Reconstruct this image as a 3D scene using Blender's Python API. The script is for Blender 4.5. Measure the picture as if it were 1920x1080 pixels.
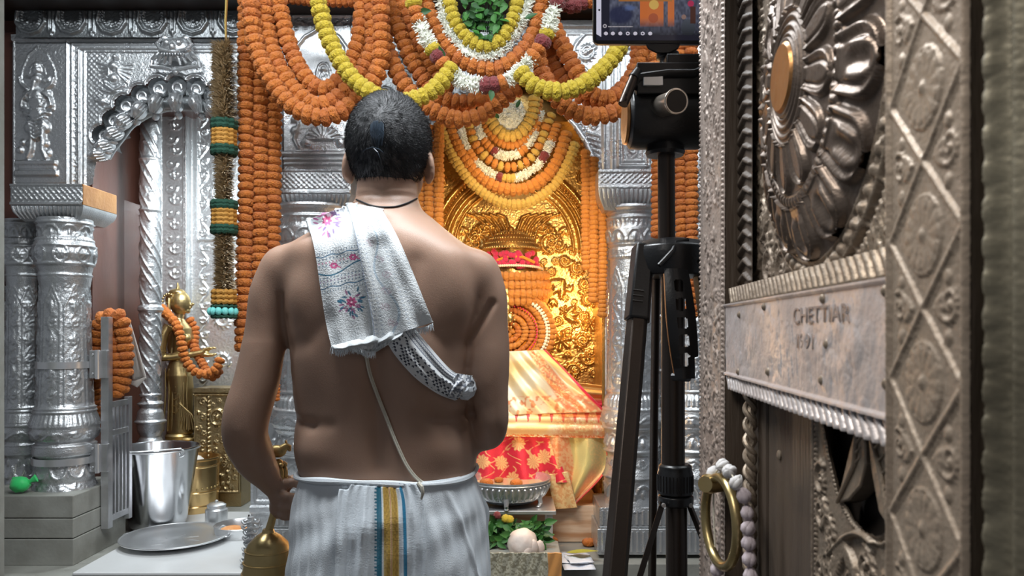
import bpy, bmesh, math, random
import numpy as np
from mathutils import Vector, Matrix, Quaternion, noise
from mathutils.bvhtree import BVHTree
random.seed(7); RNG = np.random.RandomState(7)
for o in list(bpy.data.objects): bpy.data.objects.remove(o)
C = bpy.context.scene.collection
SC = bpy.context.scene
PI = math.pi
# ------------------------------------------------------------------ camera, world, light, exposure
F = 1450.0; CX = 960.0; HY = 620.0; CZ = 1.22
cd = bpy.data.cameras.new('camera'); cam = bpy.data.objects.new('camera', cd); C.objects.link(cam)
cam.location = (0, 0, CZ); cam.rotation_euler = (PI/2, 0, 0)
cd.sensor_width = 36.0; cd.lens = 36.0*F/1920.0; cd.shift_y = (HY-540.0)/1920.0; cd.clip_start = 0.02
cd.dof.use_dof = True; cd.dof.focus_distance = 1.9; cd.dof.aperture_fstop = 14.0
SC.camera = cam
SC.view_settings.view_transform = 'Standard'; SC.view_settings.look = 'None'
SC.view_settings.exposure = 0.0; SC.view_settings.gamma = 1.0; SC.view_settings.use_curve_mapping = False
SC.cycles.max_bounces = 6; SC.cycles.diffuse_bounces = 3; SC.cycles.glossy_bounces = 4
SC.cycles.sample_clamp_indirect = 4.0
w = bpy.data.worlds.new('hall'); SC.world = w; w.use_nodes = True
w.node_tree.nodes['Background'].inputs[0].default_value = (0.50, 0.53, 0.58, 1)
w.node_tree.nodes['Background'].inputs[1].default_value = 0.27

def area(name, loc, target, sx, sy, power, col):
    d = bpy.data.lights.new(name, 'AREA'); d.shape = 'RECTANGLE'; d.size = sx; d.size_y = sy
    d.energy = power; d.color = col
    o = bpy.data.objects.new(name, d); C.objects.link(o); o.location = loc
    v = Vector(target)-Vector(loc); o.rotation_euler = v.to_track_quat('-Z', 'Y').to_euler()
    return o
def point(name, loc, power, col, r=0.03):
    d = bpy.data.lights.new(name, 'POINT'); d.energy = power; d.color = col; d.shadow_soft_size = r
    o = bpy.data.objects.new(name, d); C.objects.link(o); o.location = loc; return o
area('tube_lamp', (-0.20, 1.25, 2.26), (-0.20, 1.44, 1.0), 0.9, 0.14, 23, (0.93, 0.97, 1.0))
area('hall_lamp', (-0.9, 1.55, 2.75), (-0.7, 2.9, 1.3), 1.4, 0.25, 27, (0.90, 0.96, 1.0))
area('hall_lamp', (0.9, 1.7, 2.75), (0.5, 2.9, 1.3), 1.2, 0.25, 17, (0.90, 0.96, 1.0))
area('alcove_fill', (-1.16, 3.12, 1.97), (-1.35, 3.6, 0.9), 0.3, 0.12, 14, (0.88, 0.96, 1.0))  # unseen fill light added to brighten the alcove and its panel
point('sanctum_bulb', (0.27, 3.0, 1.30), 3.2, (1.0, 0.60, 0.25), 0.03)
point('sanctum_bulb', (-0.27, 3.0, 1.25), 3.2, (1.0, 0.60, 0.25), 0.03)
point('sanctum_bulb', (0.10, 2.55, 0.86), 2.2, (1.0, 0.66, 0.36), 0.05)
point('garland_fill', (0.0, 2.72, 1.86), 1.3, (1.0, 0.74, 0.42), 0.04)  # unseen fill light added before the garland fan to brighten it
d_ = bpy.data.lights.new('door_fill', 'SPOT'); d_.energy = 26; d_.color = (1.0, 0.95, 0.88); d_.spot_size = 1.35; d_.spot_blend = .5; d_.shadow_soft_size = .16  # unseen fill light added to brighten the carved door
o_ = bpy.data.objects.new('door_fill', d_); C.objects.link(o_); o_.location = (-0.28, 0.30, 1.95); o_.rotation_euler = (Vector((0.42, 0.42, 1.15))-o_.location).to_track_quat('-Z', 'Y').to_euler()
d_ = bpy.data.lights.new('shrine_fill', 'SPOT'); d_.energy = 40; d_.color = (1.0, 0.74, 0.42); d_.spot_size = 0.95; d_.spot_blend = .6; d_.shadow_soft_size = .05  # unseen fill light added to brighten the garland fan and idol
o_ = bpy.data.objects.new('shrine_fill', d_); C.objects.link(o_); o_.location = (0.16, 1.95, 1.50); o_.rotation_euler = (Vector((0.0, 3.0, 1.50))-o_.location).to_track_quat('-Z', 'Y').to_euler()

# ------------------------------------------------------------------ helpers
def P(px, py, Y): return Vector(((px-CX)/F*Y, Y, CZ+(HY-py)/F*Y))
def link(o, parent=None):
    C.objects.link(o)
    if parent is not None: o.parent = parent
    return o
def tag(o, label=None, cat=None, group=None, kind=None):
    if label: o['label'] = label
    if cat: o['category'] = cat
    if group: o['group'] = group
    if kind: o['kind'] = kind
    return o
def empty(name, loc=(0, 0, 0)):
    o = bpy.data.objects.new(name, None); o.empty_display_size = 0.05; C.objects.link(o); o.location = loc
    return o
def thing(name, label, cat, loc=(0, 0, 0), group=None):
    return tag(empty(name, loc), label, cat, group)
class MB:
    """collects vertices and faces, builds one mesh object"""
    def __init__(s): s.v = []; s.f = []; s.c = None
    def add(s, vs, fs):
        n = len(s.v); s.v += [tuple(v) for v in vs]; s.f += [tuple(i+n for i in f) for f in fs]; return s
    def box(s, lo, hi, rot=None, org=None):
        x0, y0, z0 = lo; x1, y1, z1 = hi
        vs = [Vector(p) for p in ((x0,y0,z0),(x1,y0,z0),(x1,y1,z0),(x0,y1,z0),(x0,y0,z1),(x1,y0,z1),(x1,y1,z1),(x0,y1,z1))]
        if rot is not None:
            o = Vector(org) if org is not None else Vector(((x0+x1)/2, (y0+y1)/2, (z0+z1)/2))
            vs = [o+rot@(v-o) for v in vs]
        return s.add(vs, [(0,3,2,1),(4,5,6,7),(0,1,5,4),(1,2,6,5),(2,3,7,6),(3,0,4,7)])
    def tube(s, pts, rad, n=10, cap=True, closed=False, flat=None):
        pts = [Vector(p) for p in pts]; m = len(pts)
        if not hasattr(rad, '__len__'): rad = [rad]*m
        vs = []; up = None
        for i, p in enumerate(pts):
            if closed: t = pts[(i+1) % m]-pts[i-1]
            else: t = pts[min(i+1, m-1)]-pts[max(i-1, 0)]
            t.normalize()
            if up is None:
                a = Vector((0, 0, 1)) if abs(t.z) < .9 else Vector((0, 1, 0))
                up = (a-t*a.dot(t)).normalized()
            else: up = (up-t*up.dot(t)).normalized()
            b = t.cross(up)
            for k in range(n):
                q = 2*PI*k/n; ca, sa = math.cos(q), math.sin(q)
                if flat: ca *= flat[0]; sa *= flat[1]
                vs.append(p+(up*ca+b*sa)*rad[i])
        fs = []
        for i in range(m if closed else m-1):
            j = (i+1) % m
            for k in range(n):
                l = (k+1) % n; fs.append((i*n+k, i*n+l, j*n+l, j*n+k))
        if cap and not closed:
            fs.append(tuple(range(n-1, -1, -1))); fs.append(tuple((m-1)*n+k for k in range(n)))
        return s.add(vs, fs)
    def lathe(s, c, prof, n=32, axis='z', capb=True, capt=True):
        """prof: (radius, height) from bottom to top round the vertical through c"""
        c = Vector(c); vs = []
        for r, z in prof:
            for k in range(n):
                q = 2*PI*k/n; d = (r*math.cos(q), r*math.sin(q), z)
                if axis == 'y': d = (d[0], d[2], d[1])
                if axis == 'x': d = (d[2], d[0], d[1])
                vs.append(c+Vector(d))
        fs = []; m = len(prof)
        for i in range(m-1):
            for k in range(n):
                l = (k+1) % n; fs.append((i*n+k, i*n+l, (i+1)*n+l, (i+1)*n+k))
        if capb and prof[0][0] > 1e-5: fs.append(tuple(range(n-1, -1, -1)))
        if capt and prof[-1][0] > 1e-5: fs.append(tuple((m-1)*n+k for k in range(n)))
        return s.add(vs, fs)
    def ell(s, c, r, n=16, m=10, rot=None):
        c = Vector(c)
        if not hasattr(r, '__len__'): r = (r, r, r)
        vs = []; 
        for i in range(m+1):
            t = PI*i/m
            for k in range(n):
                q = 2*PI*k/n
                v = Vector((r[0]*math.sin(t)*math.cos(q), r[1]*math.sin(t)*math.sin(q), -r[2]*math.cos(t)))
                if rot is not None: v = rot@v
                vs.append(c+v)
        fs = []
        for i in range(m):
            for k in range(n):
                l = (k+1) % n; fs.append((i*n+k, i*n+l, (i+1)*n+l, (i+1)*n+k))
        return s.add(vs, fs)
    def prism(s, poly, d0, d1, fn):
        """poly in 2-D, fn(a, b, d) gives the 3-D point; d0 and d1 are the two depths"""
        n = len(poly); vs = [fn(a, b, d0) for a, b in poly]+[fn(a, b, d1) for a, b in poly]
        fs = [tuple(range(n)), tuple(range(2*n-1, n-1, -1))]+[(i, i+n, (i+1) % n+n, (i+1) % n) for i in range(n)]
        return s.add(vs, fs)
    def build(s, name, m, parent=None, smooth=True, bevel=0, label=None, kind=None, seg=2, ang=0.6):
        me = bpy.data.meshes.new(name); me.from_pydata(s.v, [], s.f); 
        bm = bmesh.new(); bm.from_mesh(me); bmesh.ops.remove_doubles(bm, verts=bm.verts, dist=1e-6)
        bmesh.ops.recalc_face_normals(bm, faces=bm.faces); bm.to_mesh(me); bm.free()
        if smooth: me.shade_smooth(); me.set_sharp_from_angle(angle=ang)
        if m: me.materials.append(m)
        o = link(bpy.data.objects.new(name, me), parent)
        if bevel:
            b = o.modifiers.new('b', 'BEVEL'); b.width = bevel; b.segments = seg; b.limit_method = 'ANGLE'
        if label: o['label'] = label
        if kind: o['kind'] = kind
        return o
def npmesh(name, V, Fq, mat, parent=None, smooth=True, cols=None, recalc=False):
    """mesh object from numpy arrays; cols: one rgb per vertex"""
    me = bpy.data.meshes.new(name); me.vertices.add(len(V)); me.vertices.foreach_set('co', np.asarray(V, np.float32).ravel())
    n = len(Fq); k = Fq.shape[1]
    me.loops.add(n*k); me.polygons.add(n)
    me.loops.foreach_set('vertex_index', np.asarray(Fq, np.int32).ravel())
    me.polygons.foreach_set('loop_start', np.arange(0, n*k, k, dtype=np.int32))
    try: me.polygons.foreach_set('loop_total', np.full(n, k, np.int32))
    except Exception: pass
    me.update(calc_edges=True)
    if cols is not None:
        a = me.color_attributes.new('paint', 'FLOAT_COLOR', 'POINT')
        cc = np.ones((len(V), 4), np.float32); cc[:, :3] = cols; a.data.foreach_set('color', cc.ravel())
    if smooth: me.shade_smooth()
    if mat: me.materials.append(mat)
    if recalc:
        bm = bmesh.new(); bm.from_mesh(me); bmesh.ops.recalc_face_normals(bm, faces=bm.faces); bm.to_mesh(me); bm.free()
    return link(bpy.data.objects.new(name, me), parent)
def gridfaces(nr, nc, wrap=False, mask=None):
    i, j = np.meshgrid(np.arange(nr-1), np.arange(nc if wrap else nc-1), indexing='ij'); j2 = (j+1) % nc
    Fq = np.stack([i*nc+j, i*nc+j2, (i+1)*nc+j2, (i+1)*nc+j], -1)
    if mask is not None: Fq = Fq[mask[:nr-1, :Fq.shape[1]]]
    return Fq.reshape(-1, 4)
def compact(V, Fq, cols=None):
    u = np.unique(Fq); r = np.zeros(len(V), np.int64); r[u] = np.arange(len(u))
    return (V[u], r[Fq]) if cols is None else (V[u], r[Fq], cols[u])
def catmull(pts, n):
    pts = [np.array(p, float) for p in pts]; m = len(pts)
    pts = [2*pts[0]-pts[1]]+pts+[2*pts[-1]-pts[-2]]; out = []
    for i in range(1, m):
        p0, p1, p2, p3 = pts[i-1:i+3]
        for k in range(n):
            t = k/n; out.append(.5*((2*p1)+(-p0+p2)*t+(2*p0-5*p1+4*p2-p3)*t*t+(-p0+3*p1-3*p2+p3)*t**3))
    out.append(pts[-2]); return np.array(out)
def resample(pts, step):
    pts = np.asarray(pts, float); d = np.r_[0, np.cumsum(np.linalg.norm(np.diff(pts, axis=0), axis=1))]
    n = max(2, int(round(d[-1]/step))+1); t = np.linspace(0, d[-1], n)
    return np.stack([np.interp(t, d, pts[:, k]) for k in range(pts.shape[1])], 1)
def inpoly(x, y, poly):
    r = np.zeros(np.shape(x), bool); n = len(poly)
    for i in range(n):
        (x0, y0), (x1, y1) = poly[i], poly[(i+1) % n]
        if y0 == y1: continue
        c = ((y0 > y) != (y1 > y)) & (x < (x1-x0)*(y-y0)/(y1-y0)+x0); r ^= c
    return r
# ------------------------------------------------------------------ materials
def mat(name, col, rough=.5, metal=0., bump=0., bscale=60., var=0., vscale=8., vcol=None, spec=.5, coat=0., sss=0., tex='noise', attr=None, sheen=0., rvar=0., stretch=None, emit=0, emitcol=None, detail=6):
    m = bpy.data.materials.new(name); m.use_nodes = True; nt = m.node_tree; N = nt.nodes; L = nt.links
    b = N['Principled BSDF']; b.inputs['Base Color'].default_value = (*col, 1); b.inputs['Roughness'].default_value = rough
    b.inputs['Metallic'].default_value = metal; b.inputs['Specular IOR Level'].default_value = spec
    if coat: b.inputs['Coat Weight'].default_value = coat; b.inputs['Coat Roughness'].default_value = .15
    if sss: b.inputs['Subsurface Weight'].default_value = sss; b.inputs['Subsurface Radius'].default_value = (.012, .005, .003); b.inputs['Subsurface Scale'].default_value = .6
    if sheen: b.inputs['Sheen Weight'].default_value = sheen
    tc = N.new('ShaderNodeTexCoord'); src = tc.outputs['Object']
    if stretch:
        mp = N.new('ShaderNodeMapping'); mp.inputs['Scale'].default_value = stretch; L.new(src, mp.inputs[0]); src = mp.outputs[0]
    base = None
    if attr:
        a = N.new('ShaderNodeAttribute'); a.attribute_name = attr; L.new(a.outputs['Color'], b.inputs['Base Color']); base = a.outputs['Color']
        if emit: L.new(a.outputs['Color'], b.inputs['Emission Color']); b.inputs['Emission Strength'].default_value = emit
    elif emit: b.inputs['Emission Color'].default_value = (*(emitcol or col), 1); b.inputs['Emission Strength'].default_value = emit
    if var:
        n = N.new('ShaderNodeTexNoise'); n.inputs['Scale'].default_value = vscale; n.inputs['Detail'].default_value = detail; L.new(src, n.inputs['Vector'])
        rp = N.new('ShaderNodeMapRange'); rp.inputs[1].default_value = .35; rp.inputs[2].default_value = .65; L.new(n.outputs[0], rp.inputs[0])
        mx = N.new('ShaderNodeMix'); mx.data_type = 'RGBA'; ml = N.new('ShaderNodeMath'); ml.operation = 'MULTIPLY'; ml.inputs[1].default_value = var
        L.new(rp.outputs[0], ml.inputs[0]); L.new(ml.outputs[0], mx.inputs[0])
        vc = vcol or tuple(c*.45 for c in col); mx.inputs[7].default_value = (*vc, 1)
        if base is not None: L.new(base, mx.inputs[6])
        else: mx.inputs[6].default_value = (*col, 1)
        L.new(mx.outputs[2], b.inputs['Base Color'])
        if rvar:
            r2 = N.new('ShaderNodeMapRange'); r2.inputs[3].default_value = rough-rvar; r2.inputs[4].default_value = rough+rvar
            L.new(rp.outputs[0], r2.inputs[0]); L.new(r2.outputs[0], b.inputs['Roughness'])
    if bump:
        if tex == 'voronoi': n = N.new('ShaderNodeTexVoronoi'); n.inputs['Scale'].default_value = bscale
        elif tex == 'wave': n = N.new('ShaderNodeTexWave'); n.inputs['Scale'].default_value = bscale; n.inputs['Distortion'].default_value = 3
        else: n = N.new('ShaderNodeTexNoise'); n.inputs['Scale'].default_value = bscale; n.inputs['Detail'].default_value = 5
        L.new(src, n.inputs['Vector']); bp = N.new('ShaderNodeBump'); bp.inputs['Strength'].default_value = bump; bp.inputs['Distance'].default_value = .004
        L.new(n.outputs[0], bp.inputs['Height']); L.new(bp.outputs[0], b.inputs['Normal'])
    return m
M = {}
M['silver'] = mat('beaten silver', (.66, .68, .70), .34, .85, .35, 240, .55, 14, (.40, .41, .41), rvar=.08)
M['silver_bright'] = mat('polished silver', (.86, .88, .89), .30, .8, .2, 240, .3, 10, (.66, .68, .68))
M['silver_dark'] = mat('dark silver', (.30, .32, .33), .36, .85, .3, 200, .6, 10, (.14, .14, .14))  # darker tone for frieze, soffit and backing parts
M['gold'] = mat('gilded repousse', (.68, .45, .16), .30, .9, .25, 160, .6, 12, (.44, .27, .08), rvar=.07)
M['brass'] = mat('cast brass', (.58, .44, .21), .38, .95, .12, 60, .5, 12, (.34, .22, .07), rvar=.08)
M['brass_bright'] = mat('brass sheet', (.80, .56, .26), .24, .95, .1, 30, .3, 9, (.6, .36, .14))
M['maroon'] = mat('maroon painted wall', (.105, .040, .026), .38, 0, .3, 20, .6, 5, (.06, .022, .016))
M['dark'] = mat('dark beam paint', (.022, .014, .012), .5)
M['stone'] = mat('grey marble plinth', (.30, .30, .27), .55, 0, .25, 60, .7, 9, (.19, .185, .16))
M['marble'] = mat('white marble slab', (.72, .73, .73), .22, 0, .05, 30, .35, 4, (.55, .55, .54))
M['steel'] = mat('brushed steel', (.80, .81, .82), .30, .85, .06, 40, .2, 6, (.66, .66, .66))
M['floor'] = mat('dark stone floor', (.12, .11, .10), .4, 0, .2, 20, .5, 6)
M['orange'] = mat('orange marigold petals', (.88, .255, .006), .75, 0, .8, 420, .5, 260, (.70, .15, .004), sheen=.2, tex='noise')
M['orange_deep'] = mat('deep orange marigold petals', (.82, .22, .008), .75, 0, .8, 420, .5, 260, (.62, .12, .004), sheen=.2)
M['orange_lit'] = mat('warm-lit marigold petals', (.95, .36, .02), .7, 0, .8, 420, .5, 260, (.80, .20, .01), sheen=.2)  # marigold orange shifted to carry the warm light of the niche
M['yellow'] = mat('yellow marigold petals', (.90, .66, .012), .7, 0, .8, 420, .5, 260, (.66, .46, .006), sheen=.2)
M['yellow_pale'] = mat('pale yellow marigold petals', (.95, .62, .10), .7, 0, .8, 420, .4, 260, (.85, .42, .03), sheen=.2)
M['white_flower'] = mat('white tuberose petals', (.80, .80, .72), .6, 0, .2, 90, .3, 60, (.62, .66, .48), sss=0)
M['red_flower'] = mat('red rose petals', (.22, .012, .012), .55, 0, .5, 200, .5, 60, (.08, .004, .008), sheen=.3)
M['leaf'] = mat('green leaf', (.055, .19, .035), .42, 0, .3, 60, .6, 30, (.02, .08, .015))
M['black_plastic'] = mat('black plastic', (.012, .012, .013), .32, 0, .08, 300)
M['black_metal'] = mat('bronze black anodised tube', (.062, .048, .040), .33, .7, .05, 300)
M['skin'] = mat('skin', (.40, .255, .185), .42, 0, .10, 500, .35, 14, (.34, .20, .14), sss=.12, spec=.4)
M['hair'] = mat('black hair', (.010, .011, .014), .42, 0, .5, 700, spec=.6)
M['cloth'] = mat('white cotton', (.78, .83, .87), .85, 0, .25, 500, .2, 14, (.62, .70, .78), sheen=.3)
M['painted_cloth'] = mat('printed cotton', (.8, .8, .8), .85, 0, .3, 500, attr='paint', sheen=.3)
M['silk'] = mat('brocade silk', (.8, .5, .2), .38, .35, .3, 400, attr='paint', sheen=.4)
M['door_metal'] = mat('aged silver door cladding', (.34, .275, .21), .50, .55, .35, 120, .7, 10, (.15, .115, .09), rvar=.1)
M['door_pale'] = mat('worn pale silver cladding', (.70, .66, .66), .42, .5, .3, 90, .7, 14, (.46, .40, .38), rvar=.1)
M['door_wood'] = mat('dark door wood', (.085, .062, .045), .55, 0, .4, 30, .6, 6, (.045, .032, .023), stretch=(6, 6, .6))
M['recess_shade'] = mat('recess shade black', (.018, .013, .010), .7)  # black that stands in for shade inside openings
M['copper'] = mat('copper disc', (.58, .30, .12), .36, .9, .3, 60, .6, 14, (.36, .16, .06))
M['thread'] = mat('cotton thread', (.66, .62, .52), .8, 0, .4, 600)
# ------------------------------------------------------------------ height-field chasing: real geometry for the repousse work
class Relief:
    """a height field over (u, v) in metres, drawn with stamps; px=True takes photograph-like units on the plane Y"""
    def __init__(s, u0, u1, v0, v1, cell=.004, conv=None, sc=1.0):
        s.u0, s.v0, s.cell = u0, v0, cell; s.sc = sc; s.conv = conv or (lambda a, b: (a, b))
        s.nc = int(round((u1-u0)/cell))+1; s.nr = int(round((v1-v0)/cell))+1
        s.U = u0+np.arange(s.nc)*cell; s.V = v0+np.arange(s.nr)*cell
        s.H = np.zeros((s.nr, s.nc)); s.mask = np.ones((s.nr, s.nc), bool); s.UU, s.VV = np.meshgrid(s.U, s.V)
    def stamp(s, a, b, r, h, add=False, base=0., flat=False):
        u, v = s.conv(a, b); r = r*s.sc
        i0 = max(0, int((v-r-s.v0)/s.cell)); i1 = min(s.nr, int((v+r-s.v0)/s.cell)+2)
        j0 = max(0, int((u-r-s.u0)/s.cell)); j1 = min(s.nc, int((u+r-s.u0)/s.cell)+2)
        if i0 >= i1 or j0 >= j1: return
        d2 = ((s.UU[i0:i1, j0:j1]-u)**2+(s.VV[i0:i1, j0:j1]-v)**2)/(r*r+1e-12)
        g = np.sqrt(np.clip(1-d2, 0, 1)) if not flat else (d2 < 1)*1.0
        W = s.H[i0:i1, j0:j1]
        if h < 0: np.minimum(W, np.where(d2 < 1, base+h*g, W), out=W)
        elif add: W += h*g
        else: np.maximum(W, np.where(d2 < 1, base+h*g, W), out=W)
    def curve(s, pts, r0, r1=None, h=.006, step=None, base=0.):
        r1 = r0 if r1 is None else r1; pts = resample(pts, step or max(.4*min(r0, max(r1, .3*r0)), .5*s.cell/s.sc)); n = len(pts)
        for k, p in enumerate(pts):
            t = k/max(1, n-1); r = r0+(r1-r0)*t; s.stamp(p[0], p[1], r, h*(.35+.65*min(1, r/max(r0, r1))), base=base)
    def beads(s, pts, r, h=.006, gap=2.1, closed=False, base=0.):
        for p in resample(pts, r*gap): s.stamp(p[0], p[1], r, h, base=base)
    def ring(s, a, b, ra, rb, r, h=.006, t0=0, t1=2*PI, bead=False, base=0.):
        n = 64; q = np.linspace(t0, t1, n); pts = np.stack([a+ra*np.cos(q), b+rb*np.sin(q)], 1)
        (s.beads if bead else s.curve)(pts, r, h=h, base=base)
    def spiral(s, a, b, R, turns=1.5, r=None, h=.006, ang=0., sgn=1):
        r = r or R*.16; n = 40; t = np.linspace(0, 1, n); q = ang+sgn*turns*2*PI*t; rad = R*(1-.88*t)
        s.curve(np.stack([a+rad*np.cos(q), b+rad*np.sin(q)], 1), r, r*.6, h); s.stamp(a, b, r*1.3, h)
        for k in range(0, 14):      # leaf lobes along the outside
            t = k/20; q = ang+sgn*turns*2*PI*t; rd = R*(1-.88*t)
            e = (a+(rd+R*.30)*math.cos(q+sgn*.35), b+(rd+R*.30)*math.sin(q+sgn*.35))
            s.curve([(a+rd*math.cos(q), b+rd*math.sin(q)), e], r*.8, r*.3, h*.8)
    def flower(s, a, b, R, n=8, h=.006, rot=0.):
        for k in range(n):
            q = rot+2*PI*k/n
            s.curve([(a+R*.25*math.cos(q), b+R*.25*math.sin(q)), (a+R*.86*math.cos(q), b+R*.86*math.sin(q))], R*.13, R*.26, h)
        s.stamp(a, b, R*.28, h*1.3)
    def leaf(s, a, b, L, q, h=.006, wdt=.22):
        for k in range(9):
            t = k/8; s.stamp(a+L*t*math.cos(q), b+L*t*math.sin(q), max(L*wdt*math.sin(PI*(.12+.85*t)), .01*L), h*(.5+.5*math.sin(PI*t)))
        s.curve([(a, b), (a+L*math.cos(q), b+L*math.sin(q))], L*.05, L*.02, h*1.25)
    def band(s, a0, b0, a1, b1, h):
        u0, v0 = s.conv(a0, b0); u1, v1 = s.conv(a1, b1); u0, u1 = sorted((u0, u1)); v0, v1 = sorted((v0, v1))
        m = (s.UU >= u0) & (s.UU <= u1) & (s.VV >= v0) & (s.VV <= v1); s.H[m] += h
    def frame(s, a0, b0, a1, b1, t, h):
        s.curve([(a0, b0), (a1, b0), (a1, b1), (a0, b1), (a0, b0)], t, h=h)
    def poly(s, pts, h):
        pp = [s.conv(*p) for p in pts]; m = inpoly(s.UU, s.VV, pp); s.H[m] += h
    def cut(s, pts):
        pp = [s.conv(*p) for p in pts]; s.mask &= ~inpoly(s.UU, s.VV, pp)
    def vine(s, a0, b0, a1, b1, wd, h=.006, sgn=1):
        L = math.hypot(a1-a0, b1-b0); n = max(1, int(round(L/(wd*1.25)))); dx, dy = (a1-a0)/L, (b1-b0)/L; nx, ny = -dy, dx
        t = np.linspace(0, 1, 12*n+1); off = np.sin(t*n*PI)*wd*.32*sgn
        s.curve(np.stack([a0+(a1-a0)*t+nx*off, b0+(b1-b0)*t+ny*off], 1), wd*.055, h=h*.8)
        for k in range(n):
            tt = (k+.5)/n; sg = sgn*(1 if k % 2 == 0 else -1); c = (a0+(a1-a0)*tt-nx*sg*wd*.08, b0+(b1-b0)*tt-ny*sg*wd*.08)
            s.spiral(c[0], c[1], wd*.30, 1.4, wd*.05, h, math.atan2(ny*sg, nx*sg), sg)
            s.leaf(c[0]-nx*sg*wd*.05, c[1]-ny*sg*wd*.05, wd*.36, math.atan2(-ny*sg+dy*.6, -nx*sg+dx*.6), h)
    def lattice(s, a0, b0, a1, b1, sp, r, h=.004):
        w_, h_ = a1-a0, b1-b0; n = int(round(abs(w_)/sp)); m = max(1, int(round(abs(h_)/sp)))
        for i in range(n):
            for j in range(m):
                x0 = a0+w_*i/n; x1 = a0+w_*(i+1)/n; y0 = b0+h_*j/m; y1 = b0+h_*(j+1)/m
                s.curve([(x0, y0), (x1, y1)], r, h=h); s.curve([(x0, y1), (x1, y0)], r, h=h)
                s.stamp((x0+x1)/2, (y0+y1)/2, r*1.8, h*1.5)
    def fill(s, a0, b0, a1, b1, R, h=.006, seed=1, mirror=None, avoid=None, n=400):
        """scrolls and flowers of size about R packed over a rectangle"""
        rg = random.Random(seed); got = []
        for _ in range(n):
            rr = R*rg.uniform(.55, 1.1); a = rg.uniform(min(a0, a1)+rr, max(a0, a1)-rr); b = rg.uniform(min(b0, b1)+rr, max(b0, b1)-rr)
            if avoid and avoid(a, b): continue
            if any((a-x)**2+(b-y)**2 < (rr+r_)**2*.80 for x, y, r_ in got): continue
            got.append((a, b, rr)); sg = rg.choice((-1, 1)); q = rg.uniform(0, 6.28); k = rg.random()
            for mm in ((1, -1) if mirror is not None else (1,)):
                aa = a if mm == 1 else 2*mirror-a; qq = q if mm == 1 else PI-q
                if k < .68: s.spiral(aa, b, rr*.8, 1.5, rr*.12, h, qq, sg*mm)
                elif k < .85: s.flower(aa, b, rr*.8, 6, h, qq)
                else:
                    for z in (-.6, 0, .6): s.leaf(aa-rr*.6*math.cos(qq), b-rr*.6*math.sin(qq), rr*1.3, qq+z*mm, h)
    def punch(s, amp, seed=3):
        s.H += np.random.RandomState(seed).rand(s.nr, s.nc)*amp
    def build(s, name, m, fn, parent=None, wrap=False):
        h = s.H; V = fn(s.UU, s.VV, h); V = np.stack(V, -1).reshape(-1, 3)
        mk = s.mask[:-1, :-1] & s.mask[1:, 1:] & s.mask[1:, :-1] & s.mask[:-1, 1:]
        Fq = gridfaces(s.nr, s.nc, False, np.pad(mk, ((0, 1), (0, 1))))
        V, Fq = compact(V, Fq); return npmesh(name, V, Fq, m, parent)
def WR(x0, y0, x1, y1, Y, cell=.004):
    """Relief on the vertical plane at depth Y, drawn in the photograph's pixels (y down)"""
    k = Y/F; conv = lambda a, b: ((a-CX)*k, CZ+(HY-b)*k)
    u0, v1 = conv(x0, y0); u1, v0 = conv(x1, y1)
    return Relief(u0, u1, v0, v1, cell, conv, k)
def on_plane(Y): return lambda u, v, h: (u, Y-h, v)
def backing(R, name, m, parent, Y, d=.03):
    mb = MB(); mb.box((R.U[0], Y+.001, R.V[0]), (R.U[-1], Y+d, R.V[-1])); return mb.build(name, m, parent, False)
def column_mesh(name, cx, cy, prof, draw, m, parent, cell=.0045, hs=1.0):
    """prof: (z, r) from bottom to top; draw(R, r) chases the unrolled surface: u = arc length at the mean radius"""
    zs = np.array([p[0] for p in prof]); rs = np.array([p[1] for p in prof]); rm = float(rs.mean())
    R = Relief(-PI*rm, PI*rm, zs[0], zs[-1], cell); draw(R, rm)
    prr = np.interp(R.V, zs, rs); q = np.linspace(-PI, PI, R.nc, endpoint=False)
    rad = prr[:, None]+R.H*hs; X = cx+rad*np.sin(q)[None, :]; Yy = cy-rad*np.cos(q)[None, :]; Z = np.repeat(R.V[:, None], R.nc, 1)
    V = np.stack([X, Yy, Z], -1).reshape(-1, 3); return npmesh(name, V, gridfaces(R.nr, R.nc, True), m, parent)
# ================================================================== the setting
def struct(o): o['kind'] = 'structure'; return o
mb = MB(); mb.box((-3.2, -0.6, -.05), (2.6, 5.0, 0)); struct(mb.build('floor', M['floor'], None, False))
mb = MB(); mb.box((-3.2, -0.6, 3.05), (2.6, 5.0, 3.12)); struct(mb.build('ceiling', M['dark'], None, False))
# back wall (plain masonry behind the cladding), with the two openings left free
mb = MB()
for lo, hi in (((-2.6, 3.90, 0), (2.2, 4.0, 3.05)), ((-.98, 2.96, .30), (-.38, 3.40, 2.05)), ((.37, 2.96, .30), (2.2, 3.40, 2.1)), ((-2.6, 3.10, .3), (-1.72, 3.90, 1.80)), ((-2.6, 2.93, .4255), (-1.876, 3.09, 2.35)),
               ((-2.6, 2.96, 2.30), (2.2, 3.2, 3.05))):
    mb.box(lo, hi)
WB = struct(mb.build('wall_back', M['maroon'], None, False))
# platform the shrine stands on
mb = MB(); mb.box((-2.6, 2.64, 0.001), (2.2, 3.899, .425)); PL = struct(mb.build('floor_platform', M['stone'], None, False, .004))
mb = MB(); mb.box((-1.80, 2.36, .001), (-1.612, 2.46, 2.70)); jb = struct(mb.build('trim_2', M['stone'], None, False, .006))
mb = MB(); [mb.ell((-1.612, 2.36, .05+i*.035), (.007, .007, .016), 8, 6) for i in range(74)]; mb.build('bead_edge', M['stone'], jb)
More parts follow.
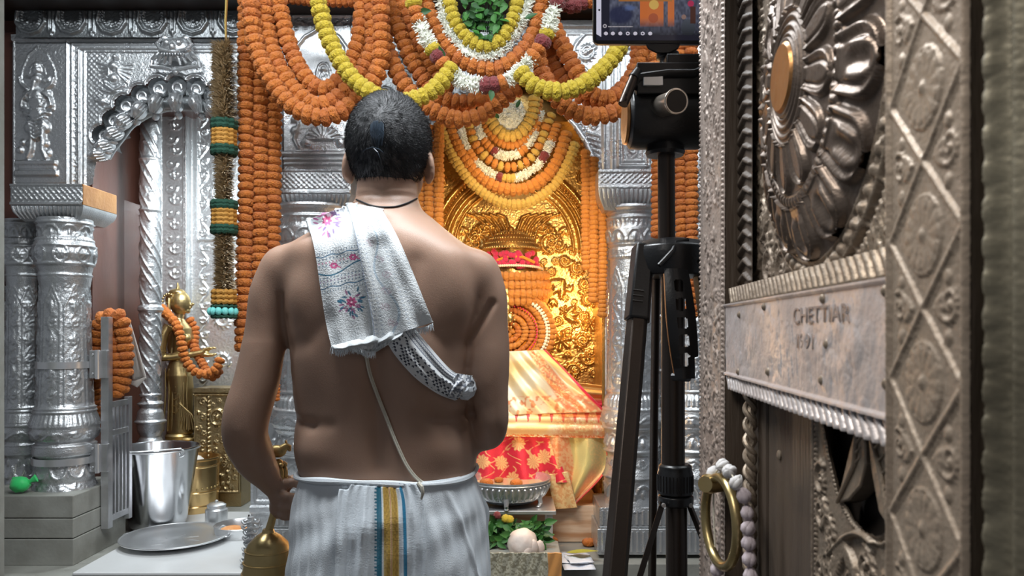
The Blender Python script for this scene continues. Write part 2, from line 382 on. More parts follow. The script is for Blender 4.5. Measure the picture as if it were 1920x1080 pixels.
# --- frieze
R = WR(30, 22, 460, 70, 2.86, .0035)
for k in range(8):
    x = -18+k*76
    R.curve([(x-24, 20), (x-27, 42), (x-16, 58), (x, 63), (x+16, 58), (x+27, 42), (x+24, 20)], 4, h=.012)
    R.ring(x, 30, 18, 22, 2.6, .010, 0, 2*PI, True); R.spiral(x-7, 44, 7, 1.2, 1.8, .009, 0, 1); R.spiral(x+7, 44, 7, 1.2, 1.8, .009, PI, -1)
    R.curve([(x+34, 20), (x+34, 60)], 2.2, h=.008); R.curve([(x+42, 20), (x+42, 60)], 2.2, h=.008)
    R.leaf(x+38, 68, 14, -PI/2, .008)
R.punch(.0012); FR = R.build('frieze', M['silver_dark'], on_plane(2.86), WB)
mb = MB(); mb.box((-1.83, 2.863, 2.318), (-.95, 2.96, 2.42)); mb.build('frieze_core', M['silver_dark'], WB, False)
mb = MB(); mb.box((-2.2, 2.70, 2.405), (1.1, 2.96, 2.62)); struct(mb.build('trim_1', M['dark'], None, False, .004))
# --- left carved facade with elephant-headed figure in a cusped niche, and the scalloped arch
YF = 2.90
R = WR(24, 66, 530, 352, YF, .0034)
R.band(-60, 66, 530, 78, .010); R.band(-60, 78, 530, 80, -.004)
R.band(26, 80, 126, 345, .006); R.frame(28, 72, 127, 348, 2, .010); R.beads([(33, 78), (33, 340)], 1.6, .007); R.beads([(122, 78), (122, 340)], 1.6, .007)
R.beads([(33, 78), (122, 78)], 1.6, .007)
# cusped niche line round the figure
nl = [(42, 150), (44, 132), (50, 118), (56, 104), (64, 98), (72, 90), (80, 98), (90, 104), (98, 118), (104, 132), (106, 150)]
R.curve(nl, 2.3, h=.010); R.curve([(x, y+4) for x, y in nl], 1.2, h=.006)
R.stamp(48, 100, 5, .008); R.stamp(104, 100, 5, .008)
# the figure: crown, head, ears, trunk, body, four arms, dhoti, legs, rat
fig = [(72, 132, 10, .020), (72, 124, 7, .022), (72, 150, 11, .026), (60, 152, 8, .014), (85, 152, 8, .014), (72, 196, 17, .030), (72, 180, 15, .026), (73, 215, 17, .028),
       (52, 178, 8, .018), (93, 178, 8, .018), (44, 196, 6, .014), (100, 205, 6, .016), (60, 240, 13, .022), (86, 240, 13, .022), (72, 248, 15, .022), (58, 270, 8, .018), (88, 270, 8, .018),
       (45, 268, 7, .016), (40, 282, 8, .017), (58, 290, 8, .016), (92, 288, 9, .016)]
for a, b, r, h in fig: R.stamp(a, b, r, h)
R.curve([(70, 158), (66, 172), (62, 186), (66, 198), (74, 196)], 4.5, 2.5, .036)
R.curve([(60, 176), (48, 190), (46, 204), (58, 206)], 4, 3, .030); R.curve([(86, 176), (98, 186), (102, 200), (92, 206)], 4, 3, .030)
R.curve([(56, 170), (44, 160), (40, 146)], 3.5, 3, .022); R.curve([(90, 170), (102, 160), (105, 148)], 3.5, 3, .022)
for k in range(6): R.curve([(56+k*1.5, 222+k*7), (72, 229+k*7), (90-k*1.5, 222+k*7)], 1.6, h=.032)
R.curve([(60, 232), (64, 256), (62, 282), (56, 297)], 6, 5, .024); R.curve([(86, 232), (84, 258), (84, 282), (90, 297)], 6, 5, .024); R.stamp(54, 150, 8, .012); R.stamp(91, 150, 8, .012)
R.ring(72, 140, 15, 20, 1.5, .012, PI, 2*PI, True); R.curve([(50, 214), (72, 222), (96, 214)], 2, h=.036); R.beads([(56, 186), (64, 202), (72, 206), (82, 202), (90, 186)], 2, .036)
R.band(34, 302, 110, 310, .014); R.band(38, 311, 106, 318, .008); R.band(32, 320, 112, 330, .012)
# right-hand panel with the arch
R.frame(137, 84, 530, 352, 2.2, .010); R.frame(150, 92, 540, 360, 2.6, .012); R.vine(143, 345, 143, 90, 11, .006)
R.beads([(159, 350), (159, 97), (520, 97)], 1.8, .009, 1.7)
sc = [(191, 253), (210, 224), (233, 196), (263, 177), (295, 163), (331, 160), (367, 163), (399, 177), (429, 196), (452, 224), (471, 253)]
for x, y in sc:
    R.ring(x, y, 22, 22, 2.4, .012, PI*.75, PI*2.25)
    R.stamp(x, y, 20, .006)
# winged figure, bird, lion mask over the crown of the arch
for (cx, cy, m_) in ((214, 138, 1), (448, 138, -1)):
    R.stamp(cx+4, cy-30, 6, .018); R.stamp(cx, cy-14, 9, .016); R.stamp(cx, cy+10, 10, .018); R.curve([(cx-14, cy+22), (cx, cy+32), (cx+18, cy+24)], 5, 3, .014)
    for k in range(5):
        R.curve([(cx+8, cy-12+k*3), (cx+38-k*3, cy-18+k*9)], 2.3, 1, .010); R.curve([(cx-8, cy-12+k*3), (cx-30+k*3, cy-20+k*9)], 2.3, 1, .010)
    R.curve([(cx-24, cy+30), (cx-6, cy+36), (cx+12, cy+34)], 2, 2, .008)
    R.stamp(cx-22*m_, cy+52, 8, .010); R.curve([(cx-34*m_, cy+50), (cx-4*m_, cy+58)], 3, 1.5, .010); R.curve([(cx-30*m_, cy+42), (cx-12*m_, cy+54)], 2, 1, .010)
R.lattice(164, 100, 205, 250, 10, .7, .0022); R.lattice(400, 100, 520, 160, 10, .7, .0022)
R.punch(.0015)
op = [(150, 360), (176, 345), (178, 320), (184, 296)]
for x, y in sc:
    q0 = math.atan2(y-300, x-331)
    for k in range(7):
        a = q0+(-1.15+2.3*k/6); op.append((x+17*math.cos(a), y+17*math.sin(a)))
op += [(478, 296), (484, 320), (486, 345), (512, 360), (512, 380), (150, 380)]
R.cut(op); R.H = np.minimum(R.H, .026); FA = R.build('carved_arch_panel', M['silver'], on_plane(YF), WB)
# soffit of the arch: the scallops run back into the wall, closed by a reveal
def wpt(x, y, Y, Y0=YF): p = P(x, y, Y0); return Vector((p.x, Y, p.z))
mb = MB(); ins = op[4:-6]
vs = [wpt(x, y, YF) for x, y in ins]+[wpt(x, y, 3.10) for x, y in ins]; n = len(ins)
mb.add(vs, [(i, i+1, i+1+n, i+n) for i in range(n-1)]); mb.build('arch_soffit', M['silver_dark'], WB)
for x, y in sc:
    mb = MB(); c = wpt(x, y, 2.915); rr = 18*YF/F; mb.lathe(c, [(rr, -.012), (rr*1.0, .004), (rr*.94, .018), (rr*.75, .030), (rr*.4, .036), (.0005, .038)], 28, 'y', capb=False); mb.build('arch_shell', M['silver'], WB)
    a = math.atan2(y-330, x-331); mb = MB(); q_ = [a+PI+t for t in (-2.2, -1.6, -1.1, -.6, 0, .6, 1.1, 1.6, 2.2)]; mb.tube([wpt(x+4*math.cos(a+PI)+8.5*math.cos(t+PI), y+4*math.sin(a+PI)+8.5*math.sin(t+PI), 2.905) for t in q_], [.003]+[.0055]*7+[.003], 8); mb.build('shell_rib', M['silver'], WB)
cusps = [(187, 292), (197, 275), (214, 252), (232, 228), (262, 207), (293, 195), (331, 192), (369, 195), (400, 207), (430, 228), (448, 252), (465, 275)]
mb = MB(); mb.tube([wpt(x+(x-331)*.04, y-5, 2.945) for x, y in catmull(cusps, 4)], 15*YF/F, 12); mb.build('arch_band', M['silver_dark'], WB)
for i, (x, y) in enumerate(cusps):
    mb = MB(); c = wpt(x, y, 2.90); a = math.atan2(y-330, x-331)
    q = Matrix.Rotation(-(a+PI/2), 3, 'Y')
    mb.ell(c, (.022, .045, .036), 20, 12, q)
    for k in range(7):
        an = (k-3)*.42; o = Vector((.022*math.sin(an), -.040*math.cos(an), 0))
        mb.tube([c+q@(o+Vector((0, .012, .026))), c+q@(o*1.08), c+q@(Vector((o.x*.5, o.y*.6, -.036)))], [.003, .0045, .002], 6)
    mb.lathe(c+q@Vector((0, -.005, .036)), [(.010, -.006), (.017, 0), (.010, .006)], 14)
    mb.ell(c+q@Vector((0, 0.02, -.042)), (.012, .02, .016), 10, 8, q)
    mb.build('arch_cusp', M['silver'], WB)
# lion mask
mb = MB(); c = P(331, 92, 2.875)
def mp(x, y, d=0): return c+Vector((x*.002, -d, -y*.002))
mb.ell(mp(0, 0), (.062, .035, .045), 20, 12); mb.ell(mp(-20, -18, .005), (.018, .016, .016)); mb.ell(mp(20, -18, .005), (.018, .016, .016))
mb.ell(mp(-11, -6, .034), (.012, .01, .012)); mb.ell(mp(11, -6, .034), (.012, .01, .012)); mb.ell(mp(0, 2, .036), (.013, .014, .016)); mb.ell(mp(0, 11, .03), (.03, .014, .008))
for sx in (-1, 1):
    mb.tube([mp(8*sx, 10, .03), mp(24*sx, 6, .03), mp(32*sx, -6, .02), mp(24*sx, -16, .02)], [.006, .008, .007, .004], 8)
    for k in range(4): mb.tube([mp((6+9*k)*sx, 16, .02), mp((10+11*k)*sx, 32-3*k, .012)], [.009, .005], 8)
    mb.tube([mp(0, 42, .012), mp(24*sx, 36, .012), mp(44*sx, 34, .01), mp(42*sx, 20, .01), mp(30*sx, 8, .01)], [.007, .008, .009, .007, .005], 8)
for k in range(9): mb.ell(mp(-20+5*k, 15, .032), (.0045, .006, .006), 8, 6)
mb.ell(mp(0, 42, .01), (.012, .008, .016)); mb.build('lion_mask', M['silver'], WB)

# --- panels between and above the columns
R = WR(522, -10, 700, 325, YF)
R.frame(540, 22, 668, 200, 3, .012); R.frame(548, 30, 660, 192, 1.6, .007)
R.curve([(560, 200), (556, 90), (572, 70), (590, 60), (604, 48), (618, 60), (636, 70), (650, 90), (648, 200)], 3, h=.012)
R.fill(550, 30, 662, 62, 9, .006, 5); R.ring(607, 145, 13, 26, 2, .009); R.stamp(607, 150, 9, .012); R.stamp(607, 130, 6, .014); R.ring(607, 150, 7, 12, 1.5, .012)
R.curve([(560, 232), (552, 262), (560, 278)], 3, h=.010); R.stamp(552, 225, 6, .014); R.stamp(553, 245, 8, .012)
for k in range(9): q = PI*(1.08+.105*k); R.curve([(607, 262), (607+32*math.cos(q), 268+30*math.sin(q))], 2, 2.6, .010)
R.ring(607, 268, 36, 34, 1.5, .008, PI, 2*PI, True); R.stamp(640, 268, 9, .009); R.stamp(574, 268, 9, .009)
R.band(522, 284, 700, 292, .010); R.band(522, 296, 700, 302, .006); R.beads([(524, 308), (698, 308)], 2, .006, 1.6)
R.punch(.0012); R.build('carved_panel', M['silver'], on_plane(YF), WB)
R = WR(700, -10, 1050, 350, YF)
R.fill(702, -5, 1045, 300, 24, .008, 11)
nb = [(800, 360), (806, 320), (832, 285), (862, 242), (897, 200), (930, 172), (966, 156), (1002, 170), (1034, 197), (1050, 215), (1051, 360)]
R.curve([(x, y-6) for x, y in nb[1:-1]], 4, h=.014); R.cut(nb); R.punch(.0012); R.build('carved_panel', M['silver_dark'], on_plane(YF), WB)
R = WR(1050, 40, 1372, 350, YF)
R.band(1050, 40, 1372, 52, .010); R.beads([(1052, 58), (1130, 58)], 2, .006); R.vine(1095, 190, 1095, 66, 60, .010)
R.frame(1062, 64, 1124, 190, 2, .008); R.curve([(1132, 40), (1132, 318)], 4, h=.014); R.curve([(1148, 40), (1148, 318)], 2.5, h=.010)
for x0, x1 in ((1160, 1216), (1320, 1372)):
    R.frame(x0, 90, x1, 312, 3, .010); R.frame(x0+10, 100, x1-10, 302, 2, .008); R.vine((x0+x1)/2, 296, (x0+x1)/2, 106, 26, .007)
R.vine(1236, 316, 1236, 60, 16, .006)
R.curve([(1052, 212), (1078, 238), (1098, 268), (1112, 300), (1122, 336)], 7, h=.016); R.fill(1072, 196, 1130, 300, 16, .010, 4, n=120)
for k in range(6): R.curve([(1100, 250+8*k), (1124, 256+10*k)], 3, 1.5, .014)
R.cut([(1040, 200), (1052, 216), (1072, 240), (1090, 268), (1104, 300), (1114, 336), (1116, 360), (1040, 360)])
R.punch(.0015); R.build('carved_panel', M['silver'], on_plane(YF), WB)
# wall behind the columns, down to the platform
for x0, x1, sd in ((470, 812, 21), (1134, 1372, 22)):
    R = WR(x0, 345, x1, 1018, 2.95, .0045)
    n = 3
    for k in range(n):
        a = x0+(x1-x0)*(k+.08)/n; b = x0+(x1-x0)*(k+.92)/n; R.frame(a, 360, b, 940, 2.2, .008); R.vine((a+b)/2, 930, (a+b)/2, 370, (b-a)*.6, .008)
    R.band(x0, 948, x1, 962, .012); R.punch(.0012); R.build('carved_panel', M['silver'], on_plane(2.95), WB)

# --- alcove behind the scalloped arch
mb = MB(); a = P(168, 0, YF); b = P(262, 0, 3.75)
mb.add([(a.x, 2.92, .425), (b.x, 3.75, .425), (b.x, 3.75, 2.28), (a.x, 2.92, 2.28), (a.x-.03, 2.92, .425), (b.x-.03, 3.75, .425), (b.x-.03, 3.75, 2.28), (a.x-.03, 2.92, 2.28)],
       [(0, 1, 2, 3), (4, 7, 6, 5), (0, 3, 7, 4), (1, 5, 6, 2), (3, 2, 6, 7), (0, 4, 5, 1)])
WL = struct(mb.build('wall_left', M['maroon'], None, False))
mb = MB(); mb.box((-1.95, 2.97, 2.24), (-.9, 3.88, 2.28)); mb.build('alcove_ceiling', M['maroon'], WL, False)
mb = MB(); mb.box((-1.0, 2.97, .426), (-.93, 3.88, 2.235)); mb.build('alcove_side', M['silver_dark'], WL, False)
YB = 3.72
R = WR(300, 150, 560, 960, YB, .0045)
R.band(303, 150, 358, 960, .03); R.curve([(306, 150), (306, 960)], 3, h=.045); R.curve([(355, 150), (355, 960)], 3, h=.045); R.curve([(350, 150), (350, 960)], 1.6, h=.040)
for k in range(16): 
    y = 170+k*46; R.spiral(325, y, 13, 1.2, 3, .040, 0, 1); R.spiral(337, y+20, 13, 1.2, 3, .040, PI, -1); R.leaf(331, y+30, 22, -PI/2, .041)
R.frame(372, 190, 540, 450, 3, .014); R.vine(383, 940, 383, 205, 22, .012); R.fill(392, 200, 540, 700, 26, .012, 8)
R.punch(.002); R.build('carved_back_panel', M['silver_bright'], on_plane(YB), WL)

# --- golden niche
YG = 3.26
mb = MB(); a = P(806, 0, YF); b = P(1122, 0, YF)
for x0, x1 in ((-.372, -.335), (.345, .368)): mb.box((x0, 2.96, .426), (x1, YG+.02, 2.02))
mb.box((-.39, 2.96, 2.02), (.39, YG+.02, 2.3)); NI = struct(mb.build('wall_niche', M['gold'], None, False))
R = WR(790, 150, 1128, 960, YG, .0032)
mx = 963
for r, t_, h in ((150, 7, .030), (136, 3, .020), (126, 5, .026), (112, 2.5, .016)):
    R.ring(mx, 470, r, r*1.05, t_, h, PI, 2*PI)
R.ring(mx, 470, 143, 150, 3, .018, PI, 2*PI, True)
for k in range(5): # acanthus plume on each side at the crown
    for m_ in (-1, 1):
        R.curve([(mx+m_*(6+7*k), 462), (mx+m_*(8+9*k), 430), (mx+m_*(16+13*k), 408), (mx+m_*(30+14*k), 402)], 4, 2, .020)
        R.spiral(mx+m_*(52+11*k), 425+4*k*k, 12, 1.3, 2.4, .016, 0 if m_ > 0 else PI, m_)
av = lambda a, b: (a-mx)**2+((b-470)/1.05)**2 > 104**2 and b < 470 and (a-mx)**2+(b-470)**2 < 168**2
R.fill(mx+26, 410, 1126, 955, 27, .017, 31, mirror=mx, avoid=av, n=700)
R.fill(mx+30, 410, 1126, 955, 12, .011, 33, mirror=mx, avoid=av, n=700)
R.fill(790, 180, 850, 400, 20, .014, 35, avoid=lambda a, b: (a-mx)**2+(b-470)**2 < 175**2, n=200)
R.fill(1075, 180, 1128, 400, 20, .014, 36, avoid=lambda a, b: (a-mx)**2+(b-470)**2 < 175**2, n=200)
R.punch(.002); GP = R.build('gilded_back_panel', M['gold'], on_plane(YG), NI)

# ================================================================== columns (one thing each)
def pxprof(lst, Y): k = Y/F; return [(CZ+(HY-y)*k, r*k) for y, r in reversed(lst)]
def carve_col(k, zb):
    """chases a column: zb maps photograph y to z"""
    def draw(R, rm):
        L = 2*PI*rm; z = zb
        def ringb(y, t, h, bead=False): (R.beads if bead else R.curve)([(-L/2, z(y)), (L/2, z(y))], t*k, h=h)
        def arcs(y0, y1, n, t, h, up=True):
            for i in range(n):
                c = -L/2+L*(i+.5)/n; w_ = L/n*.46; pts = []
                for j in range(9):
                    a = PI*j/8; pts.append((c-w_*math.cos(a), z(y1)+(z(y0)-z(y1))*math.sin(a)))
                R.curve(pts, t*k, h=h); R.leaf(c, z(y1), abs(z(y0)-z(y1))*.7, PI/2 if up else -PI/2, h)
        return R, L, z, ringb, arcs
    return draw
def silver_column(name, label, cat, px, Y, lst, kind, m, group, base=None):
    k = Y/F; zz = lambda y: CZ+(HY-y)*k
    t = thing(name, label, cat, (P(px, 0, Y).x, Y, zz(lst[-1][0])), group); off = t.location
    ys = [y for y, r in lst]; y0, y1 = ys[0], ys[-1]
    def draw(R, rm):
        R_, L, z, ringb, arcs = carve_col(k, zz)(R, rm)
        S = (y1-y0)
        if kind == 'left':
            ringb(y0+8, 2, .006); arcs(y0+14, y0+32, 9, 1.5, .005); ringb(y0+38, 3, .006, True)
            for i in range(8): R.ring(-L/2+L*(i+.5)/8, z(y0+66), 12*k, 15*k, 2*k, .005); R.flower(-L/2+L*(i+.5)/8, z(y0+66), 8*k, 6, .005)
            ringb(y0+50, 2, .006); ringb(y0+84, 2, .006); ringb(y0+104, 2, .005, True)
            a, b = y0+112, y0+345
            for i in range(7):
                c = -L/2+L*(i+.5)/7
                R.curve([(c-18*k, z(b)), (c-18*k, z(a+50)), (c, z(a+12)), (c+18*k, z(a+50)), (c+18*k, z(b))], 1.3*k, h=.004)
                R.vine(c, z(b-4), c, z(a+30), 26*k, .005); 
                for yy in (a+60, a+120, a+180): R.leaf(c, z(yy), 22*k, PI/2, .006)
            for yy in (y0+350, y0+356): ringb(yy, 1.8, .006)
            for i in range(40): c = -L/2+L*(i+.5)/40; R.curve([(c, z(y0+362)), (c, z(y0+378))], 1.6*k, h=.004)
            ringb(y0+382, 2, .005, True); R.vine(-L/2, z(y0+400), L/2, z(y0+400), 20*k, .006)
            R.fill(-L/2, z(y0+340), L/2, z(y0+120), 9*k, .003, 9, n=900)
            ringb(y0+418, 2, .006, True); ringb(y0+436, 2, .005, True); arcs(y0+478, y0+456, 10, 2, .006); R.vine(-L/2, z(y0+492), L/2, z(y0+492), 16*k, .005)
        else:
            for yy in (y0+4, y0+14): ringb(yy, 2.4, .006)
            ringb(y0+22, 2, .006, True)
            for i in range(30): c = -L/2+L*(i+.5)/30; R.curve([(c, z(y0+28)), (c, z(y0+36))], 1.8*k, h=.004)
            arcs(y0+44, y0+66, 9, 1.8, .006); ringb(y0+72, 2, .006); R.vine(-L/2, z(y0+84), L/2, z(y0+84), 14*k, .004); ringb(y0+94, 1.8, .006, True)
            a, b = y0+104, y0+338
            for i in range(7):
                c = -L/2+L*(i+.5)/7; R.curve([(c-17*k, z(b)), (c-17*k, z(a+46)), (c, z(a+8)), (c+17*k, z(a+46)), (c+17*k, z(b))], 1.4*k, h=.0045)
                R.vine(c, z(b-4), c, z(a+26), 26*k, .0055)
            R.fill(-L/2, z(y0+336), L/2, z(y0+110), 9*k, .003, 9, n=900)
            ringb(y0+342, 2, .006); 
            for i in range(34): c = -L/2+L*(i+.5)/34; R.curve([(c, z(y0+350)), (c, z(y0+368))], 1.9*k, h=.005)
            ringb(y0+374, 2, .006); R.vine(-L/2, z(y0+392), L/2, z(y0+392), 22*k, .006); ringb(y0+410, 2, .006, True)
            arcs(y0+420, y0+442, 10, 2, .006); ringb(y0+452, 2.4, .006); R.vine(-L/2, z(y0+474), L/2, z(y0+474), 24*k, .006); ringb(y0+500, 2.2, .006, True); arcs(y0+512, y0+536, 10, 2, .006)
        R.punch(.0012)
    o = column_mesh('shaft', 0, 0, [(z-off.z, r) for z, r in pxprof(lst, Y)], lambda R, rm: None, None, t, .02) if False else None
    pr = pxprof(lst, Y); o = column_mesh('shaft', 0, 0, pr, draw, M[m], t, .0042); o.location = (0, 0, -off.z)
    return t
left_prof = [(413, 47), (424, 47), (436, 43), (446, 44), (458, 50), (478, 52), (500, 47), (512, 44), (522, 44), (540, 41), (640, 43), (755, 47), (762, 50), (776, 52), (790, 57), (808, 58), (820, 54), (826, 47),
             (834, 53), (846, 54), (856, 46), (872, 47), (888, 50), (900, 48), (914, 54), (930, 56)]
small_prof = [(y, r*.58+3) for y, r in left_prof]
silver_column('silver_column', 'thick silver-clad carved column standing beside the small gate', 'column', 122, 2.775, left_prof, 'left', 'silver', 'carved silver columns')
silver_column('silver_column', 'slim silver-clad column tucked behind the thick one at the picture edge', 'column', 44, 2.875, [(y if y > 413 else 413, r) for y, r in small_prof], 'left', 'silver', 'carved silver columns')
mid_prof = [(390, 52), (398, 50), (404, 44), (412, 46), (424, 44), (432, 46), (456, 45), (462, 40), (470, 42), (482, 42), (488, 40), (740, 44), (746, 48), (760, 50), (768, 54), (790, 56), (806, 50), (812, 46), (830, 50), (842, 50),
            (850, 44), (870, 46), (886, 52), (905, 50), (925, 48), (948, 54)]
silver_column('silver_column', 'silver-clad column mostly hidden behind the standing man', 'column', 590, 2.80, [(y, r*1.38) for y, r in mid_prof], 'mid', 'silver', 'carved silver columns')
silver_column('silver_column', 'silver-clad column beside the golden niche, behind the tripod leg', 'column', 1184, 2.80, mid_prof, 'mid', 'silver', 'carved silver columns')
silver_column('silver_column', 'silver-clad column between the tripod and the old door', 'column', 1302, 2.82, [(y, r*.96) for y, r in mid_prof], 'mid', 'silver', 'carved silver columns')
# capitals / abaci above the columns
def abacus(name, label, x0, x1, y0, y1, Yf, Yb, m, y2, group='carved capitals', side=None):
    k = Yf/F; a = P(x0, y0, Yf); b = P(x1, y1, Yf); z2 = CZ+(HY-y2)*k
    t = thing(name, label, 'capital', ((a.x+b.x)/2, (Yf+Yb)/2, z2), group); o = t.location
    R = WR(x0, y0, x1, y1, Yf, .003); R.band(x0, y0, x1, y0+5, .006); R.band(x0, y1-6, x1, y1, .006)
    R.lattice(x0+2, y0+8, x1-2, y1-8, 10, 1.3, .004); R.beads([(x0, y0+7), (x1, y0+7)], 1.2, .005)
    R.punch(.001); f = R.build('carved_face', M[m], lambda u, v, h: (u-o.x, Yf-h-o.y, v-o.z), t)
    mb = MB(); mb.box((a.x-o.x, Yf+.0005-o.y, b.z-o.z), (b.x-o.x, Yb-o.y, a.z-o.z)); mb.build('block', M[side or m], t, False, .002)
    mb = MB(); pr = []; h = b.z-z2; n = 8; cx = 0; hw = (b.x-a.x)/2; hd = (Yb-Yf)/2; vs = []; fs = []
    for i in range(n+1):
        tt = i/n; s = 1.0-.20*(1-math.cos(tt*PI/2)) if tt < .5 else 1.0-.20*(1-math.cos(tt*PI/2))-.10*(tt-.5); zz = (b.z-o.z)-h*tt
        vs += [(-hw*s, -hd*s, zz), (hw*s, -hd*s, zz), (hw*s, hd*s, zz), (-hw*s, hd*s, zz)]
    for i in range(n):
        for q in range(4): r = (q+1) % 4; fs.append((i*4+q, i*4+r, (i+1)*4+r, (i+1)*4+q))
    fs.append((n*4, n*4+1, n*4+2, n*4+3)); mb.add(vs, fs)
    for i in range(int(hw*2/.016)):
        x = -hw+.008+i*.016; mb.tube([(x, -hd-.002, b.z-o.z-.004), (x*.97, -hd*.95-.003, b.z-o.z-h*.4), (x*.86, -hd*.82-.002, b.z-o.z-h*.85)], [.005, .006, .003], 6)
    mb.build('cyma', M[m], t); return t
abacus('column_capital', 'silver capital block over the thick and slim columns, orange glow coloured onto its side', 20, 156, 345, 384, 2.70, 2.93, 'silver', 413, side='copper')  # copper on the block stands in for warm light reflected onto its side
abacus('column_capital', 'silver capital block behind the man and the orange strands', 524, 657, 318, 362, 2.70, 2.94, 'silver', 392)
abacus('column_capital', 'silver lattice-faced capital block above the column by the golden niche', 1122, 1229, 318, 352, 2.70, 2.94, 'silver', 392)
abacus('column_capital', 'silver capital block half hidden by the orange strand near the door', 1262, 1342, 318, 352, 2.70, 2.94, 'silver', 392)
# plinths in courses
def plinth(label, x0, x1, Yf, Yb, ys, grow, group, m='stone', fl=None):
    k = Yf/F; a = P(x0, 0, Yf).x; b = P(x1, 0, Yf).x; zz = [CZ+(HY-y)*k for y in ys]
    t = thing('plinth', label, 'plinth', ((a+b)/2, (Yf+Yb)/2, zz[-1]), group); o = t.location
    for i in range(len(ys)-1):
        g = grow*i; mb = MB(); mb.box((a-g-o.x, Yf-g-o.y, zz[i+1]-o.z+.0012), (b+g-o.x, Yb-o.y, zz[i]-o.z-.0012))
        mb.build('course', M[m], t, False, .003)
        if fl:
            mb = MB(); n = int((b-a)/.02)
            for j in range(n): x = a+(j+.5)*(b-a)/n-o.x; mb.tube([(x, Yf-g-o.y, zz[i+1]-o.z+.012), (x, Yf-g-o.y, zz[i]-o.z-.012)], .0055, 6)
            mb.build('fluting', M[m], t)
    return t
plinth('grey stepped marble plinth under the pair of silver columns', -60, 137, 2.62, 2.97, [929, 972, 1010, 1061], .002, 'stepped plinths')
plinth('fluted silver plinth block under the column by the golden niche', 1124, 1342, 2.70, 2.94, [951, 990, 1040], .008, 'stepped plinths', 'silver', True)
plinth('fluted silver plinth block low behind the man', 505, 675, 2.70, 2.94, [951, 990, 1040], .008, 'stepped plinths', 'silver', True)
# marble slab in front
t = MB(); a = P(129, 0, 2.50); b = P(462, 0, 2.50); t.box((a.x+.01, 2.50, .4255), (b.x, 3.345, .438)); 
tag(t.build('marble_slab', M['marble'], None, False, .004), 'white marble slab under the bucket and round plate', 'slab')
mb = MB(); mb.box((-2.6, 2.50, 0.001), (-.86, 2.639, .4250)); mb.build('platform_step', M['stone'], PL, False, .004)
# twisted pilaster in the alcove
Yt = 3.30; k = Yt/F; zz = lambda y: CZ+(HY-y)*k
t = thing('twisted_pilaster', 'slim grey silver pilaster with a spiral band, between maroon wall and white carved panel', 'pilaster', (P(282, 0, Yt).x, Yt, zz(860)), None)
def dtw(R, rm):
    L = 2*PI*rm
    for y in (300, 395, 575, 582, 740, 790): R.curve([(-L/2, zz(y)), (L/2, zz(y))], 3*k, h=.007)
    for y0, y1 in ((210, 395), (405, 570), (590, 735)):
        for s in range(3):
            for w_ in (0, 7): 
                n = 30; pts = []
                for j in range(n+1):
                    f_ = j/n; u = ((s/3+f_*.9) % 1.0)*L-L/2; 
                    if pts and abs(u-pts[-1][0]) > L/2: R.curve(pts, 1.8*k, h=.006) if len(pts) > 1 else None; pts = []
                    pts.append((u, zz(y0+(y1-y0)*f_+w_*3)))
                if len(pts) > 1: R.curve(pts, 1.8*k, h=.006)
    rg = random.Random(3)
    for i in range(160): R.leaf(rg.uniform(-L/2, L/2), zz(rg.uniform(210, 740)), 14*k, rg.uniform(0, 6), .003)
    R.punch(.001)
o = column_mesh('shaft', 0, 0, pxprof([(150, 17), (400, 17), (575, 17), (578, 21), (584, 18), (752, 16), (756, 23), (764, 17), (772, 22), (790, 25), (808, 22), (818, 17), (830, 24), (860, 26)], Yt), dtw, M['silver'], t, .004); o.location = (0, 0, -t.location.z)
# ================================================================== flowers: blossoms share meshes
def blossom_mesh(name, m, seed, squash=.60, subdiv=5):
    bm = bmesh.new(); bmesh.ops.create_icosphere(bm, subdivisions=subdiv, radius=1)
    rg = random.Random(seed); off = Vector((rg.uniform(0, 50), rg.uniform(0, 50), rg.uniform(0, 50)))
    for v in bm.verts:
        p = v.co.copy(); q = math.atan2(p.y, p.x); lat = p.z
        d, _ = noise.voronoi(p*7.5+off); c = min(1, (d[1]-d[0])*2.2)
        r = .86+.13*c+.04*math.sin(9*q+seed)*(1-lat*lat)+.09*noise.noise(p*5+off)+.05*noise.noise(p*17+off)
        e = (1-abs(lat)**2.6); sh = Vector((p.x, p.y, 0)); 
        if sh.length > 1e-5: sh.normalize()
        s = math.sqrt(max(0, 1-abs(lat)**2.5)); v.co = Vector((sh.x*s*r, sh.y*s*r, lat*squash*(.9+.14*c+.1*noise.noise(p*4-off))))
    me = bpy.data.meshes.new(name); bm.to_mesh(me); bm.free(); me.shade_smooth(); me.materials.append(m); return me
BL = {k: [blossom_mesh('blossom', M[k], s+i*5) for s in range(3)] for i, k in enumerate(('orange', 'orange_deep', 'orange_lit', 'yellow', 'yellow_pale', 'red_flower'))}
def tuberose_mesh(name, m, n=70, seed=1, L=.8):
    """a short cylinder of thin white buds pointing outwards"""
    rg = random.Random(seed); mb = MB()
    for i in range(n):
        z = rg.uniform(-.7, .7); q = rg.uniform(0, 6.283); d = Vector((math.cos(q), math.sin(q), rg.uniform(-.5, .5))).normalized()
        c = Vector((0, 0, z)); l = rg.uniform(.75, 1.08); t = rg.uniform(.05, .085)
        mb.tube([c+d*.25, c+d*l*.6, c+d*l*.85, c+d*l], [t*.7, t, t*1.25, t*.3], 5, flat=(1, .7))
    vs = MB(); vs.ell((0, 0, 0), (.5, .5, .8), 10, 8); mb.add(vs.v, vs.f)
    me = bpy.data.meshes.new(name); me.from_pydata(mb.v, [], mb.f); me.shade_smooth(); me.materials.append(m); return me
TB = [tuberose_mesh('tuberose_cluster', M['white_flower'], 80, s) for s in range(3)]
